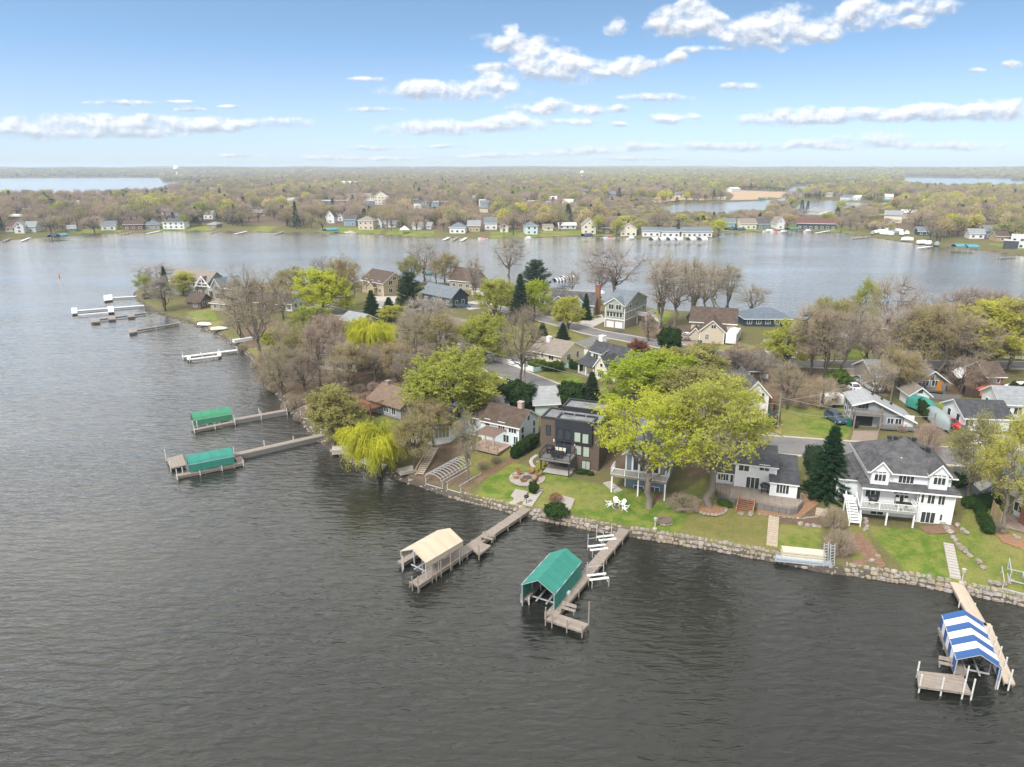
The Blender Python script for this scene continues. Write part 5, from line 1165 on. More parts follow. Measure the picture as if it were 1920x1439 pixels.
H_.last = (*H_.last[:5], H_.last[5]); H_.chimney(H_.W + .4, 3.5, -1, 8.6, 1.4); H_.block(.5, -1.5, 5.5, 4, 3.2, 'gy', 2.2, 'sage', 'charcoal', name='gable_wall', rname='gable_roof'); H_.win('f', 2.4, .9, 1.4, 1.5, 2)
H_.block(H_.W * .45, -1.2, 5.5, 4, 3.2, 'gy', 2.4, 'sage', 'charcoal', name='gable_wall', rname='gable_roof'); H_.win('f', H_.W * .45 + 2, .9, 1.4, 1.5, 2)
simple('dark blue house with black hipped roof at the bay', (1396, 612), (1482, 614), 11, 600, roof='hip', rise=2.6, wall='navy', rf='blue', wins=((.1, 1.), (.3, 1.), (.5, 1.), (.7, 1.), (.9, 1.)), name='bay_house')
simple('half timbered brown house on the point', (322, 552), (392, 557), 10, 531, roof='gx', rise=3.6, wall='olive', rf='tan', wins=((.15, 1.), (.4, 1.), (.65, 1.), (.88, 1.)), name='gabled_house')
H_ = simple('brown gable of the point with white braced timber truss', (370, 556), (397, 557), 7, 541, roof='gy', rise=4.0, wall='brown', rf='brown', wins=((.25, .9), (.7, .9)), name='gabled_house'); t_ = MB(); h_ = H_.last[4]; t_.beam((-.5, -.55, h_), (H_.W / 2, -.55, h_ + 4.1), .2); t_.beam((H_.W + .5, -.55, h_), (H_.W / 2, -.55, h_ + 4.1), .2); t_.beam((.2, -.55, h_ + .6), (H_.W - .2, -.55, h_ + .6), .2); t_.beam((H_.W / 2, -.55, h_ + .6), (H_.W / 2, -.55, h_ + 3.8), .2); t_.build('truss', WHITE, H_.e)
H_ = simple('taupe shingled house with blue grey roof and white porch on the point', (408, 561), (462, 568), 9, 545, roof='gx', rise=3.2, wall='taupe', rf='slate', wins=((.3, 1.), (.6, 1.), (.85, 1.)), lw=True, name='gabled_house'); H_.block(-.4, -1.4, 4.6, 9, H_.last[4] + .2, 'gy', 2.6, 'taupe', 'slate', name='gable_wall', rname='gable_roof'); H_.win('f', 1, .6, 2.4, 1.9, 3); H_.win('f', 1, 3.4, 2.4, 1.4, 3); H_.deck(-3, -.5, -1.2, 6, 2.9, WOOD, WHITE)
simple('brown lake shed with sloping brown roof on the point', (352, 580), (377, 580), 7, 566, roof='gx', rise=2.2, wall='brown', rf='brown', wins=((.6, .9),), name='shed', cat='shed', trim=W_['brown'])
simple('small stone lake cabin with low brown roof beside the lawn', (396, 582), (424, 584), 6, 573, roof='hip', rise=1.6, wall='stone', rf='tan', wins=((.3, .8), (.7, .8)), name='cabin', cat='cabin')
simple('grey house with black roof and red brick chimney near the point', (526, 583), (548, 584), 8, 569, roof='gx', rise=3.2, wall='white', rf='blue', wins=((.3, .8), (.75, .8)), chim=(.95, -.05), name='gabled_house')
simple('brown roofed house left of the chimney house, hidden by bare trees', (482, 583), (524, 586), 8, 570, roof='gx', rise=2.4, wall='brown', rf='brown', wins=((.3, .8), (.75, .8)))
simple('beige stucco house half hidden in the bare woods', (597, 692), (668, 697), 9, 655, roof='hip', rise=2.6, wall='cream', rf='tan', wins=((.12, .9), (.35, .9), (.55, .9), (.85, .9)))
simple('low house with grey roof seen through the woods by the street', (640, 614), (672, 620), 8, 606, roof='gx', rise=1.8, wall='khaki', rf='grey', wins=((.3, .8), (.7, .8)))
simple('white house glimpsed through bare trees behind the willow bush', (826, 640), (862, 648), 8, 622, roof='gx', rise=2.4, wall='white', rf='tan', wins=((.3, .8), (.7, .8)))
simple('pale rambler with brown roof under the woods near the white fence', (770, 678), (850, 690), 9, 674, roof='hip', rise=2.0, wall='khaki', rf='tan', wins=((.3, .8), (.7, .8)))
simple('white little house with grey roof in the woods by the dark pine', (690, 640), (722, 646), 7, 632, roof='gx', rise=1.8, wall='white', rf='grey', wins=((.3, .8), (.7, .8)))
simple('garage with grey shingle roof and teal gable behind the flat roofed house', (1003, 781), (1046, 777), 8, 767, roof='gx', rise=2.2, wall='mint', rf='lightgrey', wins=(), name='garage', cat='garage')
simple('long dark roofed house under purple trees', (1312, 714), (1428, 716), 11, 701, roof='gx', rise=2.8, wall='brown', rf='charcoal', wins=((.2, .8), (.5, .8), (.8, .8)))
H_ = simple('grey brown bungalow with gabled porch roof and orange door', (1716, 738), (1770, 738), 9, 715, roof='gy', rise=2.2, wall='taupe', rf='slate', wins=((.3, 1.4), (.62, 1.4)), name='bungalow', over=.7); H_.block(-7.5, 2, 7.5, 8, 3., 'gx', 2., 'taupe', 'slate', name='wing_wall', rname='wing_roof'); H_.deck(.5, 4.5, -2, -.05, 1.2, GREYDK, GREYT); H_.last = (0, -2.05, 0, 0, 0, None); H_.door('f', 2.6, 1.2, .95, 1.8, mat('orange_paint', (.55, .2, .03), .6))
simple('small white shed with mossy grey roof by the tarped boats', (1704, 763), (1739, 764), 6, 745, roof='gy', rise=1.4, wall='white', rf='tan', wins=(), rw=False, name='shed', cat='shed')
simple('small orange brick house with brown roof by the far street', (1848, 727), (1878, 727), 8, 709, roof='gx', rise=2.2, wall='brick', rf='brown', wins=((.3, 1.), (.6, 1.)), name='brick_house')
simple('light blue low house with black roof beside the red car', (1806, 808), (1890, 810), 9, 791, roof='gx', rise=2.0, wall='white', rf='black', wins=((.1, .9), (.45, .9)), lw=True, name='ranch_house')
simple('white taller house with grey roof at the picture edge behind the low black roof', (1872, 786), (1945, 790), 9, 760, roof='gx', rise=2.2, wall='white', rf='grey', wins=((.15, 1.), (.45, 1.)), lw=True, name='gabled_house')
simple('white garage with slate gable roof and grey door at the end of the black driveway', (1880, 920), (1909, 935), 6, 905, roof='gx', rise=1.6, wall='white', rf='blue', garage=(.3, .8), wins=(), name='garage', cat='garage')
H_ = simple('white house with big red brick chimney at the picture edge', (1899, 966), (1960, 1000), 9, 925, roof='gx', rise=2.4, wall='white', rf='charcoal', wins=((.12, 1.), (.5, 1.), (.8, 1.)), lw=True, name='lake_house'); H_.chimney(2.4, -.5, -1, 7.5, 1.3)
simple('slate roofed white house at the bay left of the tallest bare tree', (1600, 641), (1643, 641), 9, 628, roof='gx', rise=2.8, wall='white', rf='slate', wins=((.3, .8), (.7, .8)), name='bay_house')
simple('low house with three white garage doors across the far street', (1658, 670), (1728, 670), 9, 650, roof='gx', rise=2.2, wall='cream', rf='tan', garage=(.05, .9), wins=(), name='garage_house')
simple('white wall house behind the yellow green tree on the far street', (1452, 672), (1494, 672), 8, 652, roof='hip', rise=2.0, wall='white', rf='slate', wins=((.3, .8), (.7, .8)))
simple('pale green house at the picture edge across the far street', (1868, 672), (1935, 674), 8, 650, roof='gx', rise=2., wall='cream', rf='pale', wins=((.4, .8),), lw=True)
simple('taupe bay house with pink grey roof behind the bare trees', (1640, 630), (1700, 632), 9, 616, roof='gx', rise=2.8, wall='taupe', rf='tan', wins=((.3, .8), (.7, .8)), name='bay_house')
simple('grey roofed bay house behind the sage green house', (1075, 573), (1120, 574), 8, 562, roof='gx', rise=2.6, wall='white', rf='grey', wins=((.3, .8), (.7, .8)), name='bay_house')
# ------------------------------------------------------------------ docks and boat canopies
GREENC = mat('green_canvas', (.028, .20, .155), .8, (.05, .25, .20), .9, stripes=(0, .62, .10), bump=.04); GREENC2 = mat('mid_green_canvas', (.03, .20, .105), .8, (.07, .27, .15), .9, stripes=(0, .62, .10), bump=.04); TANC = mat('tan_canvas', (.62, .51, .38), .8, (.52, .42, .31), .8, stripes=(0, .55, .08), bump=.04)
BLUEC = mat('blue_canvas', (.038, .105, .28), .7, (.04, .11, .29), 1.5); WHITEC = mat('white_canvas', (.82, .82, .82), .7, (.76, .77, .78), 1.5); TEALC = mat('teal_canvas', (.10, .30, .34), .7); NAVYC = mat('navy_canvas', (.05, .07, .12), .7); GREYC = mat('grey_tarp', (.28, .33, .33), .7, (.22, .26, .26), 2, bump=.05)
POST = mat('white_post', (.70, .70, .68), .5, (.6, .6, .58)); WPOST = mat('wood_post', (.34, .29, .24), .9); WDOCK = mat('white_deck', (.74, .75, .75), .7, (.66, .67, .68))
class Frame:
    """Local frame of a dock: origin at one end, x along it."""
    def __init__(s, label, p, q, name, cat, group=None, z=.75):
        a, b = Vector(P(*p, z)), Vector(P(*q, z)); s.z = z; s.a = a; d = b - a; s.L = d.length; s.x = d / s.L; s.y = Vector((-s.x.y, s.x.x)); s.rz = math.atan2(s.x.y, s.x.x)
        s.e = empty(name, (a.x, a.y, 0), s.rz, label, cat, group)
    def at(s, px, py, z=None):
        w = Vector(P(px, py, s.z if z is None else z)) - s.a; return Vector((w.dot(s.x), w.dot(s.y)))
def plank(mb, a, b, w, z, t=.22):
    a, b = Vector(a), Vector(b); d = (b - a).normalized(); n = Vector((-d.y, d.x)) * w / 2
    mb.prism([a - n, b - n, b + n, a + n], z - t, z)
def dock(label, p, q, w=1.3, z=.75, segs=(), plats=(), posts=(), auto=3.2, m=None, pm=None, ph=.9, pr=.07, group='docks along the near shore', under=True, side=None, name='dock', pside=(1, -1)):
    """Pier from p to q (photo pixels at deck level) with extra walkways (p, q, width), platforms (pixel polygons) and posts."""
    f = Frame(label, p, q, name, 'dock', group, z); mb = MB(); plank(mb, (0, 0), (f.L, 0), w, z)
    for a, b, ww in segs: plank(mb, f.at(*a), f.at(*b), ww, z + .004)
    for po in plats: mb.prism([tuple(f.at(*c)) for c in po], z - .214, z + .008)
    d = mb.build('deck', m or WOOD, f.e)
    if under:
        u = MB(); u.box(.1, f.L - .1, -w / 2 + .06, -w / 2 + .14, z - .5, z - .22); u.box(.1, f.L - .1, w / 2 - .14, w / 2 - .06, z - .5, z - .22); u.build('stringer', WPOST, d)
    if side: 
        s_ = MB(); s_.box(0, f.L, -w / 2 - .05, -w / 2 + .01, -.4, z - .05); s_.box(0, f.L, w / 2 - .01, w / 2 + .05, -.4, z - .05); s_.build('side_board', side, d)
    pm = pm or POST; n = max(1, int(f.L / auto)) if auto else 0
    for i in range(n + 1 if n else 0):
        for k in pside:
            x = .1 + (f.L - .2) * i / n; MB().tube((x, k * (w / 2 + pr), -2), (x, k * (w / 2 + pr), z + ph * (.35 + .65 * rnd.random())), pr, n=7).build('post', pm, f.e)
    for c in posts:
        v = f.at(c[0], c[1]); MB().tube((v.x, v.y, -2), (v.x, v.y, z + (c[2] if len(c) > 2 else ph)), pr, n=7).build('post', pm, f.e)
    return f
def bench(label, f, p, q, z=None, group='benches on the docks'):
    z = f.z if z is None else z; a, b = f.at(*p), f.at(*q); d = b - a; L = d.length; w = f.a + f.x * a.x + f.y * a.y
    e = empty('dock_bench', (w.x, w.y, z), f.rz + math.atan2(d.y, d.x), label, 'bench', group)
    MB().box(0, L, -.02, .42, .42, .48).build('seat', WOOD, e); MB().beam((0, .48, .62), (L, .55, .95), .05, .05); bk = MB(); bk.slab([(0, .46, .6), (L, .46, .6), (L, .56, .95), (0, .56, .95)], .05); bk.build('backrest', WOOD, e)
    for x in (.1, L - .1): MB().box(x - .05, x + .05, 0, .5, .006, .42).build('leg', WOOD, e)
    return e
def canopy(label, fr, br, zb, eave_py, width, rise, cover, skirt=1.2, bands=1, prof='gable', legs=4, group='boat canopies along the near shore', open_front=True, name='boat_canopy', lift=True, zleg=-2):
    """Canvas boat shelter: fr and br are the pixels of the near side's lower edge at height zb; it lies to the left of fr->br."""
    f = Frame(label, fr, br, name, 'boat canopy', group, zb); a = f.a; ze = zb + height_at(a.x, a.y, zb, eave_py); L = f.L; s = width
    pr = [(0, 0), (.5, rise), (1, 0)] if prof == 'gable' else [(0, 0), (.1, rise * .5), (.28, rise * .88), (.5, rise), (.72, rise * .88), (.9, rise * .5), (1, 0)]
    pts = [(0, ze - skirt)] + [(s * abs(width) / abs(s) * q[0], ze + q[1]) for q in pr] + [(s, ze - skirt)]
    c = MB(); mats = cover if isinstance(cover, (list, tuple)) else [cover]; t = .05
    for b in range(bands):
        c.cur = b % len(mats)
        m_ = 2 if bands > 2 else 8                                       # the canvas sags a little between the bows
        for x0, x1, g0, g1 in [(L * (b + i / m_) / bands, L * (b + (i + 1) / m_) / bands, .05 * (i % 2), .05 * ((i + 1) % 2)) for i in range(m_)]:
            for k_, ((y0, z0), (y1, z1)) in enumerate(zip(pts, pts[1:])):
                nn = Vector((0, z1 - z0, -(y1 - y0))).normalized() * (-t if s > 0 else t); e0, e1 = (0 if k_ == 0 else 1), (0 if k_ == len(pts) - 2 else 1)
                q = [(x0, y0, z0 - g0 * e0), (x1, y0, z0 - g1 * e0), (x1, y1, z1 - g1 * e1), (x0, y1, z1 - g0 * e1)]; c.add(q + [(a_, b_ - nn.y, c_ - nn.z) for a_, b_, c_ in q], [(0, 1, 2, 3), (7, 6, 5, 4), (0, 3, 7, 4), (1, 5, 6, 2)])
    c.build('cover', mats, f.e); fr_ = MB()
    for x in (.03, L / 2, L - .03):
        for (y0, z0), (y1, z1) in zip(pts[1:-1], pts[2:-1]): fr_.beam((x, y0, z0 - .06), (x, y1, z1 - .06), .07)
    fr_.beam((0, .02, ze - .05), (L, .02, ze - .05), .07); fr_.beam((0, s, ze - .05), (L, s, ze - .05), .07); fr_.build('frame', ALU, f.e)
    for i in range(legs):
        for y in (.1 * (1 if s > 0 else -1), s - .1 * (1 if s > 0 else -1)):
            x = .1 + (L - .2) * i / (legs - 1); MB().tube((x, y, zleg), (x, y, ze - .05), .06, n=6).build('leg', ALU, f.e)
    if lift:
        l = MB(); k = 1 if s > 0 else -1
        for x in (L * .22, L * .78): l.beam((x, .3 * k, .45), (x, s - .3 * k, .45), .12)
        for y in (s * .35, s * .65): l.beam((L * .12, y, .55), (L * .9, y, .55), .16, .1)
        l.build('boat_lift', ALU, f.e)
    return f
# green canopy dock, middle of the near water
f = dock('long wooden dock with L shaped end beside the near green boat canopy', (1172, 992), (1033, 1154), 1.35, segs=(), plats=[[(1022, 1162), (1092, 1185), (1104, 1170), (1037, 1148)]], posts=[(1023, 1162, 1.5), (1035, 1166, .9), (1063, 1175, .8), (1091.5, 1184, .7), (1103.5, 1170, 2.6)], auto=2.6, ph=.15, pm=WPOST)
bench('weathered bench on the end of the L shaped dock', f, (1050, 1147), (1077, 1155))
MB().box(-.25, .25, -.2, .2, 0, .32).build('storage_box', WHITE, None); o_ = bpy.context.scene.objects['storage_box']; w_ = P(1065, 1114, .77); o_.location = (*w_, .77); o_.rotation_euler.z = f.rz; tag(o_, 'small white box on the dock beside the near green canopy', 'box')
canopy('big green boat canopy with long side curtains beside the L shaped dock', (1039.6, 1141), (1090.5, 1077), 1.0, 1115, 4.0, 1.15, GREENC, skirt=2.0, legs=4)
dock('narrow inner catwalk inside the near green boat canopy', (984, 1122), (1028, 1068), .8, segs=(), auto=2.6, ph=.5, group='docks along the near shore')
# tan canopy dock
f = dock('long wooden dock with side platform beside the tan boat canopy', (990, 952), (776, 1096), 1.35, plats=[[(878, 1024), (893, 1015), (921, 1023), (899, 1041)]], posts=[(898, 1040, 1.3), (773, 1097, 1.1), (784, 1101, 1.4), (810, 1082, 1.3), (827, 1071, 1.3), (845, 1060, 1.3), (862, 1048, 1.3), (792, 1062, 1.2)], auto=2.8, ph=.1, pm=WPOST)
bench('weathered bench on the side platform of the tan canopy dock', f, (901, 1013), (923, 1019))
canopy('tan boat canopy with low gable over an open slip', (798.5, 1065), (868.4, 1023), 2.15, 1055.7, 4.2, 1.0, TANC, skirt=.75, legs=4)
dock('outer catwalk on the far side of the tan boat canopy', (750, 1055), (812, 1018), .9, posts=[(756, 1058, 1.3), (776, 1046, 1.3)], auto=0)
# blue and white canopy dock
f = dock('pale wooden dock running from the stone shore to the blue and white canopy', (1793, 1092), (1838, 1172), 1.35, m=NEWWOOD, auto=3, ph=.1)
f2 = dock('weathered T shaped dock end in front of the blue and white canopy', (1768, 1178), (1800, 1262), .95, plats=[[(1719, 1258), (1722, 1287), (1822, 1301), (1806, 1267)]], posts=[(1721, 1258, 1.0), (1725, 1286, 1.2), (1766, 1292, 1.2), (1806, 1298, 1.3), (1823, 1300, 1.5), (1813, 1268, 1.1)], auto=0, pr=.075)
bench('weathered bench behind the T shaped dock end', f2, (1759, 1252), (1795, 1260))
dock('right hand catwalk along the blue and white canopy', (1848, 1168), (1893, 1280), .9, m=NEWWOOD, posts=[(1856, 1190, 1.0), (1865, 1211, 1.0), (1874, 1231, 1.1), (1884, 1253, 1.2), (1893, 1282, 1.5), (1873, 1280, 1.2)], auto=0, pr=.075)
canopy('blue and white striped boat canopy', (1872, 1281), (1837, 1192), .8, 1254, 3.6, 1.0, [BLUEC, WHITEC], skirt=1.35, bands=7)
# two green canopies on the west side
f = dock('long solid sided dock leading to the lower green canopy', (606, 815), (440, 852), 1.3, .85, auto=4.2, ph=1.0, pm=POST, side=GREYDK, m=WOODY, pside=(-1,))
dock('dock finger and square platform around the lower green canopy', (456, 866), (330, 892), .9, .6, plats=[[(312, 860), (320, 879), (349, 872), (342, 852)], [(436, 852), (446, 868), (458, 865), (448, 849)]], posts=[(311, 858, 1.4), (320, 879, 1.2), (332, 893, 1.1), (343, 889, 1.1)], auto=2.6, ph=.5, pside=(1,))
canopy('lower green boat canopy beside the long solid sided dock', (355, 884.6), (440, 868), .9, 872, 3.6, .75, GREENC, skirt=1.25, prof='vault', legs=4)
dock('upper dock with paired white posts leading to the upper green canopy', (537, 769), (437, 787), 1.2, .8, auto=4.2, ph=1.2, side=GREYDK, m=WOODY)
dock('dock finger under the upper green canopy', (440, 790), (362, 806), .9, .6, posts=[(363, 803, 1.3), (370, 801, 1.2)], auto=3, ph=.4, pside=(1,))
canopy('upper green boat canopy with vaulted top', (363, 797), (436, 784.6), .95, 788.5, 3.6, .75, GREENC2, skirt=1.05, prof='vault', legs=4)
# docks round the point
dock('pale dock with a second parallel finger near the crooked shore tree', (445, 656), (342, 669), 1.1, segs=[((411, 667), (354, 674), .8), ((354, 674), (354, 668), .8), ((411, 667), (411, 660), .9)], auto=4, ph=.8, m=WDOCK, posts=[(342, 666, 1), (355, 675, 1), (380, 671, 1), (400, 668, 1)])
dock('thin grey dock with small end platform off the point', (336, 605.5), (243, 621), .9, plats=[[(241, 616), (242, 625), (257, 622), (256, 614)]], auto=6, ph=.5)
dock('grey dock with three boat lift arms off the point', (273, 586.5), (175, 600), 1.0, segs=[((245, 590), (246, 594), 2.), ((209, 594), (210, 599), 2.), ((178, 598), (179, 604), 2.4)], auto=5, ph=.6)
dock('white dock with square platform and parallel finger at the point', (270, 572.5), (134, 583.5), 1.15, m=WDOCK, plats=[[(201, 575), (203, 585.5), (214, 584.5), (212, 574)], [(133, 578), (134.5, 588), (145, 587), (144, 577)]], segs=[((203, 585.5), (146, 590.5), .8)], auto=9, ph=.4)
dock('short white dock by the round evergreen at the tip', (256, 555.5), (196, 559), 1.1, m=WDOCK, plats=[[(194, 554), (195, 564), (211, 562), (210, 552.5)]], auto=8, ph=.4)
# small personal watercraft lifts
def pwc_lift(label, p, rz):
    w = P(*p, .7); e = empty('watercraft_lift', (*w, 0), rz, label, 'boat lift', 'small watercraft lifts at the L shaped dock')
    for y in (-.45, .45):
        b = MB(); b.slab([(-1.15, y - .13, .78), (1.15, y - .13, .78), (1.15, y + .13, .86), (-1.15, y + .13, .86)], .1); b.build('bunk', POST, e)
    m = MB()
    for x in (-.9, .9): m.beam((x, -.9, .6), (x, .9, .6), .08)
    for x in (-1., 1.): m.tube((x, .95, -1.8), (x, .95, 2.2), .05); m.tube((x, -.95, -1.8), (x, -.95, 1.0), .05)
    m.beam((-1, .95, 1.6), (1, .95, 1.6), .05); m.build('frame', ALU, e)
for lab, p in (('small white watercraft lift, nearest the stone wall', (1137, 1010)), ('small white watercraft lift, second along the L shaped dock', (1121, 1028)), ('small white watercraft lift on the right side of the L shaped dock', (1121, 1083))): pwc_lift(lab, p, R(12))
# boat lifts stored on land
def lift_frame(label, p, L, Wd, H_, rz, arched=True, tilt=0., zoff=0.):
    q = G(*p); e = empty('boat_lift_frame', (q.x, q.y, q.z + zoff), rz, label, 'boat lift', 'boat lift frames stored on the shore'); e.rotation_euler.x = tilt; f = MB(); n = 11
    for s_ in (-1, 1):
        f.beam((0, s_ * Wd / 2, H_), (L, s_ * Wd / 2, H_), .09); f.beam((0, s_ * Wd / 2, .1), (L, s_ * Wd / 2, .1), .1)
        for x in (.3, L - .3): f.beam((x, s_ * Wd / 2, 0), (x, s_ * Wd / 2, H_), .09)
    for x in (.3, L - .3): f.beam((x, -Wd / 2, .3), (x, Wd / 2, .3), .1)
    f.build('frame', ALU, e)
    if arched:
        a = MB()
        for i in range(n):
            x = L * i / (n - 1); pts = [(x, -Wd / 2 * math.cos(t), H_ + .8 * math.sin(t)) for t in np.linspace(0, math.pi, 7)]
            for u, v in zip(pts, pts[1:]): a.beam(u, v, .07)
        for t in (.5, math.pi / 2, math.pi - .5): a.beam((0, -Wd / 2 * math.cos(t), H_ + .8 * math.sin(t)), (L, -Wd / 2 * math.cos(t), H_ + .8 * math.sin(t)), .06)
        a.build('canopy_rib', ALU, e)
    return e
lift_frame('large arched aluminium canopy frame on the brown shore', (812, 917), 7.5, 3.2, 1.6, R(57)); lift_frame('low aluminium lift frame right of the arched one', (849, 926), 5.5, 2.4, 1.5, R(57), False)
lift_frame('arched frame lying under the yellow willow', (655, 858), 5.5, 2.6, .9, R(50)); lift_frame('square lift frame at the lawn corner by the upper green dock', (572, 789), 4.0, 2.4, 2.2, R(65), False)
lift_frame('white metal lift frame at the picture edge on the shore', (1899, 1116), 3.6, 2.0, 1.3, R(60), False); lift_frame('second metal lift standing behind it at the picture edge', (1912, 1100), 3.4, 2.0, 1.5, R(60), False)
lift_frame('flat lift frames lying on the grass by the lake cabin', (352, 598), 6, 3, .5, R(35), False); lift_frame('pale lift frame on the shore bank below the crooked tree', (430, 640), 6, 3, .5, R(30), False)
for lab, p in (('tall folded metal ladder leaning by the boat covers', (1548, 1062)), ('second folded metal ladder beside the brown shrub', (1560, 1064))):
    q = G(*p); e = empty('dock_ladder', q, R(15), lab, 'ladder', 'metal dock ladders')
    for s_ in (-.3, .3): MB().beam((s_, 0, 0), (s_, .4, 2.9), .08).build('rail', ALU, e)
    for k in range(8): MB().beam((-.3, .05 * k + .03, .35 * k + .2), (.3, .05 * k + .03, .35 * k + .2), .06).build('rung', ALU, e)
def stack(label, p, L, Wd, n, rz, m, name='dock_section_stack', th=.22, gap=.07):
    q = G(*p); b = MB()
    for i in range(n): b.box(-L / 2 + .1 * (i % 2), L / 2, -Wd / 2, Wd / 2 - .1 * (i % 3), i * (th + gap), i * (th + gap) + th)
    o = b.build(name, m, None, q, rz); tag(o, label, 'dock parts', 'dock sections stored ashore')
stack('cream stack of boards on the grass above the stone wall', (1505, 1043), 4.9, 1.6, 3, R(-12), mat('cream_board', (.68, .62, .50), .8)); stack('blue grey aluminium sections at the foot of the cream stack', (1505, 1055), 6.4, .9, 2, R(-12), mat('blue_metal', (.42, .48, .55), .5))
stack('pale boxy platform on the rocks left of the willow', (638, 848), 2.6, 2.0, 3, R(10), mat('pale_board', (.52, .48, .43), .8)); stack('concrete topped box on the brown shore by the wooden stairs', (762, 885), 2.6, 1.8, 2, R(30), mat('pale_board', (.52, .48, .43), .8))
stack('white dock sections stacked on the bank of the point', (455, 640), 5, 1.6, 3, R(40), WDOCK); stack('dock panels lying at the water below the willow', (700, 872), 5, 1.3, 2, R(-35), WDOCK)
# ------------------------------------------------------------------ stone walls along the water
STONES = [mat('wall_stone', (.37, .34, .315), .95, (.19, .17, .15), 2.2, dist=.35), mat('wall_stone_tan', (.34, .29, .22), .95, (.20, .165, .125), 2.2, dist=.35), mat('wall_stone_pink', (.42, .35, .325), .95, (.26, .21, .19), 2.2, dist=.35)]
def seawall(label, pts, size=.52, rows=3, h=1.02, wid=1.45, loose=0.):
    q = [Vector(P(*p)) for p in pts]; rr = random.Random(len(label)); L = [0]
    for a, b in zip(q, q[1:]): L.append(L[-1] + (b - a).length)
    mb = MB(); o = q[0]
    def at(s_):
        for i in range(len(q) - 1):
            if s_ <= L[i + 1] or i == len(q) - 2:
                d = (q[i + 1] - q[i]).normalized(); return q[i] + d * (s_ - L[i]), Vector((-d.y, d.x)), math.atan2(d.y, d.x)
    for r_ in range(rows):
        s_ = rr.random() * .4; f = (r_ + .35) / rows
        while s_ < L[-1]:
            w = size * rr.uniform(.5, 1.65); p, n, an = at(s_ + w / 2); c = p - n * (.05 + f * wid + rr.uniform(-.12, .12) * (1 + 3 * loose)) ; z = f * h - .12 + rr.uniform(-.08, .08) * (1 + 2 * loose)
            mb.cur = rr.choice([0, 0, 1, 2]) if r_ else rr.choice([0, 1, 1]); mb.rock((c.x - o.x, c.y - o.y, z), w * .56, size * rr.uniform(.5, .72), size * rr.uniform(.36, .56), rr, an + rr.uniform(-.2, .2) * (1 + 4 * loose)); s_ += w * (.93 + loose * .5)
    tag(mb.build('stone_seawall', STONES, None, (o.x, o.y, 0)), label, 'sea wall', 'stone walls along the near shore')
SW = lambda *n: [SHORE[i + 3] for i in n]
seawall('stone wall right of the pale dock, up to the picture edge', SW(0, 1, 2) + [(1806, 1115)], .62, 3); seawall('tidy stone wall below the lawn of the large white house', [(1788, 1112)] + SW(4, 5, 6), .62, 3)
seawall('low rough stones under the cream boat covers', SW(6, 7, 8), .42, 3, 1.0, 1.6, .5); seawall('stone wall below the weathered deck house lawn', SW(8, 9, 10), .5, 3, 1.1)
seawall('stone wall between the L shaped dock and the tan grass', SW(10, 11) + [(1186, 1008)], .55, 3); seawall('chunky stone wall left of the L shaped dock', [(1166, 1004)] + SW(13, 14) + [(1000, 973)], .62, 3); seawall('yellowish stone wall below the gravel patio', [(985, 969)] + SW(16, 17), .55, 3)
seawall('loose rocks on the brown shore below the arched frame', SW(17, 18, 19), .5, 4, 1.0, 2.2, .7); seawall('rocks under the yellow willow', SW(19, 20, 21), .5, 4, 1., 2., .6); seawall('pale rocks between the willow and the long solid sided dock', SW(21, 22, 23), .55, 4, 1.1, 2.2, .6); seawall('pale loose rocks between the two green canopy docks', SW(23, 24, 25), .55, 5, 1.2, 2.6, .7)
seawall('weedy rocks along the bare woods', SW(25, 26, 27, 28), .45, 2, .7, 1.5, .8); seawall('light stone bank from the crooked tree to the lake cabin', SW(28, 29, 30, 31, 32), .5, 4, 1.2, 3., .6); seawall('light stone bank round the point', SW(32, 33, 34, 35, 36), .5, 3, 1.1, 2.4, .6); seawall('reddish stones at the tip of the point', SW(36, 37, 38), .55, 3, 1., 2., .6)
for lab, p, c in (('small orange and white buoy in open water', (111, 520), (.7, .3, .15)), ('small green buoy off the tip of the point', (262, 516), (.05, .15, .13))):
    w_ = P(*p); o_ = MB().lathe([(.3, -.2), (.35, .2), (.28, .5), (.28, 1.4), (.12, 1.75)], 10).build('buoy', mat('buoy_' + lab[6:11], c, .5), None, (*w_, 0), smooth=True); tag(o_, lab, 'buoy')
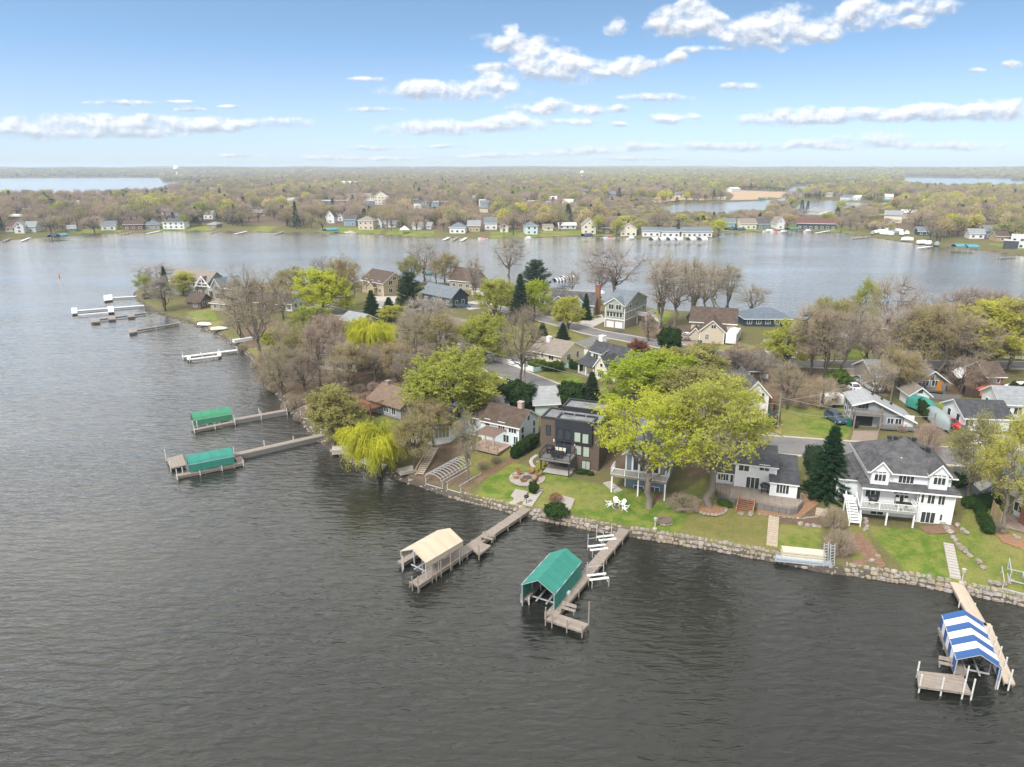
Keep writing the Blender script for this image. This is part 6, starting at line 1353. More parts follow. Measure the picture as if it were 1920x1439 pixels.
# ------------------------------------------------------------------ streets, drives, beds
def pen_or_main(x, y): return land_z(x, y)
def strip(name, pts, w, off, m, kind='structure', world=False, cross=4, step=1.6, shift=0.):
    q = [Vector(p) for p in pts] if world else [Vector((G(*p).x, G(*p).y)) for p in pts]
    fine = []
    for i in range(len(q) - 1):
        p0, p1, p2, p3 = q[max(i - 1, 0)], q[i], q[i + 1], q[min(i + 2, len(q) - 1)]; n = max(2, int((p2 - p1).length / step))
        for k in range(n): t = k / n; fine.append(.5 * ((2 * p1) + (p2 - p0) * t + (2 * p0 - 5 * p1 + 4 * p2 - p3) * t * t + (3 * p1 - p0 - 3 * p2 + p3) * t ** 3))
    fine.append(q[-1]); V = []; F = []
    for i, p in enumerate(fine):
        d = (fine[min(i + 1, len(fine) - 1)] - fine[max(i - 1, 0)]).normalized(); n = Vector((-d.y, d.x))
        V += [p + n * (shift + w * (j / cross - .5)) for j in range(cross + 1)]
    Z = pen_z(np.array([(v.x, v.y) for v in V])); V3 = [(v.x, v.y, z + off) for v, z in zip(V, Z)]
    for i in range(len(fine) - 1):
        for j in range(cross): a = i * (cross + 1) + j; F.append((a + 1, a, a + cross + 1, a + cross + 2))
    me = bpy.data.meshes.new(name); me.from_pydata(V3, [], F); me.materials.append(m); me.update()
    if name == 'kerb':
        k = len(V3); top = V3; me = bpy.data.meshes.new(name); V4 = [(a, b, c + .13) for a, b, c in V3] + [(a, b, c - .1) for a, b, c in V3]; F4 = list(F); r = cross + 1
        for i in range(len(fine) - 1):
            for j in (0, cross): a = i * r + j; F4.append((a, a + r, a + r + k, a + k))
        me.from_pydata(V4, [], F4); me.materials.append(m); me.update()
    return tag(link(name, me), kind=kind), fine
def patch(name, pts, off, m, cell=1.2, kind='structure', world=False, label=None, cat=None):
    q = [tuple(p) for p in pts] if world else [tuple(G(*p))[:2] for p in pts]
    b = []
    for a, c in zip(q, q[1:] + q[:1]):
        n = max(1, int(math.dist(a, c) / cell)); b += [(a[0] + (c[0] - a[0]) * k / n, a[1] + (c[1] - a[1]) * k / n) for k in range(n)]
    arr = np.array(b); xs = np.arange(arr[:, 0].min(), arr[:, 0].max(), cell); ys = np.arange(arr[:, 1].min(), arr[:, 1].max(), cell); g = np.array([(x, y) for x in xs for y in ys]) if len(xs) and len(ys) else np.zeros((0, 2))
    if len(g): g = g[sdist(g, arr) > cell * .4]
    allp = [Vector(p) for p in b] + [Vector(p) for p in g]; r = delaunay_2d_cdt(allp, [(i, (i + 1) % len(b)) for i in range(len(b))], [list(range(len(b)))], 1, 1e-4)
    V = np.array([tuple(v) for v in r[0]]); Z = pen_z(V); me = bpy.data.meshes.new(name); me.from_pydata([(x, y, z + off) for (x, y), z in zip(V, Z)], [], [list(f) for f in r[2]]); me.materials.append(m); me.update()
    bm_flip(me); return tag(link(name, me), label, cat, kind=kind)
def bm_flip(me):
    if len(me.polygons) and sum(p.normal.z * p.area for p in me.polygons) < 0: me.flip_normals()
ASPH = mat('asphalt_worn', (.20, .19, .185), .95, (.13, .125, .125), .35, bump=.01, dist=.4); ASPHB = mat('asphalt_black', (.055, .058, .065), .9, (.08, .08, .085), .5, dist=.5); CONCL = mat('kerb_concrete', (.46, .43, .39), .9, (.38, .35, .31), .8); GRAVEL = mat('gravel', (.40, .36, .33), .95, (.28, .25, .22), 4, dist=.4); DIRT = mat('dirt_drive', (.30, .235, .19), .95, (.21, .165, .13), .7, dist=.4); MULCH = mat('mulch', (.155, .085, .06), .95, (.24, .15, .10), 2.5, bump=.03, dist=.35); LEAFL = mat('leaf_litter', (.34, .19, .10), .95, (.22, .13, .08), 2.5, dist=.35); STRAW = mat('straw_soil', (.40, .25, .13), .95, (.30, .19, .11), 1.5)
def road(pts, w):
    o, fine = strip('street', pts, w, .055, ASPH); d = [Vector(p) for p in fine]
    for s_ in (-1, 1): strip('kerb', pts, .45, .03, CONCL, cross=1, shift=s_ * (w / 2 + .2))
ROAD_A = [(838, 640), (878, 660), (917, 681), (965, 704), (1010, 722), (1055, 741), (1098, 760), (1150, 785), (1230, 808), (1330, 824), (1440, 834), (1580, 844), (1700, 851), (1820, 858), (1930, 862), (1990, 864)]
ROAD_B = [(585, 571), (620, 583), (655, 588), (700, 586), (760, 580), (820, 574), (880, 574), (940, 580), (1000, 594), (1060, 609), (1115, 624), (1165, 633), (1215, 642), (1290, 656), (1400, 673), (1500, 682), (1620, 686), (1760, 684), (1920, 686), (1990, 688)]
road(ROAD_A, 6.6); road(ROAD_B, 6.4); strip('street', [(1140, 629), (1105, 643), (1070, 651), (1030, 657), (985, 668), (952, 690)], 5.5, .06, ASPH)
def drive(pts, m, off=.05): patch('driveway', pts, off, m)
drive([(1790, 866), (1840, 868), (1862, 884), (1893, 905), (1884, 922), (1866, 938), (1834, 944), (1806, 930), (1786, 894)], ASPHB); drive([(1824, 908), (1850, 898), (1872, 902), (1852, 916), (1838, 922)], CONC, .06)
drive([(1600, 808), (1648, 808), (1640, 846), (1590, 846)], DIRT); drive([(1105, 628), (1165, 618), (1172, 622), (1140, 636), (1120, 634)], ASPHB); drive([(1075, 608), (1128, 590), (1136, 602), (1100, 620)], CONCL)
drive([(1270, 640), (1310, 640), (1300, 662), (1275, 660)], DIRT); drive([(1110, 748), (1150, 752), (1170, 790), (1120, 780)], ASPHB); drive([(1395, 780), (1432, 782), (1428, 832), (1385, 830)], ASPHB); drive([(860, 570), (905, 562), (930, 574), (880, 582)], CONCL); drive([(1585, 695), (1640, 695), (1645, 735), (1590, 735)], DIRT); drive([(700, 556), (745, 556), (735, 580), (690, 578)], CONCL)
drive([(1800, 812), (1925, 818), (1925, 846), (1860, 842), (1820, 832)], CONCL); drive([(1655, 671), (1735, 671), (1740, 684), (1650, 684)], CONCL); drive([(1140, 695), (1195, 690), (1150, 668), (1095, 655), (1080, 662)], CONCL)
patch('patio', [(950, 944), (967, 917.5), (990, 922), (979, 951)], .05, GRAVEL); patch('planting_bed', [(1018, 962), (1052, 929), (1078, 936), (1072, 952), (1064, 966)], .05, GRAVEL); patch('planting_bed', [(1420, 950), (1505, 945), (1510, 925), (1528, 925), (1535, 945), (1500, 972), (1420, 966)], .05, LEAFL)
patch('planting_bed', [(1590, 1010), (1612, 1000), (1640, 1030), (1662, 1062), (1640, 1070), (1592, 1060)], .05, MULCH); patch('planting_bed', [(1722, 988), (1785, 985), (1800, 1000), (1740, 1002)], .05, MULCH); patch('planting_bed', [(1865, 1000), (1925, 1006), (1925, 1034), (1880, 1018)], .05, LEAFL); patch('planting_bed', [(1828, 888), (1880, 892), (1880, 915), (1850, 900)], .05, STRAW); patch('planting_bed', [(1206, 945), (1256, 915), (1300, 882), (1306, 888), (1262, 924), (1222, 948)], .05, MULCH)
patch('planting_bed', [(865, 917), (900, 890), (960, 858), (966, 864), (910, 896), (880, 925)], .05, MULCH); patch('planting_bed', [(1040, 870), (1090, 885), (1100, 880), (1120, 884), (1118, 890), (1040, 880)], .045, MULCH); patch('planting_bed', [(1432, 780), (1462, 785), (1465, 815), (1436, 806)], .05, STRAW)
patch('wood_patio', [(1868, 958), (1905, 968), (1930, 1004), (1888, 992), (1872, 990)], .12, mat('pink_deck', (.38, .30, .25), .9, (.28, .21, .18), 2, stripes=(0, 3, .35)))
# ------------------------------------------------------------------ stones, paths, fire pits
def rocks(label, pts, size, name='stone_border', cat='stones', jit=.15, cols=None, step=.95, group=None):
    q = [G(*p) for p in pts]; mb = MB(); rr = random.Random(len(label) * 7); o = q[0]
    for a, b in zip(q, q[1:]):
        L = (b - a).length; n = max(1, int(L / (size * step)))
        for i in range(n):
            p = a.lerp(b, (i + .5) / n); x, y = p.x + rr.uniform(-jit, jit), p.y + rr.uniform(-jit, jit); mb.cur = rr.randrange(3); k = size * rr.uniform(.4, .62); mb.rock((x - o.x, y - o.y, land_z(x, y) - o.z + k * .25), k, k * rr.uniform(.7, 1), k * .62, rr, rr.random() * 3)
    return tag(mb.build(name, STONES, None, o), label, cat, group)
rocks('line of pale boulders beside the stepping stones', [(1772, 980), (1782, 1003), (1800, 1025), (1826, 1050), (1850, 1070)], .85, jit=.3); rocks('second short line of boulders uphill of the long line', [(1792, 982), (1812, 1003)], .7, jit=.25); rocks('stones below the white deck stairs', [(1620, 970), (1626, 985), (1622, 998)], .6)
rocks('boulders along the terrace below the small deck house', [(1495, 983), (1542, 990)], .75); rocks('small edging stones below the leaf bed', [(1420, 965), (1500, 973), (1540, 968)], .35, jit=.08); rocks('boulders scattered in the mulch slope', [(1596, 1025), (1632, 1040), (1650, 1052), (1644, 1066)], .6, jit=1.2, step=1.6)
rocks('pile of large pale boulders by the wooden steps', [(1375, 962), (1392, 966), (1415, 970)], 1.0, jit=.5, name='boulder_pile'); rocks('stones by the shore beyond the pale dock', [(1852, 1093), (1880, 1098), (1905, 1090)], .7); rocks('stone edge of the wooden patio', [(1866, 985), (1888, 1000), (1920, 1012)], .7, jit=.4)
rocks('curb stones of the yellow bed by the black driveway', [(1834, 890), (1878, 897)], .6); rocks('rocks round the garden below the modern deck', [(1010, 868), (1020, 876), (1028, 870), (1022, 860)], .7, jit=.5); rocks('rocks round the foot of the utility pole', [(1440, 812), (1455, 818), (1464, 812)], .7, jit=.4)
def ring(label, c, r, size, name, cat='fire pit', extra=None):
    p = G(*c); rr = random.Random(3); e = empty(name, p, 0, label, cat); mb = MB(); n = int(6.28 * r / size)
    for i in range(n): a = 6.28 * i / n; mb.cur = rr.randrange(3); k = size * rr.uniform(.45, .6); mb.rock((r * math.cos(a), r * math.sin(a), k * .35), k, k, k * .6, rr, a)
    mb.build('stone_ring', STONES, e); return e, p
e, p_ = ring('stone ring around the big tree trunk on the dry lawn', (1331, 953), 2.1, .5, 'tree_ring', 'stones'); MB().lathe([(1.9, .0), (1.9, .06), (.1, .1)], 20).build('mulch_fill', LEAFL, e)
e, p_ = ring('round patio with a ring of brown seats around a fire pit', (988.5, 897), 1.0, .4, 'fire_pit_patio'); MB().lathe([(2.7, -.1), (2.7, .1), (.05, .12)], 28).build('paving', GRAVEL, e); MB().lathe([(.75, .1), (.75, .16), (.05, .2)], 12).build('ash', mat('ash', (.09, .08, .075), .95), e)
FIRE = e
e, p_ = ring('low round stone fire pit near the sea wall', (1246, 979), .95, .35, 'fire_pit'); MB().lathe([(.95, -.1), (1.0, .35), (.75, .35), (.72, .1), (.05, .08)], 20).build('wall', mat('dark_block', (.20, .16, .13), .95), e)
e, p_ = ring('small fire pit between the white chairs', (1155.5, 953), .42, .22, 'fire_pit'); MB().lathe([(.35, 0), (.35, .12), (.05, .15)], 10).build('ash', mat('ash', (.09, .08, .075), .95), e)
def chair(label, p, rz, m, group, scale=1.):
    """Slatted garden chair with sloping fan back."""
    q = G(*p); e = empty('garden_chair', q, rz, label, 'chair', group); e.scale = (scale,) * 3
    MB().slab([(-.28, -.38, .40), (.28, -.38, .40), (.28, .18, .26), (-.28, .18, .26)], .05).build('seat', m, e)
    b = MB()
    for i in range(5): x = -.26 + .13 * i; t = 1.0 - .035 * (i - 2) ** 2; b.slab([(x - .055, .16, .26), (x + .055, .16, .26), (x * 1.15 + .055, .52, t), (x * 1.15 - .055, .52, t)], .04)
    b.build('backrest', m, e)
    for s_ in (-1, 1):
        MB().box(s_ * .36 - .07, s_ * .36 + .07, -.46, .28, .56, .6).build('armrest', m, e); MB().beam((s_ * .34, -.38, 0), (s_ * .34, -.38, .56), .07).build('leg', m, e); MB().beam((s_ * .32, .42, 0), (s_ * .32, -.3, .38), .06).build('leg', m, e)
CW = mat('white_plastic', (.84, .84, .83), .5, (.8, .8, .8)); CB = mat('brown_chair', (.33, .17, .08), .7, (.22, .11, .06))
for lab, p, a in (('white slatted garden chair, on the left of the small fire pit', (1142, 949), 100), ('white slatted garden chair with its back to the house, behind the small fire pit', (1155.5, 945), 10), ('white slatted garden chair behind and right of the small fire pit', (1167, 949), -50), ('white slatted garden chair nearest the water at the small fire pit', (1173, 957), -120)): chair(lab, p, R(a), CW, 'white chairs round the small fire pit', .92)
for lab, p, a in (('pale garden chair at the lawn edge, leftmost of four by the willow', (738, 826), 150), ('pale garden chair by the willow, second of the four', (748, 826), 170), ('pale garden chair by the willow turned to the lake', (757, 829), 200), ('pale garden chair closest to the bare tree', (754, 824), 190)): chair(lab, p, R(a), CW, 'pale chairs near the willow', 1.2)
for i, a in enumerate((20, 70, 130, 190, 250, 310)):
    c = FIRE.location; x, y = c.x + 1.75 * math.cos(R(a)), c.y + 1.75 * math.sin(R(a)); px_, py_ = pix(x, y, c.z)
    chair(('brown chair of the fire pit patio on the %s side' % ('street', 'house', 'left uphill', 'lawn', 'lake', 'lower right')[i]), (px_, py_), R(a - 90), CB, 'brown chairs round the patio fire pit', 1.0)
def steps(label, p, q, w, n, m, name='garden_steps'):
    a, b = G(*p), G(*q); mb = MB(); d = (b - a); h = Vector((d.x, d.y, 0)).normalized(); s_ = Vector((-h.y, h.x, 0)) * w / 2
    for i in range(n):
        c = d * ((i + .5) / n); f = h * (d.length / n * .36); z = land_z(a.x + c.x, a.y + c.y) - a.z; c = Vector((c.x, c.y, z)); mb.prism([tuple((c - f - s_).xy), tuple((c + f - s_).xy), tuple((c + f + s_).xy), tuple((c - f + s_).xy)], z - .15, z + .16)
    return tag(mb.build(name, m, None, a), label, 'steps')
SLAB = mat('stone_slab', (.50, .47, .43), .9, (.38, .35, .32), 2); steps('grey stone steps beside the gravel patio', (989, 950), (1010, 918), 1.5, 9, SLAB); steps('pale timber steps up the dry lawn', (1447, 1025), (1451, 970), 1.3, 14, NEWWOOD); steps('short stone steps left of the white railed deck', (1138, 905), (1160, 923), 1.3, 7, SLAB)
steps('stepping stones from the pale dock to the large white house', (1791, 1086), (1778, 1020), 1.1, 12, SLAB, 'stepping_stones'); steps('small timber steps by the terrace stones', (1539, 968), (1541, 955), 1.4, 4, NEWWOOD)
q = [G(*p) for p in ((1005, 879), (998, 873), (995, 866), (998, 860), (1008, 853))]; mb = MB()
for a, b in zip(q, q[1:]):
    for k in range(4): p = a.lerp(b, k / 4); mb.lathe([(.3, p.z - q[0].z - .05), (.3, p.z - q[0].z + .07), (.05, p.z - q[0].z + .08)], 7, (p.x - q[0].x, p.y - q[0].y))
tag(mb.build('stepping_stones', SLAB, None, q[0]), 'curved row of round stepping stones left of the modern deck', 'stones')
def wood_stairs(label, p, q, w, h0, h1):
    a, b = G(*p), G(*q); e = empty('wooden_stairs', a, 0, label, 'stairs'); a0 = Vector((0, 0, h0)); b0 = b - a + Vector((0, 0, h1)); d = b0 - a0; h = Vector((d.x, d.y, 0)).normalized(); s_ = Vector((-h.y, h.x, 0)) * w / 2; n = 14; mb = MB()
    for i in range(n): c = a0 + d * (i + .5) / n; f = h * d.length / n * .42; mb.slab([c - f - s_, c + f - s_, c + f + s_, c - f + s_], .06)
    mb.build('tread', NEWWOOD, e)
    for k in (-1, 1): MB().beam(a0 + s_ * k, b0 + s_ * k, .08, .26).build('stringer', NEWWOOD, e)
    r = MB(); r.beam(a0 + s_ + Vector((0, 0, .95)), b0 + s_ + Vector((0, 0, .95)), .07)
    for i in range(5): c = a0 + s_ + d * i / 4; r.beam(c, c + Vector((0, 0, .95)), .06)
    r.build('railing', NEWWOOD, e)
wood_stairs('pale wooden stairs climbing the bank below the bare brown tree', (787, 893), (816, 852), 1.1, .3, 1.2)
# ------------------------------------------------------------------ hedges, bushes
def row(label, p, q, n, kind, w, h, name, cat, leaf=None, group=None, jit=.2):
    a, b = G(*p), G(*q)
    for i in range(n):
        c = a.lerp(b, (i + .5) / n); k = put_tree(name, label if n == 1 else label + (', %s' % ORD[i] if n <= 12 else ''), cat, c.x + rnd.uniform(-jit, jit), c.y + rnd.uniform(-jit, jit), land_z(c.x, c.y) - .05, h * rnd.uniform(.85, 1.15), w * rnd.uniform(.85, 1.15), kind, None, leaf, None, group)
ORD = ['first from the water', 'second', 'third', 'fourth', 'fifth', 'sixth', 'seventh', 'eighth', 'ninth', 'tenth', 'eleventh', 'last']
HG = NEEDLE['hedge']
row('pointed arborvitae in the row beside the long white house', (962, 862), (1003, 838), 9, 'cedar', .75, 2.4, 'arborvitae', 'shrub', HG, 'arborvitae row by the long white house', .05)
row('round clipped bush before the pale yellow ranch', (988, 690), (1052, 697), 6, 'bush', 1.7, 2.0, 'clipped_bush', 'shrub', LEAF['green'], 'bushes before the yellow ranch'); row('slim arborvitae between ranch and black roofed cottage', (1068, 692), (1092, 697), 4, 'cedar', .5, 2.0, 'arborvitae', 'shrub', HG, 'arborvitae by the cottage', .05)
row('clipped hedge bush at the end of the black driveway', (1813, 952), (1860, 948), 6, 'bush', 1.1, 1.7, 'hedge_bush', 'hedge', None, 'hedge by the black driveway', .05); row('hedge bush in the line running down the lawn', (1832, 955), (1853, 1002), 9, 'bush', .75, 1.4, 'hedge_bush', 'hedge', None, 'hedge running down the lawn', .05)
row('dark round bush by the mansion drive', (1794, 910), (1796, 912), 1, 'bush', 1.2, 1.8, 'clipped_bush', 'shrub'); row('low green plants under the modern windows', (1082, 886), (1112, 890), 5, 'bush', .6, .6, 'low_plant', 'shrub', None, 'low plants at the modern house'); row('small green plant by the stepping stones', (1005, 884), (1020, 872), 4, 'bush', .6, .6, 'low_plant', 'shrub', LEAF['yellowgreen'], 'small plants by the stepping stones')
row('ball shaped little tree beside the gravel patio', (998, 925), (999, 925), 1, 'bush', .75, 2.0, 'ball_tree', 'tree'); row('olive bush below the weathered deck', (1352, 946), (1366, 950), 2, 'bush', .8, .7, 'low_plant', 'shrub', LEAF['green'], 'bushes below the weathered deck'); row('pale twiggy bush beside the big lime tree', (1283, 955), (1284, 955), 1, 'shrub', 2.2, 2.0, 'pale_bush', 'shrub', LEAF['yellowgreen'])
row('bare brown hedge shrub across the black driveway', (1850, 880), (1900, 884), 5, 'shrub', 1.5, 1.4, 'bare_hedge', 'hedge', None, 'bare hedge across the driveway'); row('tan ornamental grass clump by the wooden patio', (1852, 978), (1880, 1000), 5, 'shrub', .8, .9, 'grass_clump', 'plant', None, 'tan grass clumps'); row('arborvitae beside the grey tarp boat', (1722, 770), (1740, 790), 4, 'cedar', .8, 2.4, 'arborvitae', 'shrub', HG, 'arborvitae by the tarped boats'); row('pointed arborvitae near the picture edge by white tarps', (1890, 745), (1920, 750), 5, 'cedar', .8, 3., 'arborvitae', 'shrub', HG, 'arborvitae at the picture edge')
for i, (x, y, w, h) in enumerate([(540, 772, 26, 20), (555, 765, 24, 24), (560, 790, 20, 14), (515, 735, 24, 20), (585, 752, 22, 16), (610, 742, 20, 16), (640, 738, 24, 18), (675, 735, 20, 16), (700, 732, 22, 16), (730, 748, 20, 14), (770, 755, 20, 14), (745, 872, 18, 14), (800, 870, 22, 16), (905, 880, 20, 14), (930, 868, 18, 12), (480, 690, 20, 14), (455, 660, 18, 14), (1255, 640, 16, 12), (1240, 628, 16, 12), (1285, 640, 16, 14), (1500, 765, 26, 18), (1452, 765, 26, 20), (1580, 735, 22, 14), (1660, 735, 20, 14), (1805, 735, 18, 14), (1825, 742, 18, 14), (1690, 810, 18, 12), (1700, 705, 18, 14), (660, 720, 22, 16), (600, 705, 22, 16), (720, 710, 20, 14), (830, 725, 20, 16), (760, 690, 20, 14), (690, 690, 20, 14), (550, 715, 20, 16), (1410, 705, 20, 16), (1350, 700, 20, 14), (1295, 690, 18, 14)]):
    tree_px(x, y, y - h, w, 'shrub', 'bare brown undergrowth bush on the wooded ground of the point', ('tan', 'brown', 'pink')[i % 3], None, 'undergrowth_bush', 'shrub', None, 'undergrowth bushes of the point')
# ------------------------------------------------------------------ fences, poles, wires
def fence(label, pts, h, m, step=2.4, name='fence', group=None, slat=True):
    q = [G(*p) for p in pts]; e = empty(name, q[0], 0, label, 'fence', group); o = q[0]
    for a, b in zip(q, q[1:]):
        L = (b - a).length; n = max(1, int(L / step)); d = (b - a).normalized()
        for i in range(n):
            u, v = a.lerp(b, i / n), a.lerp(b, (i + 1) / n); u.z, v.z = land_z(u.x, u.y), land_z(v.x, v.y); mb = MB(); uu, vv = u - o, v - o; mb.beam(uu + Vector((0, 0, h / 2 + .05)), vv + Vector((0, 0, h / 2 + .05)), .05, h * .92, (0, 0, 1)); mb.build('panel', m, e); MB().box(uu.x - .07, uu.x + .07, uu.y - .07, uu.y + .07, uu.z - .3, uu.z + h + .1).build('post', m, e)
fence('white board fence along the near street', [(917, 674), (958, 686), (1000, 699)], 1.3, WHITE); fence('pale teal fence around the ranch lawn', [(1001, 699), (1030, 693), (1070, 691)], 1.1, mat('teal_paint', (.45, .66, .62), .6)); BRF = mat('brown_fence', (.085, .055, .042), .9, (.06, .04, .03), stripes=(0, 5, .3))
fence('tall dark brown board fence beside the grey brown bungalow', [(1767, 697), (1785, 718), (1808, 744)], 1.9, BRF); fence('dark brown fence along the back of the green lawn', [(1808, 745), (1845, 748), (1878, 748)], 1.7, BRF); fence('yellow wooden screen fence by the wooden patio', [(1858, 966), (1866, 975), (1874, 990)], 2.0, mat('yellow_fence', (.60, .47, .26), .8, stripes=(2, 6, .2))); fence('long white rail fence by the long dark roof', [(1360, 700), (1400, 707), (1440, 712)], 1.0, WHITE); fence('low wooden wall at the foot of the bungalow patio', [(1735, 748), (1770, 752), (1800, 752)], 1.2, GREYDK); fence('dark lath fence beside the arborvitae row', [(1001, 835), (1012, 826)], 1.6, BRF)
PWOOD = mat('pole_wood', (.30, .255, .215), .9, (.2, .17, .14), 3)
POLES = []
def pole(label, p, top, arm=False, can=False):
    q = G(*p); H_ = height_at(q.x, q.y, q.z, top); e = empty('utility_pole', q, R(30), label, 'utility pole', 'utility poles'); MB().tube((0, 0, -.5), (0, 0, H_), .17, .12, 8).build('pole', PWOOD, e)
    if arm: MB().beam((-.9, 0, H_ - .5), (.9, 0, H_ - .5), .12).build('crossarm', PWOOD, e)
    if can: MB().tube((.35, 0, H_ - 1.9), (.35, 0, H_ - .9), .26, n=10).build('transformer', mat('transformer', (.5, .52, .53), .5), e)
    POLES.append(q + Vector((0, 0, H_))); return e
pole('tall grey utility pole by the white garage house', (1457, 806), 739); pole('utility pole with transformer by the near street', (984, 724), 671, False, True); pole('utility pole hidden behind the huge yellow green tree', (820, 690), 610, True); pole('utility pole by the grey bungalow', (1668, 760), 690); pole('utility pole near the tarped boats', (1743, 838), 775)
def wire(label, a, b, sag=.8, r=.022):
    pts = [a.lerp(b, t) - Vector((0, 0, sag * 4 * t * (1 - t))) for t in np.linspace(0, 1, 13)]; mb = MB(); o = pts[0]
    for u, v in zip(pts, pts[1:]): mb.tube(u - o, v - o, r, n=4, cap=False)
    tag(mb.build('power_line', mat('wire', (.45, .44, .42), .6), None, o), label, 'power line', 'power lines')
d_ = Vector((0, 0, -.6)); wire('power line from the tall grey pole to the grey gabled house', POLES[0] + d_ * 4, Vector((*P(1597, 778, 6), 6))); wire('power line from the tall grey pole towards the tarped boats', POLES[0] + d_, POLES[4] + d_); wire('power line from the tall grey pole towards the bungalow pole', POLES[0] + d_ * 2, POLES[3] + d_); wire('power line along the near street past the transformer', POLES[1] + d_, POLES[0] + d_ * 3, 1.5); wire('power line from the transformer pole into the woods', POLES[1] + d_, POLES[2] + d_, 1.)
# ------------------------------------------------------------------ vehicles
TYRE = mat('tyre', (.02, .02, .02), .8); CHROME = mat('rim', (.45, .46, .47), .35, metal=.5); LAMP = mat('headlamp', (.7, .72, .72), .15); TAIL = mat('tail_lamp', (.4, .02, .02), .3)
def paint(n, c): return mat('paint_' + n, c, .28, tuple(k * .95 for k in c), spec=.6)
def car(label, p, rz, kind, m, name='parked_car', cat='car', group='vehicles parked on the near point', L=4.6, Wd=1.82):
    q = G(*p); e = empty(name, q, rz, label, cat, group); k = L / 4.6
    if kind == 'suv': low = [(-2.25, .35), (-2.3, .75), (-2.2, 1.02), (1.05, 1.04), (2.05, .92), (2.3, .7), (2.28, .35)]; top = [(-2.1, 1.0), (-1.85, 1.62), (.25, 1.66), (1.05, 1.03)]
    elif kind == 'pickup': low = [(-2.28, .45), (-2.3, 1.05), (-.45, 1.08), (1.1, 1.1), (2.1, 1.02), (2.3, .8), (2.28, .45)]; top = [(-.55, 1.06), (-.45, 1.75), (.55, 1.76), (1.15, 1.08)]
    else: low = [(-2.22, .32), (-2.3, .7), (-2.15, .92), (1.0, .9), (2.0, .8), (2.3, .62), (2.27, .32)]; top = [(-1.75, .9), (-1.05, 1.35), (.1, 1.38), (.95, .89)]
    def loft(mb, pr, w0, w1):
        z0 = min(z for _, z in pr); z1 = max(z for _, z in pr); n = len(pr); vs = []
        for s_ in (-1, 1): vs += [(x * k, s_ * (w0 + (w1 - w0) * (z - z0) / (z1 - z0 + 1e-6)), z) for x, z in pr]
        mb.add(vs, [tuple(range(n))[::-1], tuple(range(n, 2 * n))] + [(i, (i + 1) % n, n + (i + 1) % n, n + i) for i in range(n)])
    b = MB(); loft(b, low, Wd / 2, Wd / 2 - .06); body = b.build('body', m, e)
    if kind == 'pickup': MB().box(-2.15 * k, -.6 * k, -.72, .72, .75, 1.1).build('cargo_bed', mat('bed_load', (.34, .2, .12), .9), e)
    g = MB(); loft(g, top, Wd / 2 - .09, Wd / 2 - .26); g.build('windows', GLASS, e)
    t = MB(); x0, x1 = top[1][0] * k, top[2][0] * k; zt = top[1][1]; t.box(x0 + .02, x1 - .02, -Wd / 2 + .25, Wd / 2 - .25, zt - .02, zt + .05)
    for x, z in (top[1], top[2]):
        xb = top[0][0] if (x, z) == top[1] else top[3][0]
        for s_ in (-1, 1): t.beam((xb * k, s_ * (Wd / 2 - .1), top[0][1]), (x * k, s_ * (Wd / 2 - .27), z), .09)
    t.build('roof', m, e)
    for x in (-1.4 * k, 1.42 * k):
        for s_ in (-1, 1):
            w = MB().tube((x, s_ * (Wd / 2 - .2), .33), (x, s_ * (Wd / 2 + .01), .33), .34, n=14).build('wheel', TYRE, e); MB().tube((x, s_ * (Wd / 2), .33), (x, s_ * (Wd / 2 + .025), .33), .2, n=10).build('rim', CHROME, w)
    for s_ in (-1, 1): MB().box(2.2 * k, 2.32 * k, s_ * .65 - .17, s_ * .65 + .17, .62, .76).build('headlight', LAMP, e); MB().box(-2.33 * k, -2.22 * k, s_ * .7 - .12, s_ * .7 + .12, .7, .9).build('tail_light', TAIL, e)
    return e
car('dark blue wagon parked nose towards the lake on the lawn', (1566, 790), R(-82), 'suv', paint('blue', (.05, .085, .13))); car('white pickup truck with a brown load in its bed', (1136, 757), R(150), 'pickup', paint('white', (.78, .79, .8)), 'pickup_truck', 'pickup truck', L=5.6, Wd=1.95); car('red coupe beside the light blue low house', (1781, 800), R(-70), 'car', paint('red', (.55, .025, .03))); car('white pickup parked by the beige gabled house', (1288, 637), R(-150), 'pickup', paint('white', (.78, .79, .8)), 'pickup_truck', 'pickup truck', L=5.4, Wd=1.9)
car('silver car beside the olive green bush', (1611, 716), R(95), 'car', paint('silver', (.42, .44, .46))); car('white car behind the silver one by the far street', (1626, 713), R(100), 'car', paint('white', (.78, .79, .8))); car('white car half hidden behind the grey gabled roof', (1598, 730), R(90), 'car', paint('white', (.78, .79, .8))); car('grey car behind the grey gabled roof', (1634, 731), R(90), 'suv', paint('silver', (.42, .44, .46))); car('maroon car under the spreading tan tree', (1786, 698), R(10), 'car', paint('maroon', (.12, .02, .05)))
car('dark red small car before the white garage door', (1419, 785), R(5), 'car', paint('red', (.55, .025, .03)), L=3.4, Wd=1.6); car('dark sedan parked on the concrete drive by the navy house', (868, 577), R(10), 'car', paint('blue', (.05, .085, .13)))
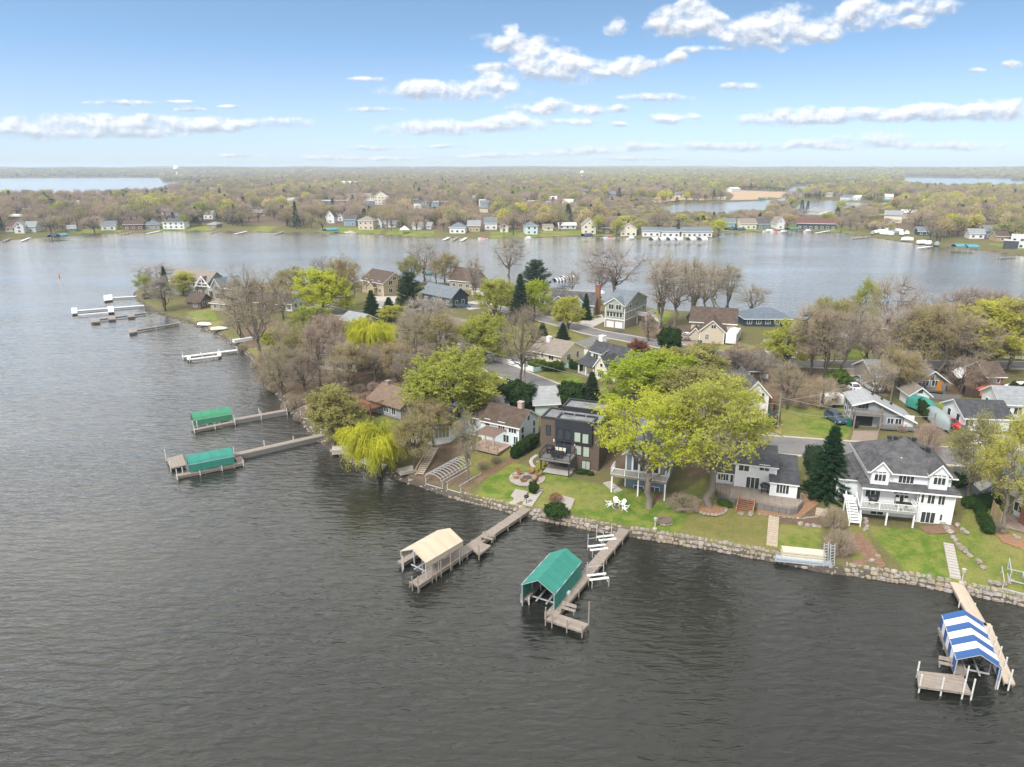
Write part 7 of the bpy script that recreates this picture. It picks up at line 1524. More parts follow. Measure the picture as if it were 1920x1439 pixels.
def rv(label, p, rz, L=8.5):
    q = G(*p); e = empty('motor_home', q, rz, label, 'motor home', 'vehicles parked on the near point'); b = MB(); pr = [(-L / 2, .6), (-L / 2, 3.0), (L / 2 - .7, 3.05), (L / 2, 2.2), (L / 2 + .05, .6)]; n = 5
    vs = [(x, s_ * 1.22, z) for s_ in (-1, 1) for x, z in pr]; b.add(vs, [tuple(range(n))[::-1], tuple(range(n, 2 * n))] + [(i, (i + 1) % n, n + (i + 1) % n, n + i) for i in range(n)]); b.build('body', paint('white', (.78, .79, .8)), e)
    w = MB()
    for x in (-2.6, -.6, 1.4):
        for s_ in (-1, 1): MB().box(x, x + 1.1, s_ * 1.23 - .02, s_ * 1.23 + .02, 1.6, 2.4).build('window', GLASS, e)
    for s_ in (-1, 1): MB().box(-L / 2 + .2, L / 2 - .3, s_ * 1.225 - .02, s_ * 1.225 + .02, .9, 1.25).build('stripe', mat('rv_stripe', (.2, .22, .26), .5), e)
    for x in (-2, 0, 1.8): MB().box(x, x + .8, -.4, .4, 3.05, 3.3).build('roof_unit', WHITE, e)
    for x in (-L * .25, L * .33):
        for s_ in (-1, 1): MB().tube((x, s_ * 1.0, .42), (x, s_ * 1.24, .42), .42, n=12).build('wheel', TYRE, e)
rv('white motor home with dark stripe beside the beige gabled house', (1374, 642), R(65))
def tarped(label, p, rz, L, Wd, H_, m, name='tarped_boat', bow=True, trailer=True):
    """Boat on a trailer under a tied tarpaulin: ridge high in the middle, pointed bow."""
    q = G(*p); e = empty(name, q, rz, label, 'boat', 'boats and trailers stored ashore'); n = 12; V = []; F = []; rr = random.Random(5)
    for i in range(n + 1):
        t = i / n; w = Wd / 2 * (1 if t < .6 or not bow else max(.08, math.cos((t - .6) / .4 * 1.45))); hh = H_ * (.86 + .14 * math.sin(t * 3.1)) * (1 if t < .75 else 1 - (t - .75) * .9)
        for k in range(9): a = math.pi * k / 8; V.append(((t - .5) * L, -w * math.cos(a) * (1 + .03 * rr.random()), .5 + (hh - .5) * math.sin(a) ** .7 * (1 - .05 * rr.random())))
    for i in range(n):
        for k in range(8): a = i * 9 + k; F.append((a, a + 9, a + 10, a + 1))
    F += [tuple(range(9)), tuple(range(n * 9, n * 9 + 9))[::-1]]; MB().add(V, F).build('tarpaulin', m, e, smooth=True)
    h = MB().box(-L * .42, L * .3, -Wd * .3, Wd * .3, .35, .7).build('hull', WHITE, e)
    if trailer:
        t = MB(); t.beam((-L * .45, -.5, .42), (L * .45, -.5, .42), .1); t.beam((-L * .45, .5, .42), (L * .45, .5, .42), .1); t.beam((L * .45, 0, .42), (L * .62, 0, .42), .1); t.build('trailer', GREYT, e)
        for s_ in (-1, 1): MB().tube((-L * .1, s_ * .8, .32), (-L * .1, s_ * 1.0, .32), .32, n=10).build('wheel', TYRE, e)
tarped('boat under a bright green tarpaulin between shed and arborvitae', (1728, 772), R(-75), 5.2, 2.5, 2.8, GREENC, bow=False); tarped('long boat under a grey green tarpaulin beside the red coupe', (1760, 798), R(-100), 7.6, 2.5, 2.7, GREYC); tarped('boat under a white tarpaulin by the brown fence', (1799, 708), R(40), 5.5, 2.3, 2.2, WHITEC); tarped('red and white covered boat behind the dark brown fence', (1857, 744), R(10), 6, 2.5, 2.3, mat('red_tarp', (.45, .12, .09), .7)); tarped('boat under white tarpaulins with pointed folds at the picture edge', (1905, 740), R(20), 6, 2.4, 2.6, WHITEC); tarped('dark covered boat beside the long dark roof', (1240, 672), R(20), 6.5, 2.4, 2.0, NAVYC)
tarped('small white covered boat on the grass of the point', (386, 612), R(-20), 4.5, 2., 1.2, WHITEC, trailer=False); tarped('small blue boat by the lawn near the cedar deck', (676, 772), R(30), 4, 1.7, 1.1, NAVYC, trailer=False); tarped('upturned pale boat on the grassy bank of the point', (412, 620), R(10), 4.5, 1.8, 1.1, WHITEC, trailer=False)
def cargo(label, p, rz, m, L=3.6):
    q = G(*p); e = empty('small_trailer', q, rz, label, 'trailer', 'boats and trailers stored ashore'); b = MB(); b.box(-L / 2, L / 2, -1, 1, .55, 2.3); b.beam((L / 2, 0, .55), (L / 2 + 1.2, 0, .5), .1); b.build('body', m, e); MB().box(-.6, .5, -1.03, -.99, 1.2, 1.8).build('window', GLASS, e)
    for s_ in (-1, 1): MB().tube((0, s_ * .85, .33), (0, s_ * 1.05, .33), .33, n=10).build('wheel', TYRE, e)
cargo('small white camping trailer by the orange brown thicket', (1558, 762), R(5), WHITE); cargo('black covered trailer by the tall grey pole', (1447, 800), R(60), DARKM, 3.2)
def bin_(label, p, m):
    q = G(*p); e = empty('wheeled_bin', q, R(rnd.uniform(0, 90)), label, 'bin', 'wheeled bins'); b = MB(); b.add([(-.3, -.3, 0), (.3, -.3, 0), (.3, .3, 0), (-.3, .3, 0), (-.38, -.38, 1.15), (.38, -.38, 1.15), (.38, .38, 1.15), (-.38, .38, 1.15)], [(3, 2, 1, 0), (4, 5, 6, 7), (0, 1, 5, 4), (1, 2, 6, 5), (2, 3, 7, 6), (3, 0, 4, 7)]); b.build('body', m, e); MB().slab([(-.42, -.42, 1.22), (.42, -.42, 1.22), (.42, .42, 1.26), (-.42, .42, 1.26)], .06).build('lid', m, e)
BG, BB = mat('green_bin', (.02, .15, .10), .6), mat('blue_bin', (.03, .10, .16), .6)
for lab, p, m in (('green wheeled bin at the corner of the grey gabled house', (1591, 799), BG), ('dark wheeled bin right of the green one', (1603, 802), DARKM), ('blue wheeled bin beside the light blue low house', (1806, 812), BB), ('green wheeled bin beside the white garage door', (1439, 777), BG), ('green wheeled bin by the olive green bush', (1583, 718), BG), ('teal wheeled bin by the beige gabled house', (1312, 648), BB)): bin_(lab, p, m)
# ------------------------------------------------------------------ things on the decks
def on_deck(H, x, y, z): w = H.a + H.x * x + H.y * y; return Vector((w.x, w.y, H.z + z))
def grill(label, loc, rz, m=None):
    e = empty('grill', loc, rz, label, 'grill', 'grills on the decks'); MB().lathe([(.3, .75), (.62, .85), (.66, 1.05), (.5, 1.3), (.1, 1.38)], 12).build('cover', m or DARKM, e)
    for x in (-.4, .4): MB().box(x - .05, x + .05, -.25, .25, .006, .85).build('leg', DARKM, e)
grill('black covered grill on the weathered deck', on_deck(DKH, DKH.on(0, 1433, 915)[0], -1.0, DKH_DZ), DKH.rz); grill('black covered grill on the white deck of the large house', on_deck(MAN, MAN.on(0, 1635, 940)[0], -.4, MAN_DZ), MAN.rz); grill('black grill on the corner of the grey modern deck', on_deck(MOD, MOD_X[0] + .9, -1.0, MOD_DZ), MOD.rz)
q = G(*(987, 947)); e = empty('pedestal_grill', q, 0, 'small pedestal grill on the gravel patio', 'grill'); MB().tube((0, 0, 0), (0, 0, 1.1), .05).build('post', DARKM, e); MB().lathe([(.15, 1.05), (.35, 1.2), (.35, 1.4), (.12, 1.55)], 10).build('bowl', DARKM, e)
def dining(label, loc, rz, group, m):
    e = empty('deck_table', loc, rz, label, 'table', group); MB().box(-.9, .9, -.45, .45, .7, .75).build('top', m, e)
    for x in (-.8, .8):
        for y in (-.35, .35): MB().box(x - .04, x + .04, y - .04, y + .04, .006, .7).build('leg', m, e)
def dchair(label, loc, rz, group, m):
    e = empty('deck_chair', loc, rz, label, 'chair', group); MB().box(-.25, .25, -.25, .25, .42, .48).build('seat', m, e); MB().slab([(-.25, .24, .45), (.25, .24, .45), (.25, .36, 1.0), (-.25, .36, 1.0)], .05).build('backrest', m, e)
    for x in (-.22, .22):
        for y in (-.22, .22): MB().box(x - .025, x + .025, y - .025, y + .025, .006, .42).build('leg', m, e)
CREAM = mat('cream_cushion', (.62, .58, .50), .8); mx_ = (MOD_X[0] + MOD_X[1]) / 2; dining('dark table on the grey modern deck', on_deck(MOD, mx_, -1.5, MOD_DZ), MOD.rz, 'tables on the decks', DARKM)
for i, lab in enumerate(('left', 'middle', 'right')): dchair('pale chair on the house side of the modern deck table, %s one' % lab, on_deck(MOD, mx_ - .6 + .6 * i, -.75, MOD_DZ), MOD.rz, 'chairs on the modern deck', CREAM); dchair('dark chair on the lake side of the modern deck table, %s one' % lab, on_deck(MOD, mx_ - .6 + .6 * i, -2.25, MOD_DZ), MOD.rz + math.pi, 'chairs on the modern deck', DARKM)
dining('dark table on the white deck of the large house', on_deck(MAN, MAN.W * .44, -.6, MAN_DZ), MAN.rz, 'tables on the decks', DARKM)
for i, (x, y, a) in enumerate(((-.5, .75, 0), (.5, .75, 0), (-.5, -.75, 180), (.5, -.75, 180))): dchair('cream chair at the large white house table, ' + ('house side left', 'house side right', 'lake side left', 'lake side right')[i], on_deck(MAN, MAN.W * .44 + x, -.6 + y * .95, MAN_DZ), MAN.rz + R(a), 'chairs on the large white deck', CREAM)
dchair('wide cream lounge chair on the left of the large white deck', on_deck(MAN, .9, -.7, MAN_DZ), MAN.rz, 'chairs on the large white deck', CREAM)
def lantern(label, p, h):
    q = G(*p); e = empty('garden_lantern', q, 0, label, 'lantern', 'garden lanterns by the shore'); MB().tube((0, 0, -.1), (0, 0, h * .7), .09, .07, 8).build('post', SLAB, e); MB().lathe([(.12, h * .68), (.2, h * .72), (.2, h * .9), (.26, h * .92), (.04, h)], 8).build('head', SLAB, e); MB().lathe([(.3, -.05), (.3, .12), (.12, .16)], 10).build('base', SLAB, e)
lantern('small grey stone lantern on the lime lawn near the wall', (1228, 992), 1.7); lantern('pale stone lantern beside the pale dock', (1803, 1093), 1.9)
q = G(1256, 878); e = empty('mailbox', G(952, 737), 0, 'black mailbox on a post by the near street', 'mailbox'); MB().box(-.05, .05, -.05, .05, -.2, 1.05).build('post', DARKM, e); MB().box(-.12, .12, -.28, .28, 1.05, 1.32).build('box', DARKM, e)
for lab, p in (('white boat canvas shelter at the bay with dark stripes', (1068, 527)), ('second striped boat canvas shelter at the bay', (1054, 531))): canopy(lab, (p[0] - 10, p[1] + 4), (p[0] + 10, p[1] + 2), 1.0, p[1] - 4, 3.4, .9, [WHITEC, NAVYC], 1.2, 7, 'vault', 3, 'striped boat shelters at the bay')
canopy('teal boat canopy on the bay behind the pale tree', (796, 521), (812, 520), 1.0, 513, 3.4, .9, TEALC, 1.0, 1, 'vault', 3, 'boat canopies at the bay'); canopy('white vaulted boat canopy behind the sage green house', (1124, 562), (1134, 560), 1.0, 552, 3.4, .9, WHITEC, 1.0, 1, 'vault', 3, 'boat canopies at the bay')
# ------------------------------------------------------------------ far shore: houses
GF = 'houses along the far shore'; FOOT = []
def far(xl, xr, yb, ye, roof, rise, wall, rf, label, D=9, name='far_house', cat='house', gar=None):
    H = House(label, (xl, yb), (xr, yb), name, cat, GF); W = H.W; h = max(2.4, H.on(0, (xl + xr) / 2, ye)[1]); H.block(0, 0, W, D, h, roof, rise, wall, rf, over=.6, t=.25)
    n = max(1, min(9, int(W / 3.4))); fl = max(1, min(3, int(h / 2.5)))
    for k in range(fl):
        for i in range(n): H.win('f', W * (i + .5) / n - .7, .8 + k * h / fl * .98, 1.5, 1.35, 1, fr=.15, glass=CURT if (i + k) % 3 == 0 else GLASS)
    if roof == 'gy': H.win('f', W / 2 - .5, h + .3, 1., 1., 1, fr=.12)
    for t in (0, .5, 1): p = H.a + H.x * W * t + H.y * D * .4; FOOT.append((p.x, p.y, max(D, W / 3) * .62))
    return H
for a in (
 (10, 32, 435, 427, 'hip', 2, 'beige', 'red', 'beige far house with dull red roof near the picture edge'), (28, 46, 438, 424, 'gy', 2.5, 'white', 'grey', 'white balconied far house beside the mint one'), (48, 68, 436, 425, 'gx', 3, 'mint', 'grey', 'mint green far house'), (127, 143, 435, 430, 'gx', 2, 'blue', 'grey', 'small bluish far house under grey bare trees'),
 (190, 217, 432, 422, 'gx', 2.4, 'white', 'slate', 'white far house with grey roof and dark porch'), (232, 269, 431, 421, 'gx', 2.4, 'redbrown', 'brown', 'long red brown far house'), (272, 300, 430, 421, 'hip', 2.5, 'grey', 'blue', 'grey far house with dark blue roof'), (306, 346, 430, 417, 'hip', 2.5, 'white', 'charcoal', 'bright white far house with dark hipped roof'),
 (391, 406, 428, 421, 'hip', 1.6, 'taupe', 'grey', 'small grey far cottage near the water'), (382, 399, 411, 401, 'gx', 2.2, 'white', 'tan', 'white far house behind the small grey cottage'), (303, 320, 403, 396, 'gx', 2, 'white', 'pale', 'white far house among trees behind the bright white one'), (32, 55, 392, 388, 'hip', 2, 'white', 'pale', 'white roofed house back in the trees by the picture edge'),
 (15, 73, 412, 408, 'gx', 1.5, 'taupe', 'pale', 'long low building with white roof behind the mint house'), (612, 627, 419, 407, 'gy', 4.5, 'white', 'brown', 'tall white gabled far house'), (633, 643, 415, 408, 'gy', 2.5, 'white', 'tan', 'white gable right of the tall white far house'), (645, 667, 424, 412, 'gx', 2.5, 'blue', 'charcoal', 'dark blue far house with porches'),
 (672, 700, 431, 414, 'hip', 2.8, 'beige', 'tan', 'tall beige far house with balconies'), (704, 716, 428, 418, 'gy', 3, 'white', 'grey', 'white gabled end of the low far house'), (717, 742, 427, 420, 'gx', 2, 'white', 'grey', 'low white far house with deck'), (773, 790, 431, 423, 'gx', 2, 'white', 'tan', 'white far house behind a bare tree'), (800, 808, 430, 424, 'gx', 2, 'white', 'grey', 'tiny white far house on the green lawn'),
 (843, 872, 438, 427, 'hip', 3, 'white', 'slate', 'white far house with slate hipped roof on the lawn'), (877, 900, 435, 423, 'gx', 3, 'tan', 'grey', 'tan far house with grey gables'), (909, 932, 431, 418, 'gx', 3.4, 'white', 'slate', 'white gabled far house behind bare trees'), (938, 953, 436, 426, 'gy', 2, 'cream', 'tan', 'small cream far house'), (986, 1008, 440, 424, 'hip', 2.6, 'paleblue', 'slate', 'pale blue three level far house'),
 (976, 996, 424, 417, 'gx', 2, 'redbrown', 'brown', 'brown far house behind the pale blue one'), (1020, 1037, 433, 426, 'gx', 1.6, 'cream', 'tan', 'cream low far house'), (1048, 1080, 430, 423, 'gx', 1.6, 'white', 'pale', 'long white low far house'), (1092, 1117, 439, 421, 'gy', 4, 'cream', 'tan', 'tall cream gabled far house'), (1129, 1147, 439, 427, 'gx', 2.6, 'brown', 'brown', 'brown far house with dark deck'), (1163, 1193, 443, 430, 'gy', 3.6, 'cream', 'tan', 'wide cream gabled far house'),
 (1204, 1238, 444, 433, 'gx', 2, 'white', 'slate', 'white row of town houses, left section'), (1240, 1274, 445, 434, 'gx', 2, 'white', 'slate', 'white row of town houses, middle section'), (1278, 1335, 445, 434, 'gx', 2.4, 'white', 'slate', 'white row of town houses, long right section'), (1357, 1378, 429, 418, 'gx', 2.6, 'blue', 'slate', 'blue grey far house right of the yellow willow'), (1388, 1418, 430, 419, 'gx', 3, 'cream', 'tan', 'cream far house with wide gable by the dark canopies'), (1420, 1443, 430, 420, 'gx', 3, 'slate', 'charcoal', 'slate far house with stepped roofs'),
 (1456, 1470, 430, 418, 'gy', 4, 'white', 'tan', 'narrow white gabled far house'), (1494, 1567, 430, 419, 'gx', 3, 'dark', 'red', 'very long dark building with red roof'), (1721, 1745, 442, 434, 'gx', 2.4, 'navy', 'slate', 'dark blue house behind the covered boats'), (1817, 1845, 448, 438, 'gx', 2.4, 'white', 'grey', 'white far house beside the grey one near the picture edge'), (1846, 1877, 447, 433, 'gx', 2.6, 'slate', 'slate', 'long grey slate far house near the picture edge'), (1867, 1890, 453, 443, 'gx', 2.4, 'tan', 'brown', 'tan house on the slope by the modern one'),
 (1854, 1868, 415, 409, 'gx', 2.4, 'dark', 'charcoal', 'dark house with pale dormers in the wood at the picture edge')): far(*a)
H_ = far(1892, 1935, 466, 443, 'flat', .4, 'white', FLATR, 'modern white far house with dark glass at the picture edge'); H_.block(-3, -2, 7, 6, H_.last[4] * .62, 'flat', .3, 'dark', FLATR, name='bay')
for a in (
 (108, 153, 384, 378, 'flat', .5, 'stone', FLATR, 'large pale flat roofed building behind the trees'), (364, 431, 361, 353, 'flat', .5, 'khaki', FLATR, 'long four level apartment block by the distant lake'), (456, 512, 379, 372, 'flat', .5, 'redbrown', R_['pale'], 'long brick store with white roof, left half'), (514, 573, 379, 372, 'flat', .5, 'redbrown', R_['pale'], 'long brick store with white roof, right half'), (590, 640, 383, 377, 'flat', .5, 'slate', FLATR, 'dark grey roofed long building'), (470, 497, 405, 399, 'gx', 2.5, 'tan', 'tan', 'tan roofed building under the trees'),
 (600, 703, 384, 377, 'flat', .5, 'slate', FLATR, 'dark roofed low parking building'), (650, 700, 378, 368, 'gx', 3, 'cream', 'tan', 'long cream apartment building with many gables'), (702, 728, 384, 368, 'gy', 5, 'cream', 'red', 'cream gabled building with brick corner'), (759, 783, 384, 375, 'flat', .5, 'redbrown', FLATR, 'brown brick flat roofed building'), (792, 823, 388, 379, 'flat', .5, 'blue', FLATR, 'blue grey flat roofed building'), (826, 883, 389, 379, 'flat', .5, 'redbrown', FLATR, 'wide red brown flat roofed building'), (898, 911, 388, 376, 'flat', .5, 'cream', FLATR, 'small cream tower building'),
 (989, 1005, 384, 378, 'flat', .5, 'redbrown', R_['pale'], 'reddish long building in the middle trees'), (1020, 1044, 384, 374, 'gx', 3, 'white', 'pale', 'white buildings in the middle trees'), (1092, 1104, 366, 359, 'gx', 3, 'white', 'slate', 'white house on the far marsh edge'), (1140, 1154, 371, 363, 'gx', 3, 'slate', 'slate', 'grey house on the far marsh edge'), (1372, 1388, 361, 355, 'gx', 3, 'white', 'pale', 'white roofed boathouse behind the reed marsh'), (1513, 1535, 403, 396, 'gx', 2.6, 'white', 'grey', 'white house at the inlet with two dark conifers'), (1659, 1674, 376, 369, 'gx', 3, 'cream', 'pale', 'pinkish white house on the far green lawn'), (1575, 1592, 376, 370, 'gx', 3, 'white', 'blue', 'white house across the far lagoon'), (1600, 1612, 376, 371, 'gx', 3, 'white', 'pale', 'small white house across the far lagoon'), (640, 668, 352, 345, 'gx', 5, 'white', 'pale', 'distant white gabled buildings above the woods'), (815, 842, 368, 361, 'gx', 3, 'cream', 'tan', 'distant cream house with gables'), (1585, 1604, 341, 336, 'gx', 6, 'white', 'slate', 'distant white house on the wooded tongue')): far(*a, D=14, name='far_building', cat='building')
def tower(label, p, top):
    q = G(*p); H_ = height_at(q.x, q.y, q.z, top); e = empty('water_tower', q, 0, label, 'water tower'); r = H_ * .22; MB().tube((0, 0, 0), (0, 0, H_ * .62), r * .3, r * .26, 12).build('stem', WHITE, e); MB().lathe([(r * .3, H_ * .58), (r, H_ * .72), (r, H_ * .88), (r * .5, H_ * .97), (.1, H_)], 16).build('tank', WHITE, e)
tower('distant white water tower above the middle woods', (1091, 338), 320); tower('distant slim water tower above the hazy woods', (333, 335), 311)
# far docks, boats and boat covers
for i, (lab, p, q, w) in enumerate((('thin pale dock by the beige far house', (20, 447), (5, 453), 1.6), ('thin pale dock left of the twin dark canopies', (55, 446), (40, 452), 1.6), ('pale dock before the long red brown house', (248, 435), (228, 440), 1.6), ('pale dock by the bright white house', (300, 433), (276, 438), 1.6), ('pale dock by the small grey cottage', (408, 433), (392, 437), 1.6), ('dock before the weedy bank', (462, 434), (440, 439), 1.6), ('long dock below the tall trees', (532, 434), (515, 440), 1.6),
   ('brown dock, first of three on the far lawn', (842, 445), (832, 450), 1.8), ('brown dock, second of three on the far lawn', (858, 445), (850, 450), 1.8), ('brown dock, third of three on the far lawn', (874, 446), (866, 451), 1.8), ('dock beside the cream far house', (1140, 442), (1128, 447), 1.6), ('dock before the long red roofed building', (1555, 433), (1530, 437), 1.8), ('reddish dock by the covered boats', (1628, 444), (1600, 447), 2.4), ('dock of the white far house near the edge', (1745, 462), (1722, 465), 1.8), ('dock below the modern white far house', (1905, 482), (1872, 483), 1.8))): dock(lab, p, q, w, .7, auto=6, ph=.8, m=WDOCK if i % 2 else WOOD, group='docks along the far shore', under=False, name='far_dock')
CF = 'boat canopies along the far shore'
for lab, fr, br, zb, ey, w, m, pf in (('twin dark green boat canopy at the far lawn, left one', (101, 449), (114, 447), .8, 443, 4.5, NAVYC, 'gable'), ('twin dark green boat canopy at the far lawn, right one', (116, 448), (130, 446), .8, 442, 4.5, TEALC, 'gable'), ('blue grey boat canopy left of the pontoon boat', (614, 438), (636, 436), .8, 432, 5, TEALC, 'gable'), ('dark boat canopy before the tall cream house', (1096, 449), (1112, 448), .8, 442, 4.5, NAVYC, 'vault'), ('dark boat canopy right of the yellow willow', (1366, 436), (1380, 435), .8, 430, 4.5, NAVYC, 'vault'), ('second dark boat canopy right of the yellow willow', (1384, 436), (1398, 435), .8, 431, 4.5, NAVYC, 'vault'), ('green boat canopy before the long red roofed building', (1481, 437), (1497, 436), .8, 430, 5, GREENC2, 'vault'),
   ('wide blue grey boat canopy at the picture edge, left half', (1793, 470), (1814, 470), .8, 462, 6, TEALC, 'gable'), ('wide blue grey boat canopy at the picture edge, right half', (1815, 471), (1836, 471), .8, 463, 6, TEALC, 'gable'), ('teal boat canopy at the reed marsh', (1424, 375), (1436, 375), .8, 372, 6, GREENC, 'gable'), ('teal boat canopy at the far lagoon lawn', (1655, 378), (1670, 378), .8, 375, 6, TEALC, 'gable')): canopy(lab, fr, br, zb, ey, w, 1.1, m, .9, 1, pf, 3, CF, lift=False)
for i, x in enumerate((1230, 1244, 1262, 1275, 1300, 1321)): canopy('white vaulted boat cover before the town houses, ' + ('first from the cream gable', 'second', 'third', 'fourth', 'fifth', 'last, next to the willow')[i], (x - 5, 456), (x + 6, 455), .8, 450, 4.2, 1.3, WHITEC, 1.1, 1, 'vault', 3, 'white boat covers before the town houses', lift=False)
def boat(label, p, rz, L, m, name='moored_boat', cover=None):
    w_ = P(*p, .2); e = empty(name, (*w_, 0), rz, label, 'boat', 'boats along the far shore'); n = 7; V = []; F = []
    for i in range(n):
        t = i / (n - 1); b = 1.2 * (1 if t < .55 else math.cos((t - .55) / .45 * 1.5)); V += [((t - .5) * L, -b, .9 + .2 * t), ((t - .5) * L, -b * .6, -.2), ((t - .5) * L, b * .6, -.2), ((t - .5) * L, b, .9 + .2 * t)]
    for i in range(n - 1):
        for k in range(3): a = i * 4 + k; F.append((a, a + 1, a + 5, a + 4))
        F.append((i * 4, i * 4 + 4, i * 4 + 7, i * 4 + 3))
    F += [(0, 3, 2, 1)]; MB().add(V, F).build('hull', m, e); MB().slab([(-L * .1, -.8, 1.1), (L * .15, -.7, 1.1), (L * .05, -.6, 1.6), (-L * .1, -.6, 1.7)], .08).build('windscreen', GLASS, e); MB().box(-L * .35, L * .1, -.85, .85, 1.0, 1.25 if cover is None else 2.0).build('cover', cover or GREYC, e)
for lab, p, L, m, c in (('white pontoon boat with tan canopy at the far shore', (656, 438), 9, WHITE, TANC), ('white boat at the small cream far house', (905, 449), 7, WHITE, mat('red_tarp', (.45, .12, .09), .7)), ('small white boat by the pale blue far house', (990, 449), 5, WHITE, WHITEC), ('red and white boat by the brown far house', (1142, 448), 8, WHITE, mat('red_tarp', (.45, .12, .09), .7)), ('little white boat before the wide cream gable', (1182, 449), 6, WHITE, WHITEC), ('long white boat by the narrow gabled far house', (1440, 435), 9, WHITE, WHITEC), ('red topped boat by the narrow gabled far house', (1454, 436), 8, WHITE, mat('red_tarp', (.45, .12, .09), .7)), ('white boat beside the red topped one', (1467, 437), 8, WHITE, WHITEC), ('white boat lift before the dark building', (1513, 435), 6, WHITE, WHITEC)): boat(lab, p, R(rnd.uniform(150, 200)), L, m, cover=c)
for i, (x, y, L) in enumerate(((1636, 440, 7), (1645, 438, 7), (1655, 437, 8), (1662, 441, 9), (1674, 439, 9), (1682, 436, 8), (1690, 441, 8), (1700, 440, 7), (1650, 434, 7), (1668, 433, 8), (1730, 458, 7), (1742, 459, 8), (1756, 461, 7), (1700, 452, 7))): tarped('covered white boat stored in the boat yard on the far shore', (x, y), R(rnd.uniform(0, 180)), L, 2.8, 2.6, WHITEC if i % 4 else GREYC, 'stored_boat')
for o_ in [o for o in COL.objects if o.name.startswith('stored_boat')]: o_['group'] = 'boats in the far boat yard'
pv = MB(); pv.slab([(-3, -3, 2.6), (3, -3, 2.6), (0, 0, 5.2)], .05); pv.slab([(3, -3, 2.6), (3, 3, 2.6), (0, 0, 5.2)], .05); pv.slab([(3, 3, 2.6), (-3, 3, 2.6), (0, 0, 5.2)], .05); pv.slab([(-3, 3, 2.6), (-3, -3, 2.6), (0, 0, 5.2)], .05); q = G(759, 438); e = empty('party_tent', q, R(20), 'white pointed tent on the far lawn', 'tent'); pv.build('roof', WHITEC, e)
for x in (-2.9, 2.9):
    for y in (-2.9, 2.9): MB().tube((x, y, 0), (x, y, 2.6), .07).build('pole', WHITE, e)
# ------------------------------------------------------------------ far trees
def far_proto(name, seed, kind, mats):
    if kind == 'con': T = Tree(seed); r = T.r; n = 520; f = r.uniform(0, 1, n) ** .8; az = r.uniform(0, 6.28, n); rad = 2.9 * (1 - f) ** .9 * r.uniform(.45, 1.1, n); p = np.stack([np.cos(az) * rad, np.sin(az) * rad, 1 + 13 * f], 1); T.tube([(0, 0, -1), (0, 0, 7), (0, 0, 14)], [.25, .16, .03], 4); T.ribbons(p, unit(np.stack([np.cos(az), np.sin(az), -.25 + 0 * az], 1) + r.normal(0, .3, (n, 3))), r.uniform(.8, 1.5, n), .5, 1)
    else:
        T = Tree(seed); r = T.r; nc = 34; d = unit(r.normal(size=(nc, 3))); d[:, 2] = np.abs(d[:, 2]) * 1.1 - .35; e = r.uniform(.5, 1, nc)[:, None] ** .5; C = np.array([0, 0, 8.3]) + d * e * (5.2, 5.2, 5.6); T.tube([(0, 0, -1), (.2, 0, 4), (0, .2, 9)], [.36, .26, .1], 5)
        for c in C[:12]: T.limb((.1, 0, r.uniform(3, 6)), c, .16, .04, .3, .06, 4, 5)
        k = 26 if kind == 'bare' else 12; p = np.repeat(C, k, 0) + r.normal(0, .75, (nc * k, 3)); rad = unit(p - np.array([0, 0, 5.])); T.ribbons(p, unit(rad + r.normal(0, .55, p.shape) + [0, 0, .2]), r.uniform(1., 2.1, len(p)), .13 if kind == 'bare' else .09, 0)
        if kind != 'bare': q = np.repeat(C, 26 if kind == 'leaf' else 10, 0); T.leaves(q + r.normal(0, 1.0, q.shape), .5 if kind == 'leaf' else .42, 1)
    tm, cm = T.meshes(name, mats); v = [tuple(x.co) for x in tm.vertices]; nv = len(v); me = bpy.data.meshes.new(name); me.from_pydata(v + [tuple(x.co) for x in cm.vertices], [], [list(f.vertices) for f in tm.polygons] + [[i + nv for i in f.vertices] for f in cm.polygons])
    for m in mats: me.materials.append(m)
    mi = np.zeros(len(tm.polygons) + len(cm.polygons), np.int32); a = np.zeros(len(cm.polygons), np.int32); cm.polygons.foreach_get('material_index', a); mi[len(tm.polygons):] = a + 1; me.polygons.foreach_set('material_index', mi); me.update(); return me
FT = {k: leafmat('far_twig_' + k, a, b, .15, .3) for k, a, b in (('brown', (.36, .28, .23), (.27, .21, .175)), ('tan', (.42, .345, .26), (.32, .26, .195)), ('pink', (.40, .315, .26), (.30, .235, .195)), ('olive', (.36, .31, .19), (.27, .23, .15)))}
FL = {k: leafmat('far_leaf_' + k, a, b, .4, .28) for k, a, b in (('olive', (.44, .39, .17), (.33, .29, .13)), ('green', (.56, .57, .13), (.40, .41, .09)), ('pale', (.52, .48, .22), (.40, .37, .17)))}
FK = [(t, far_proto('far_%s' % n, sd, kd, (BARK, tw, lf))) for t, n, sd, kd, tw, lf in (('b', 'bare_a', 31, 'bare', FT['brown'], FT['brown']), ('b', 'bare_b', 32, 'bare', FT['tan'], FT['tan']), ('b', 'bare_c', 33, 'bare', FT['pink'], FT['pink']), ('b', 'bud_a', 34, 'bud', FT['olive'], FL['olive']), ('l', 'leaf_a', 35, 'leaf', FT['olive'], FL['green']), ('l', 'leaf_b', 36, 'leaf', FT['olive'], FL['olive']), ('l', 'leaf_c', 37, 'leaf', FT['olive'], FL['pale']), ('c', 'conifer', 38, 'con', NEEDLE['spruce'], NEEDLE['spruce']))]
FLAB = {'b': ('far_bare_tree', 'bare brown tree in the wooded strip behind the far shore', 'bare trees along the far shore'), 'l': ('far_leafy_tree', 'pale green budding tree in the wooded strip behind the far shore', 'leafy trees along the far shore'), 'c': ('far_conifer', 'dark conifer standing among the far shore trees', 'conifers along the far shore')}
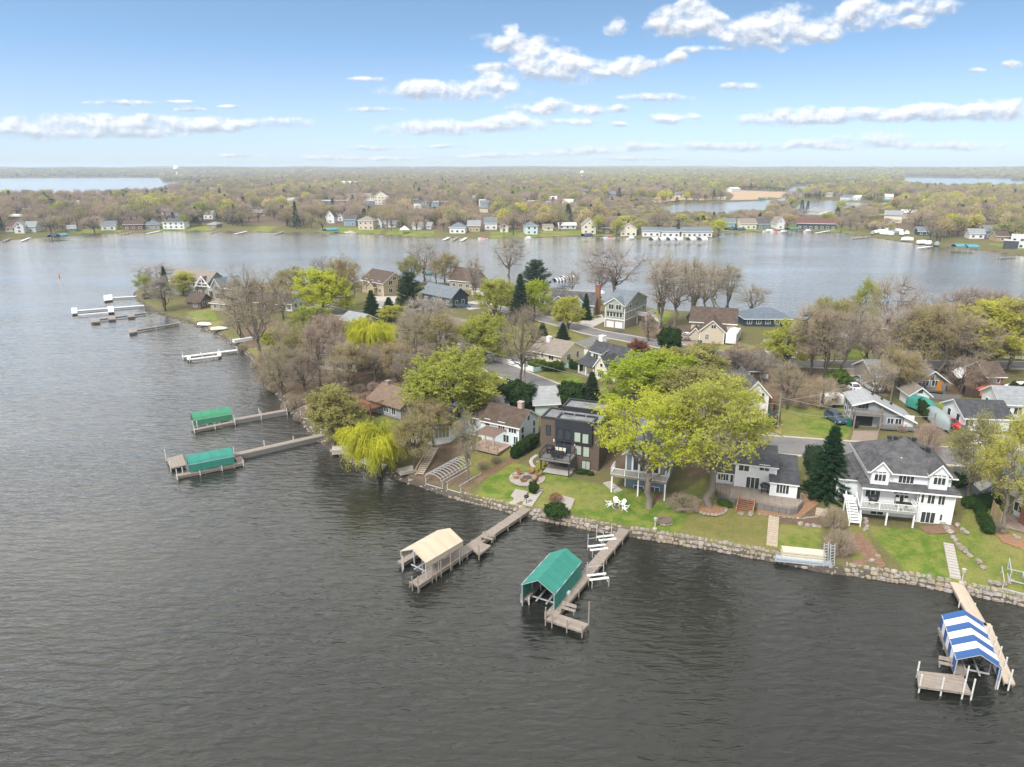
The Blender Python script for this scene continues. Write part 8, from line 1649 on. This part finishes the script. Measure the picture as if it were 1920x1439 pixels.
def far_tree(x, y, z, k, sx, sz, lab=None):
    t, me = FK[k]; o = link(FLAB[t][0], me, None, (x, y, z - .2), rnd.uniform(0, 6.28)); o.scale = (sx, sx, sz); return tag(o, lab or FLAB[t][1], 'tree', FLAB[t][2])
for lab, bx, by, ty, w, k, lf in (('golden yellow willow at the tip beside the town houses', 1347, 443, 408, 36, 4, LEAF['willow']), ('big golden yellow tree in the wood at the picture edge', 1786, 436, 397, 46, 4, LEAF['willow']), ('golden tree left of the marsh, largest of the group', 1241, 380, 356, 22, 4, LEAF['willow']), ('golden tree left of the marsh, narrow one', 1256, 380, 359, 13, 4, LEAF['willow']), ('golden tree left of the marsh, nearest the conifer', 1287, 380, 358, 16, 4, LEAF['willow']), ('golden tree at the channel bend', 1510, 372, 356, 18, 4, LEAF['willow']), ('pale yellow tree over the wide red roof', 1575, 400, 374, 22, 4, LEAF['yellowgreen']), ('orange tan round tree near the picture edge', 1883, 432, 402, 32, 5, LEAF['bud']), ('yellow green tree beside the tall cream house, taller one', 1122, 440, 400, 26, 4, LEAF['yellowgreen']), ('yellow green tree before the brown far house', 1156, 444, 408, 28, 4, LEAF['yellowgreen']), ('light green tree beside the bright white far house', 346, 427, 400, 22, 4, LEAF['yellowgreen']),
   ('tall dark pine by the long dock below the trees', 556, 430, 376, 15, 7, None), ('dark conifer left of the bright white house', 326, 420, 396, 10, 7, None), ('dark round conifer pair right of the bright white house', 368, 424, 404, 22, 7, None), ('dark conifer before the town houses', 1271, 443, 411, 11, 7, None), ('dark conifer, first of the row on the far lawn', 816, 418, 386, 14, 7, None), ('dark conifer, second of the row on the far lawn', 838, 420, 392, 16, 7, None), ('broad dark conifer, third of the row on the far lawn', 855, 422, 396, 20, 7, None), ('pointed dark conifer, last of the row on the far lawn', 875, 424, 393, 14, 7, None), ('green conifer above the cream far house', 960, 402, 384, 18, 7, None), ('dark conifer beside the pale blue far house', 995, 420, 400, 9, 7, None), ('dark conifer at the picture edge by the beige house', 3, 438, 398, 20, 7, None), ('dark conifer of the pair at the inlet, left', 1502, 402, 374, 13, 7, None), ('dark conifer of the pair at the inlet, right', 1513, 402, 376, 10, 7, None),
   ('tall grey bare tree in front of the small cream far house', 962, 440, 388, 36, 0, None), ('bare tree standing at the water before the pale blue house', 945, 446, 398, 22, 1, None), ('wide bare tree before the town houses', 1235, 440, 396, 46, 0, None), ('dark bare tree before the mint far house', 96, 440, 402, 52, 2, None), ('bare spreading tree at the far shore by the blue house', 178, 438, 400, 46, 1, None), ('bare tree before the white slate roofed house', 832, 434, 406, 24, 1, None), ('bare tree at the end of the dark long building', 1576, 436, 402, 26, 0, None)):
    p = G(bx, by); H_ = height_at(p.x, p.y, p.z, ty); dep = p.y * cP + (CAMZ - p.z - H_ / 2) * sP; rr_ = w / 2 / FPX * dep; o = far_tree(p.x, p.y, p.z, k, rr_ / (6.0 if k < 7 else 3.4), H_ / 14.4, lab)
    if lf: o.material_slots[2].link = 'OBJECT'; o.material_slots[2].material = lf
    FOOT.append((p.x, p.y, 4.))
def scatter():
    r = np.random.default_rng(77); pts = []
    for r0, r1, a in ((380, 900, 78), (900, 1500, 150), (1500, 3000, 300), (3000, 5200, 620), (5200, 8200, 1100)):
        n = int(.5 * (r1 ** 2 - r0 ** 2) * R(84) / a); rad = np.sqrt(r.uniform(r0 ** 2, r1 ** 2, n)); az = R(1) * r.uniform(-42, 42, n); pts.append(np.stack([rad * np.sin(az), rad * np.cos(az)], 1))
    xy = np.concatenate(pts); s = np.concatenate([main_sd(c) for c in np.array_split(xy, 8)]); dd = np.hypot(xy[:, 0], xy[:, 1])
    keep = (s > 3.5) & ~((s < 20) & (dd < 900) & (r.uniform(size=len(s)) < .5)); f = np.array(FOOT)
    for fx, fy, fr in f: keep &= np.hypot(xy[:, 0] - fx, xy[:, 1] - fy) > fr
    for fx, fy, fr in f:                                             # the view to the houses at the water stays open
        d = math.hypot(fx, fy); t = (xy[:, 0] * fx + xy[:, 1] * fy) / d; off = np.abs(xy[:, 0] * fy - xy[:, 1] * fx) / d; keep &= ~((t < d) & (t > d - (60 if d < 620 else 230)) & (off < fr * (.7 if d < 620 else 1.)) & (r.uniform(size=len(s)) < .6))
    ms = sdist(xy, MARSH); keep &= ms < -8; xy = xy[keep]; dd = dd[keep]; z = main_z(xy)
    n1 = np.sin(xy[:, 0] / 61 + 1) + np.sin(xy[:, 1] / 73 + xy[:, 0] / 150) + .8 * np.sin(xy[:, 0] / 23 - xy[:, 1] / 31); g = n1 * .35 + r.normal(0, .6, len(xy)) + np.clip((xy[:, 0] - 150) / 500, -.3, .35) + np.clip((dd - 900) / 2500, 0, .3)
    k = np.where(g > .75, r.choice([4, 4, 5, 6], len(xy)), np.where(g > .4, r.choice([3, 1, 5, 6], len(xy)), r.choice([0, 1, 1, 2, 3], len(xy)))); k = np.where(r.uniform(size=len(xy)) < .05, 7, k)
    sx = r.uniform(.7, 1.45, len(xy)); sz = r.uniform(.62, 1.2, len(xy)) * np.where(k == 7, .95, 1); big = np.clip(dd / 2500, 1, 2.2); sx *= big
    pxs = 960 + FPX * xy[:, 0] / (xy[:, 1] * cP + 44 * sP); low = ((pxs > 1130) & (pxs < 1480) & (dd < 965)) | ((pxs > 1480) & (pxs < 1680) & (dd < 900)); sz *= np.where(low, .5, 1); sx *= np.where(low, .75, 1)
    o = np.argsort(dd); cnt = {'b': 0, 'l': 0, 'c': 0}; lim = {'b': 275, 'l': 130, 'c': 28}; rest = []
    for i in o:
        t = FK[k[i]][0]
        if cnt[t] < lim[t] and dd[i] < 800: cnt[t] += 1; far_tree(xy[i, 0], xy[i, 1], z[i], k[i], sx[i], sz[i])
        else: rest.append(i)
    rest = np.array(rest); me = bpy.data.meshes.new('distant_woods'); me.from_pydata(np.column_stack([xy[rest], z[rest] - .2]).tolist(), [], [])
    for nm, ty, v in (('kind', 'INT', k[rest].astype(np.int32)), ('turn', 'FLOAT', r.uniform(0, 6.28, len(rest)).astype(np.float32))): me.attributes.new(nm, ty, 'POINT').data.foreach_set('value', v)
    me.attributes.new('size', 'FLOAT_VECTOR', 'POINT').data.foreach_set('vector', np.column_stack([sx[rest], sx[rest], sz[rest]]).astype(np.float32).ravel())
    ob = tag(link('distant_woods', me), 'hazy spring woods covering the land behind the far shore', None, None, 'stuff'); co = bpy.data.collections.new('tree_kinds')
    for i, (t, m) in enumerate(FK): co.objects.link(bpy.data.objects.new('tree_kind_%d' % i, m))
    ng = bpy.data.node_groups.new('scatter_trees', 'GeometryNodeTree'); ng.interface.new_socket('Geometry', in_out='INPUT', socket_type='NodeSocketGeometry'); ng.interface.new_socket('Geometry', in_out='OUTPUT', socket_type='NodeSocketGeometry'); N = ng.nodes; L = ng.links
    gi, go = N.new('NodeGroupInput'), N.new('NodeGroupOutput'); ip = N.new('GeometryNodeInstanceOnPoints'); ci = N.new('GeometryNodeCollectionInfo'); ci.inputs[0].default_value = co; ci.inputs[1].default_value = True; ci.inputs[2].default_value = True
    def attr(nm, ty): a = N.new('GeometryNodeInputNamedAttribute'); a.data_type = ty; a.inputs[0].default_value = nm; return a.outputs[0]
    ip.inputs['Pick Instance'].default_value = True; L.new(gi.outputs[0], ip.inputs['Points']); L.new(ci.outputs[0], ip.inputs['Instance']); L.new(attr('kind', 'INT'), ip.inputs['Instance Index']); L.new(attr('size', 'FLOAT_VECTOR'), ip.inputs['Scale'])
    cx = N.new('ShaderNodeCombineXYZ'); L.new(attr('turn', 'FLOAT'), cx.inputs[2]); er = N.new('FunctionNodeEulerToRotation'); L.new(cx.outputs[0], er.inputs[0]); L.new(er.outputs[0], ip.inputs['Rotation']); L.new(ip.outputs[0], go.inputs[0])
    md = ob.modifiers.new('scatter', 'NODES'); md.node_group = ng; print('far trees', cnt, 'stuff', len(rest))
MARSH = np.array([P(*p) for p in [(1362, 361), (1476, 360.5), (1464, 372), (1420, 376.5), (1368, 378.5)]]); MARSH2 = np.array([P(*p) for p in [(1140, 379), (1180, 374), (1300, 375), (1362, 374), (1360, 378.5), (1280, 379), (1238, 384), (1160, 384)]])
def marsh(name, poly, m):
    c = poly.mean(0); V = [(*c, 0)] + [(*p, 0) for p in poly]; xy = np.array([v[:2] for v in V]); n = len(poly); k = 14; vs = []; fs = []
    for i in range(n):                                               # fan of rings that follows the land
        for j in range(k + 1): vs.append(c + (poly[i] - c) * j / k)
    z = main_z(np.array(vs)) + .5
    for i in range(n):
        for j in range(k): a, b = i * (k + 1) + j, ((i + 1) % n) * (k + 1) + j; fs.append((a, a + 1, b + 1, b))
    me = bpy.data.meshes.new(name); me.from_pydata([(v[0], v[1], q) for v, q in zip(vs, z)], [], fs); me.materials.append(m); me.update(); bm_flip(me); tag(link(name, me), kind='structure')
_r = random.Random(9)
for i in range(44):
    q = G(_r.uniform(0, 1920), _r.uniform(352, 418))
    if main_sd(np.array([[q.x, q.y]]))[0] < 25 or any(math.hypot(q.x - a, q.y - b) < c + 14 for a, b, c in FOOT): continue
    e = empty('far_house', q, _r.uniform(-.6, .6), 'small pale house glimpsed among the trees behind the far shore', 'house', 'small houses among the far trees'); w, h, rz_ = _r.uniform(9, 14), _r.uniform(3.5, 6.5), _r.uniform(2.2, 3.2); m = MB().box(-w / 2, w / 2, -4, 4, -2, h); m.add([(x, y, z) for x in (-w / 2, w / 2) for y, z in ((-4, h), (4, h), (0, h + rz_))], [(0, 2, 1), (3, 4, 5), (0, 3, 5, 2), (1, 2, 5, 4)]); m.build('wall', W_[_r.choice(['white', 'white', 'cream', 'beige', 'blue', 'taupe'])], e)
    r_ = MB(); r_.slab([(-w / 2 - .5, -4.6, h - .3), (w / 2 + .5, -4.6, h - .3), (w / 2 + .5, 0, h + rz_ + .2), (-w / 2 - .5, 0, h + rz_ + .2)], .2); r_.slab([(w / 2 + .5, 4.6, h - .3), (-w / 2 - .5, 4.6, h - .3), (-w / 2 - .5, 0, h + rz_ + .2), (w / 2 + .5, 0, h + rz_ + .2)], .2); r_.build('roof', R_[_r.choice(['pale', 'grey', 'charcoal', 'tan', 'slate', 'pale'])], e); FOOT.append((q.x, q.y, 9))
REED = mat('reeds', (.46, .32, .20), .95, (.36, .25, .16), .05); marsh('marsh', MARSH, REED); marsh('marsh', MARSH2, REED)
scatter()
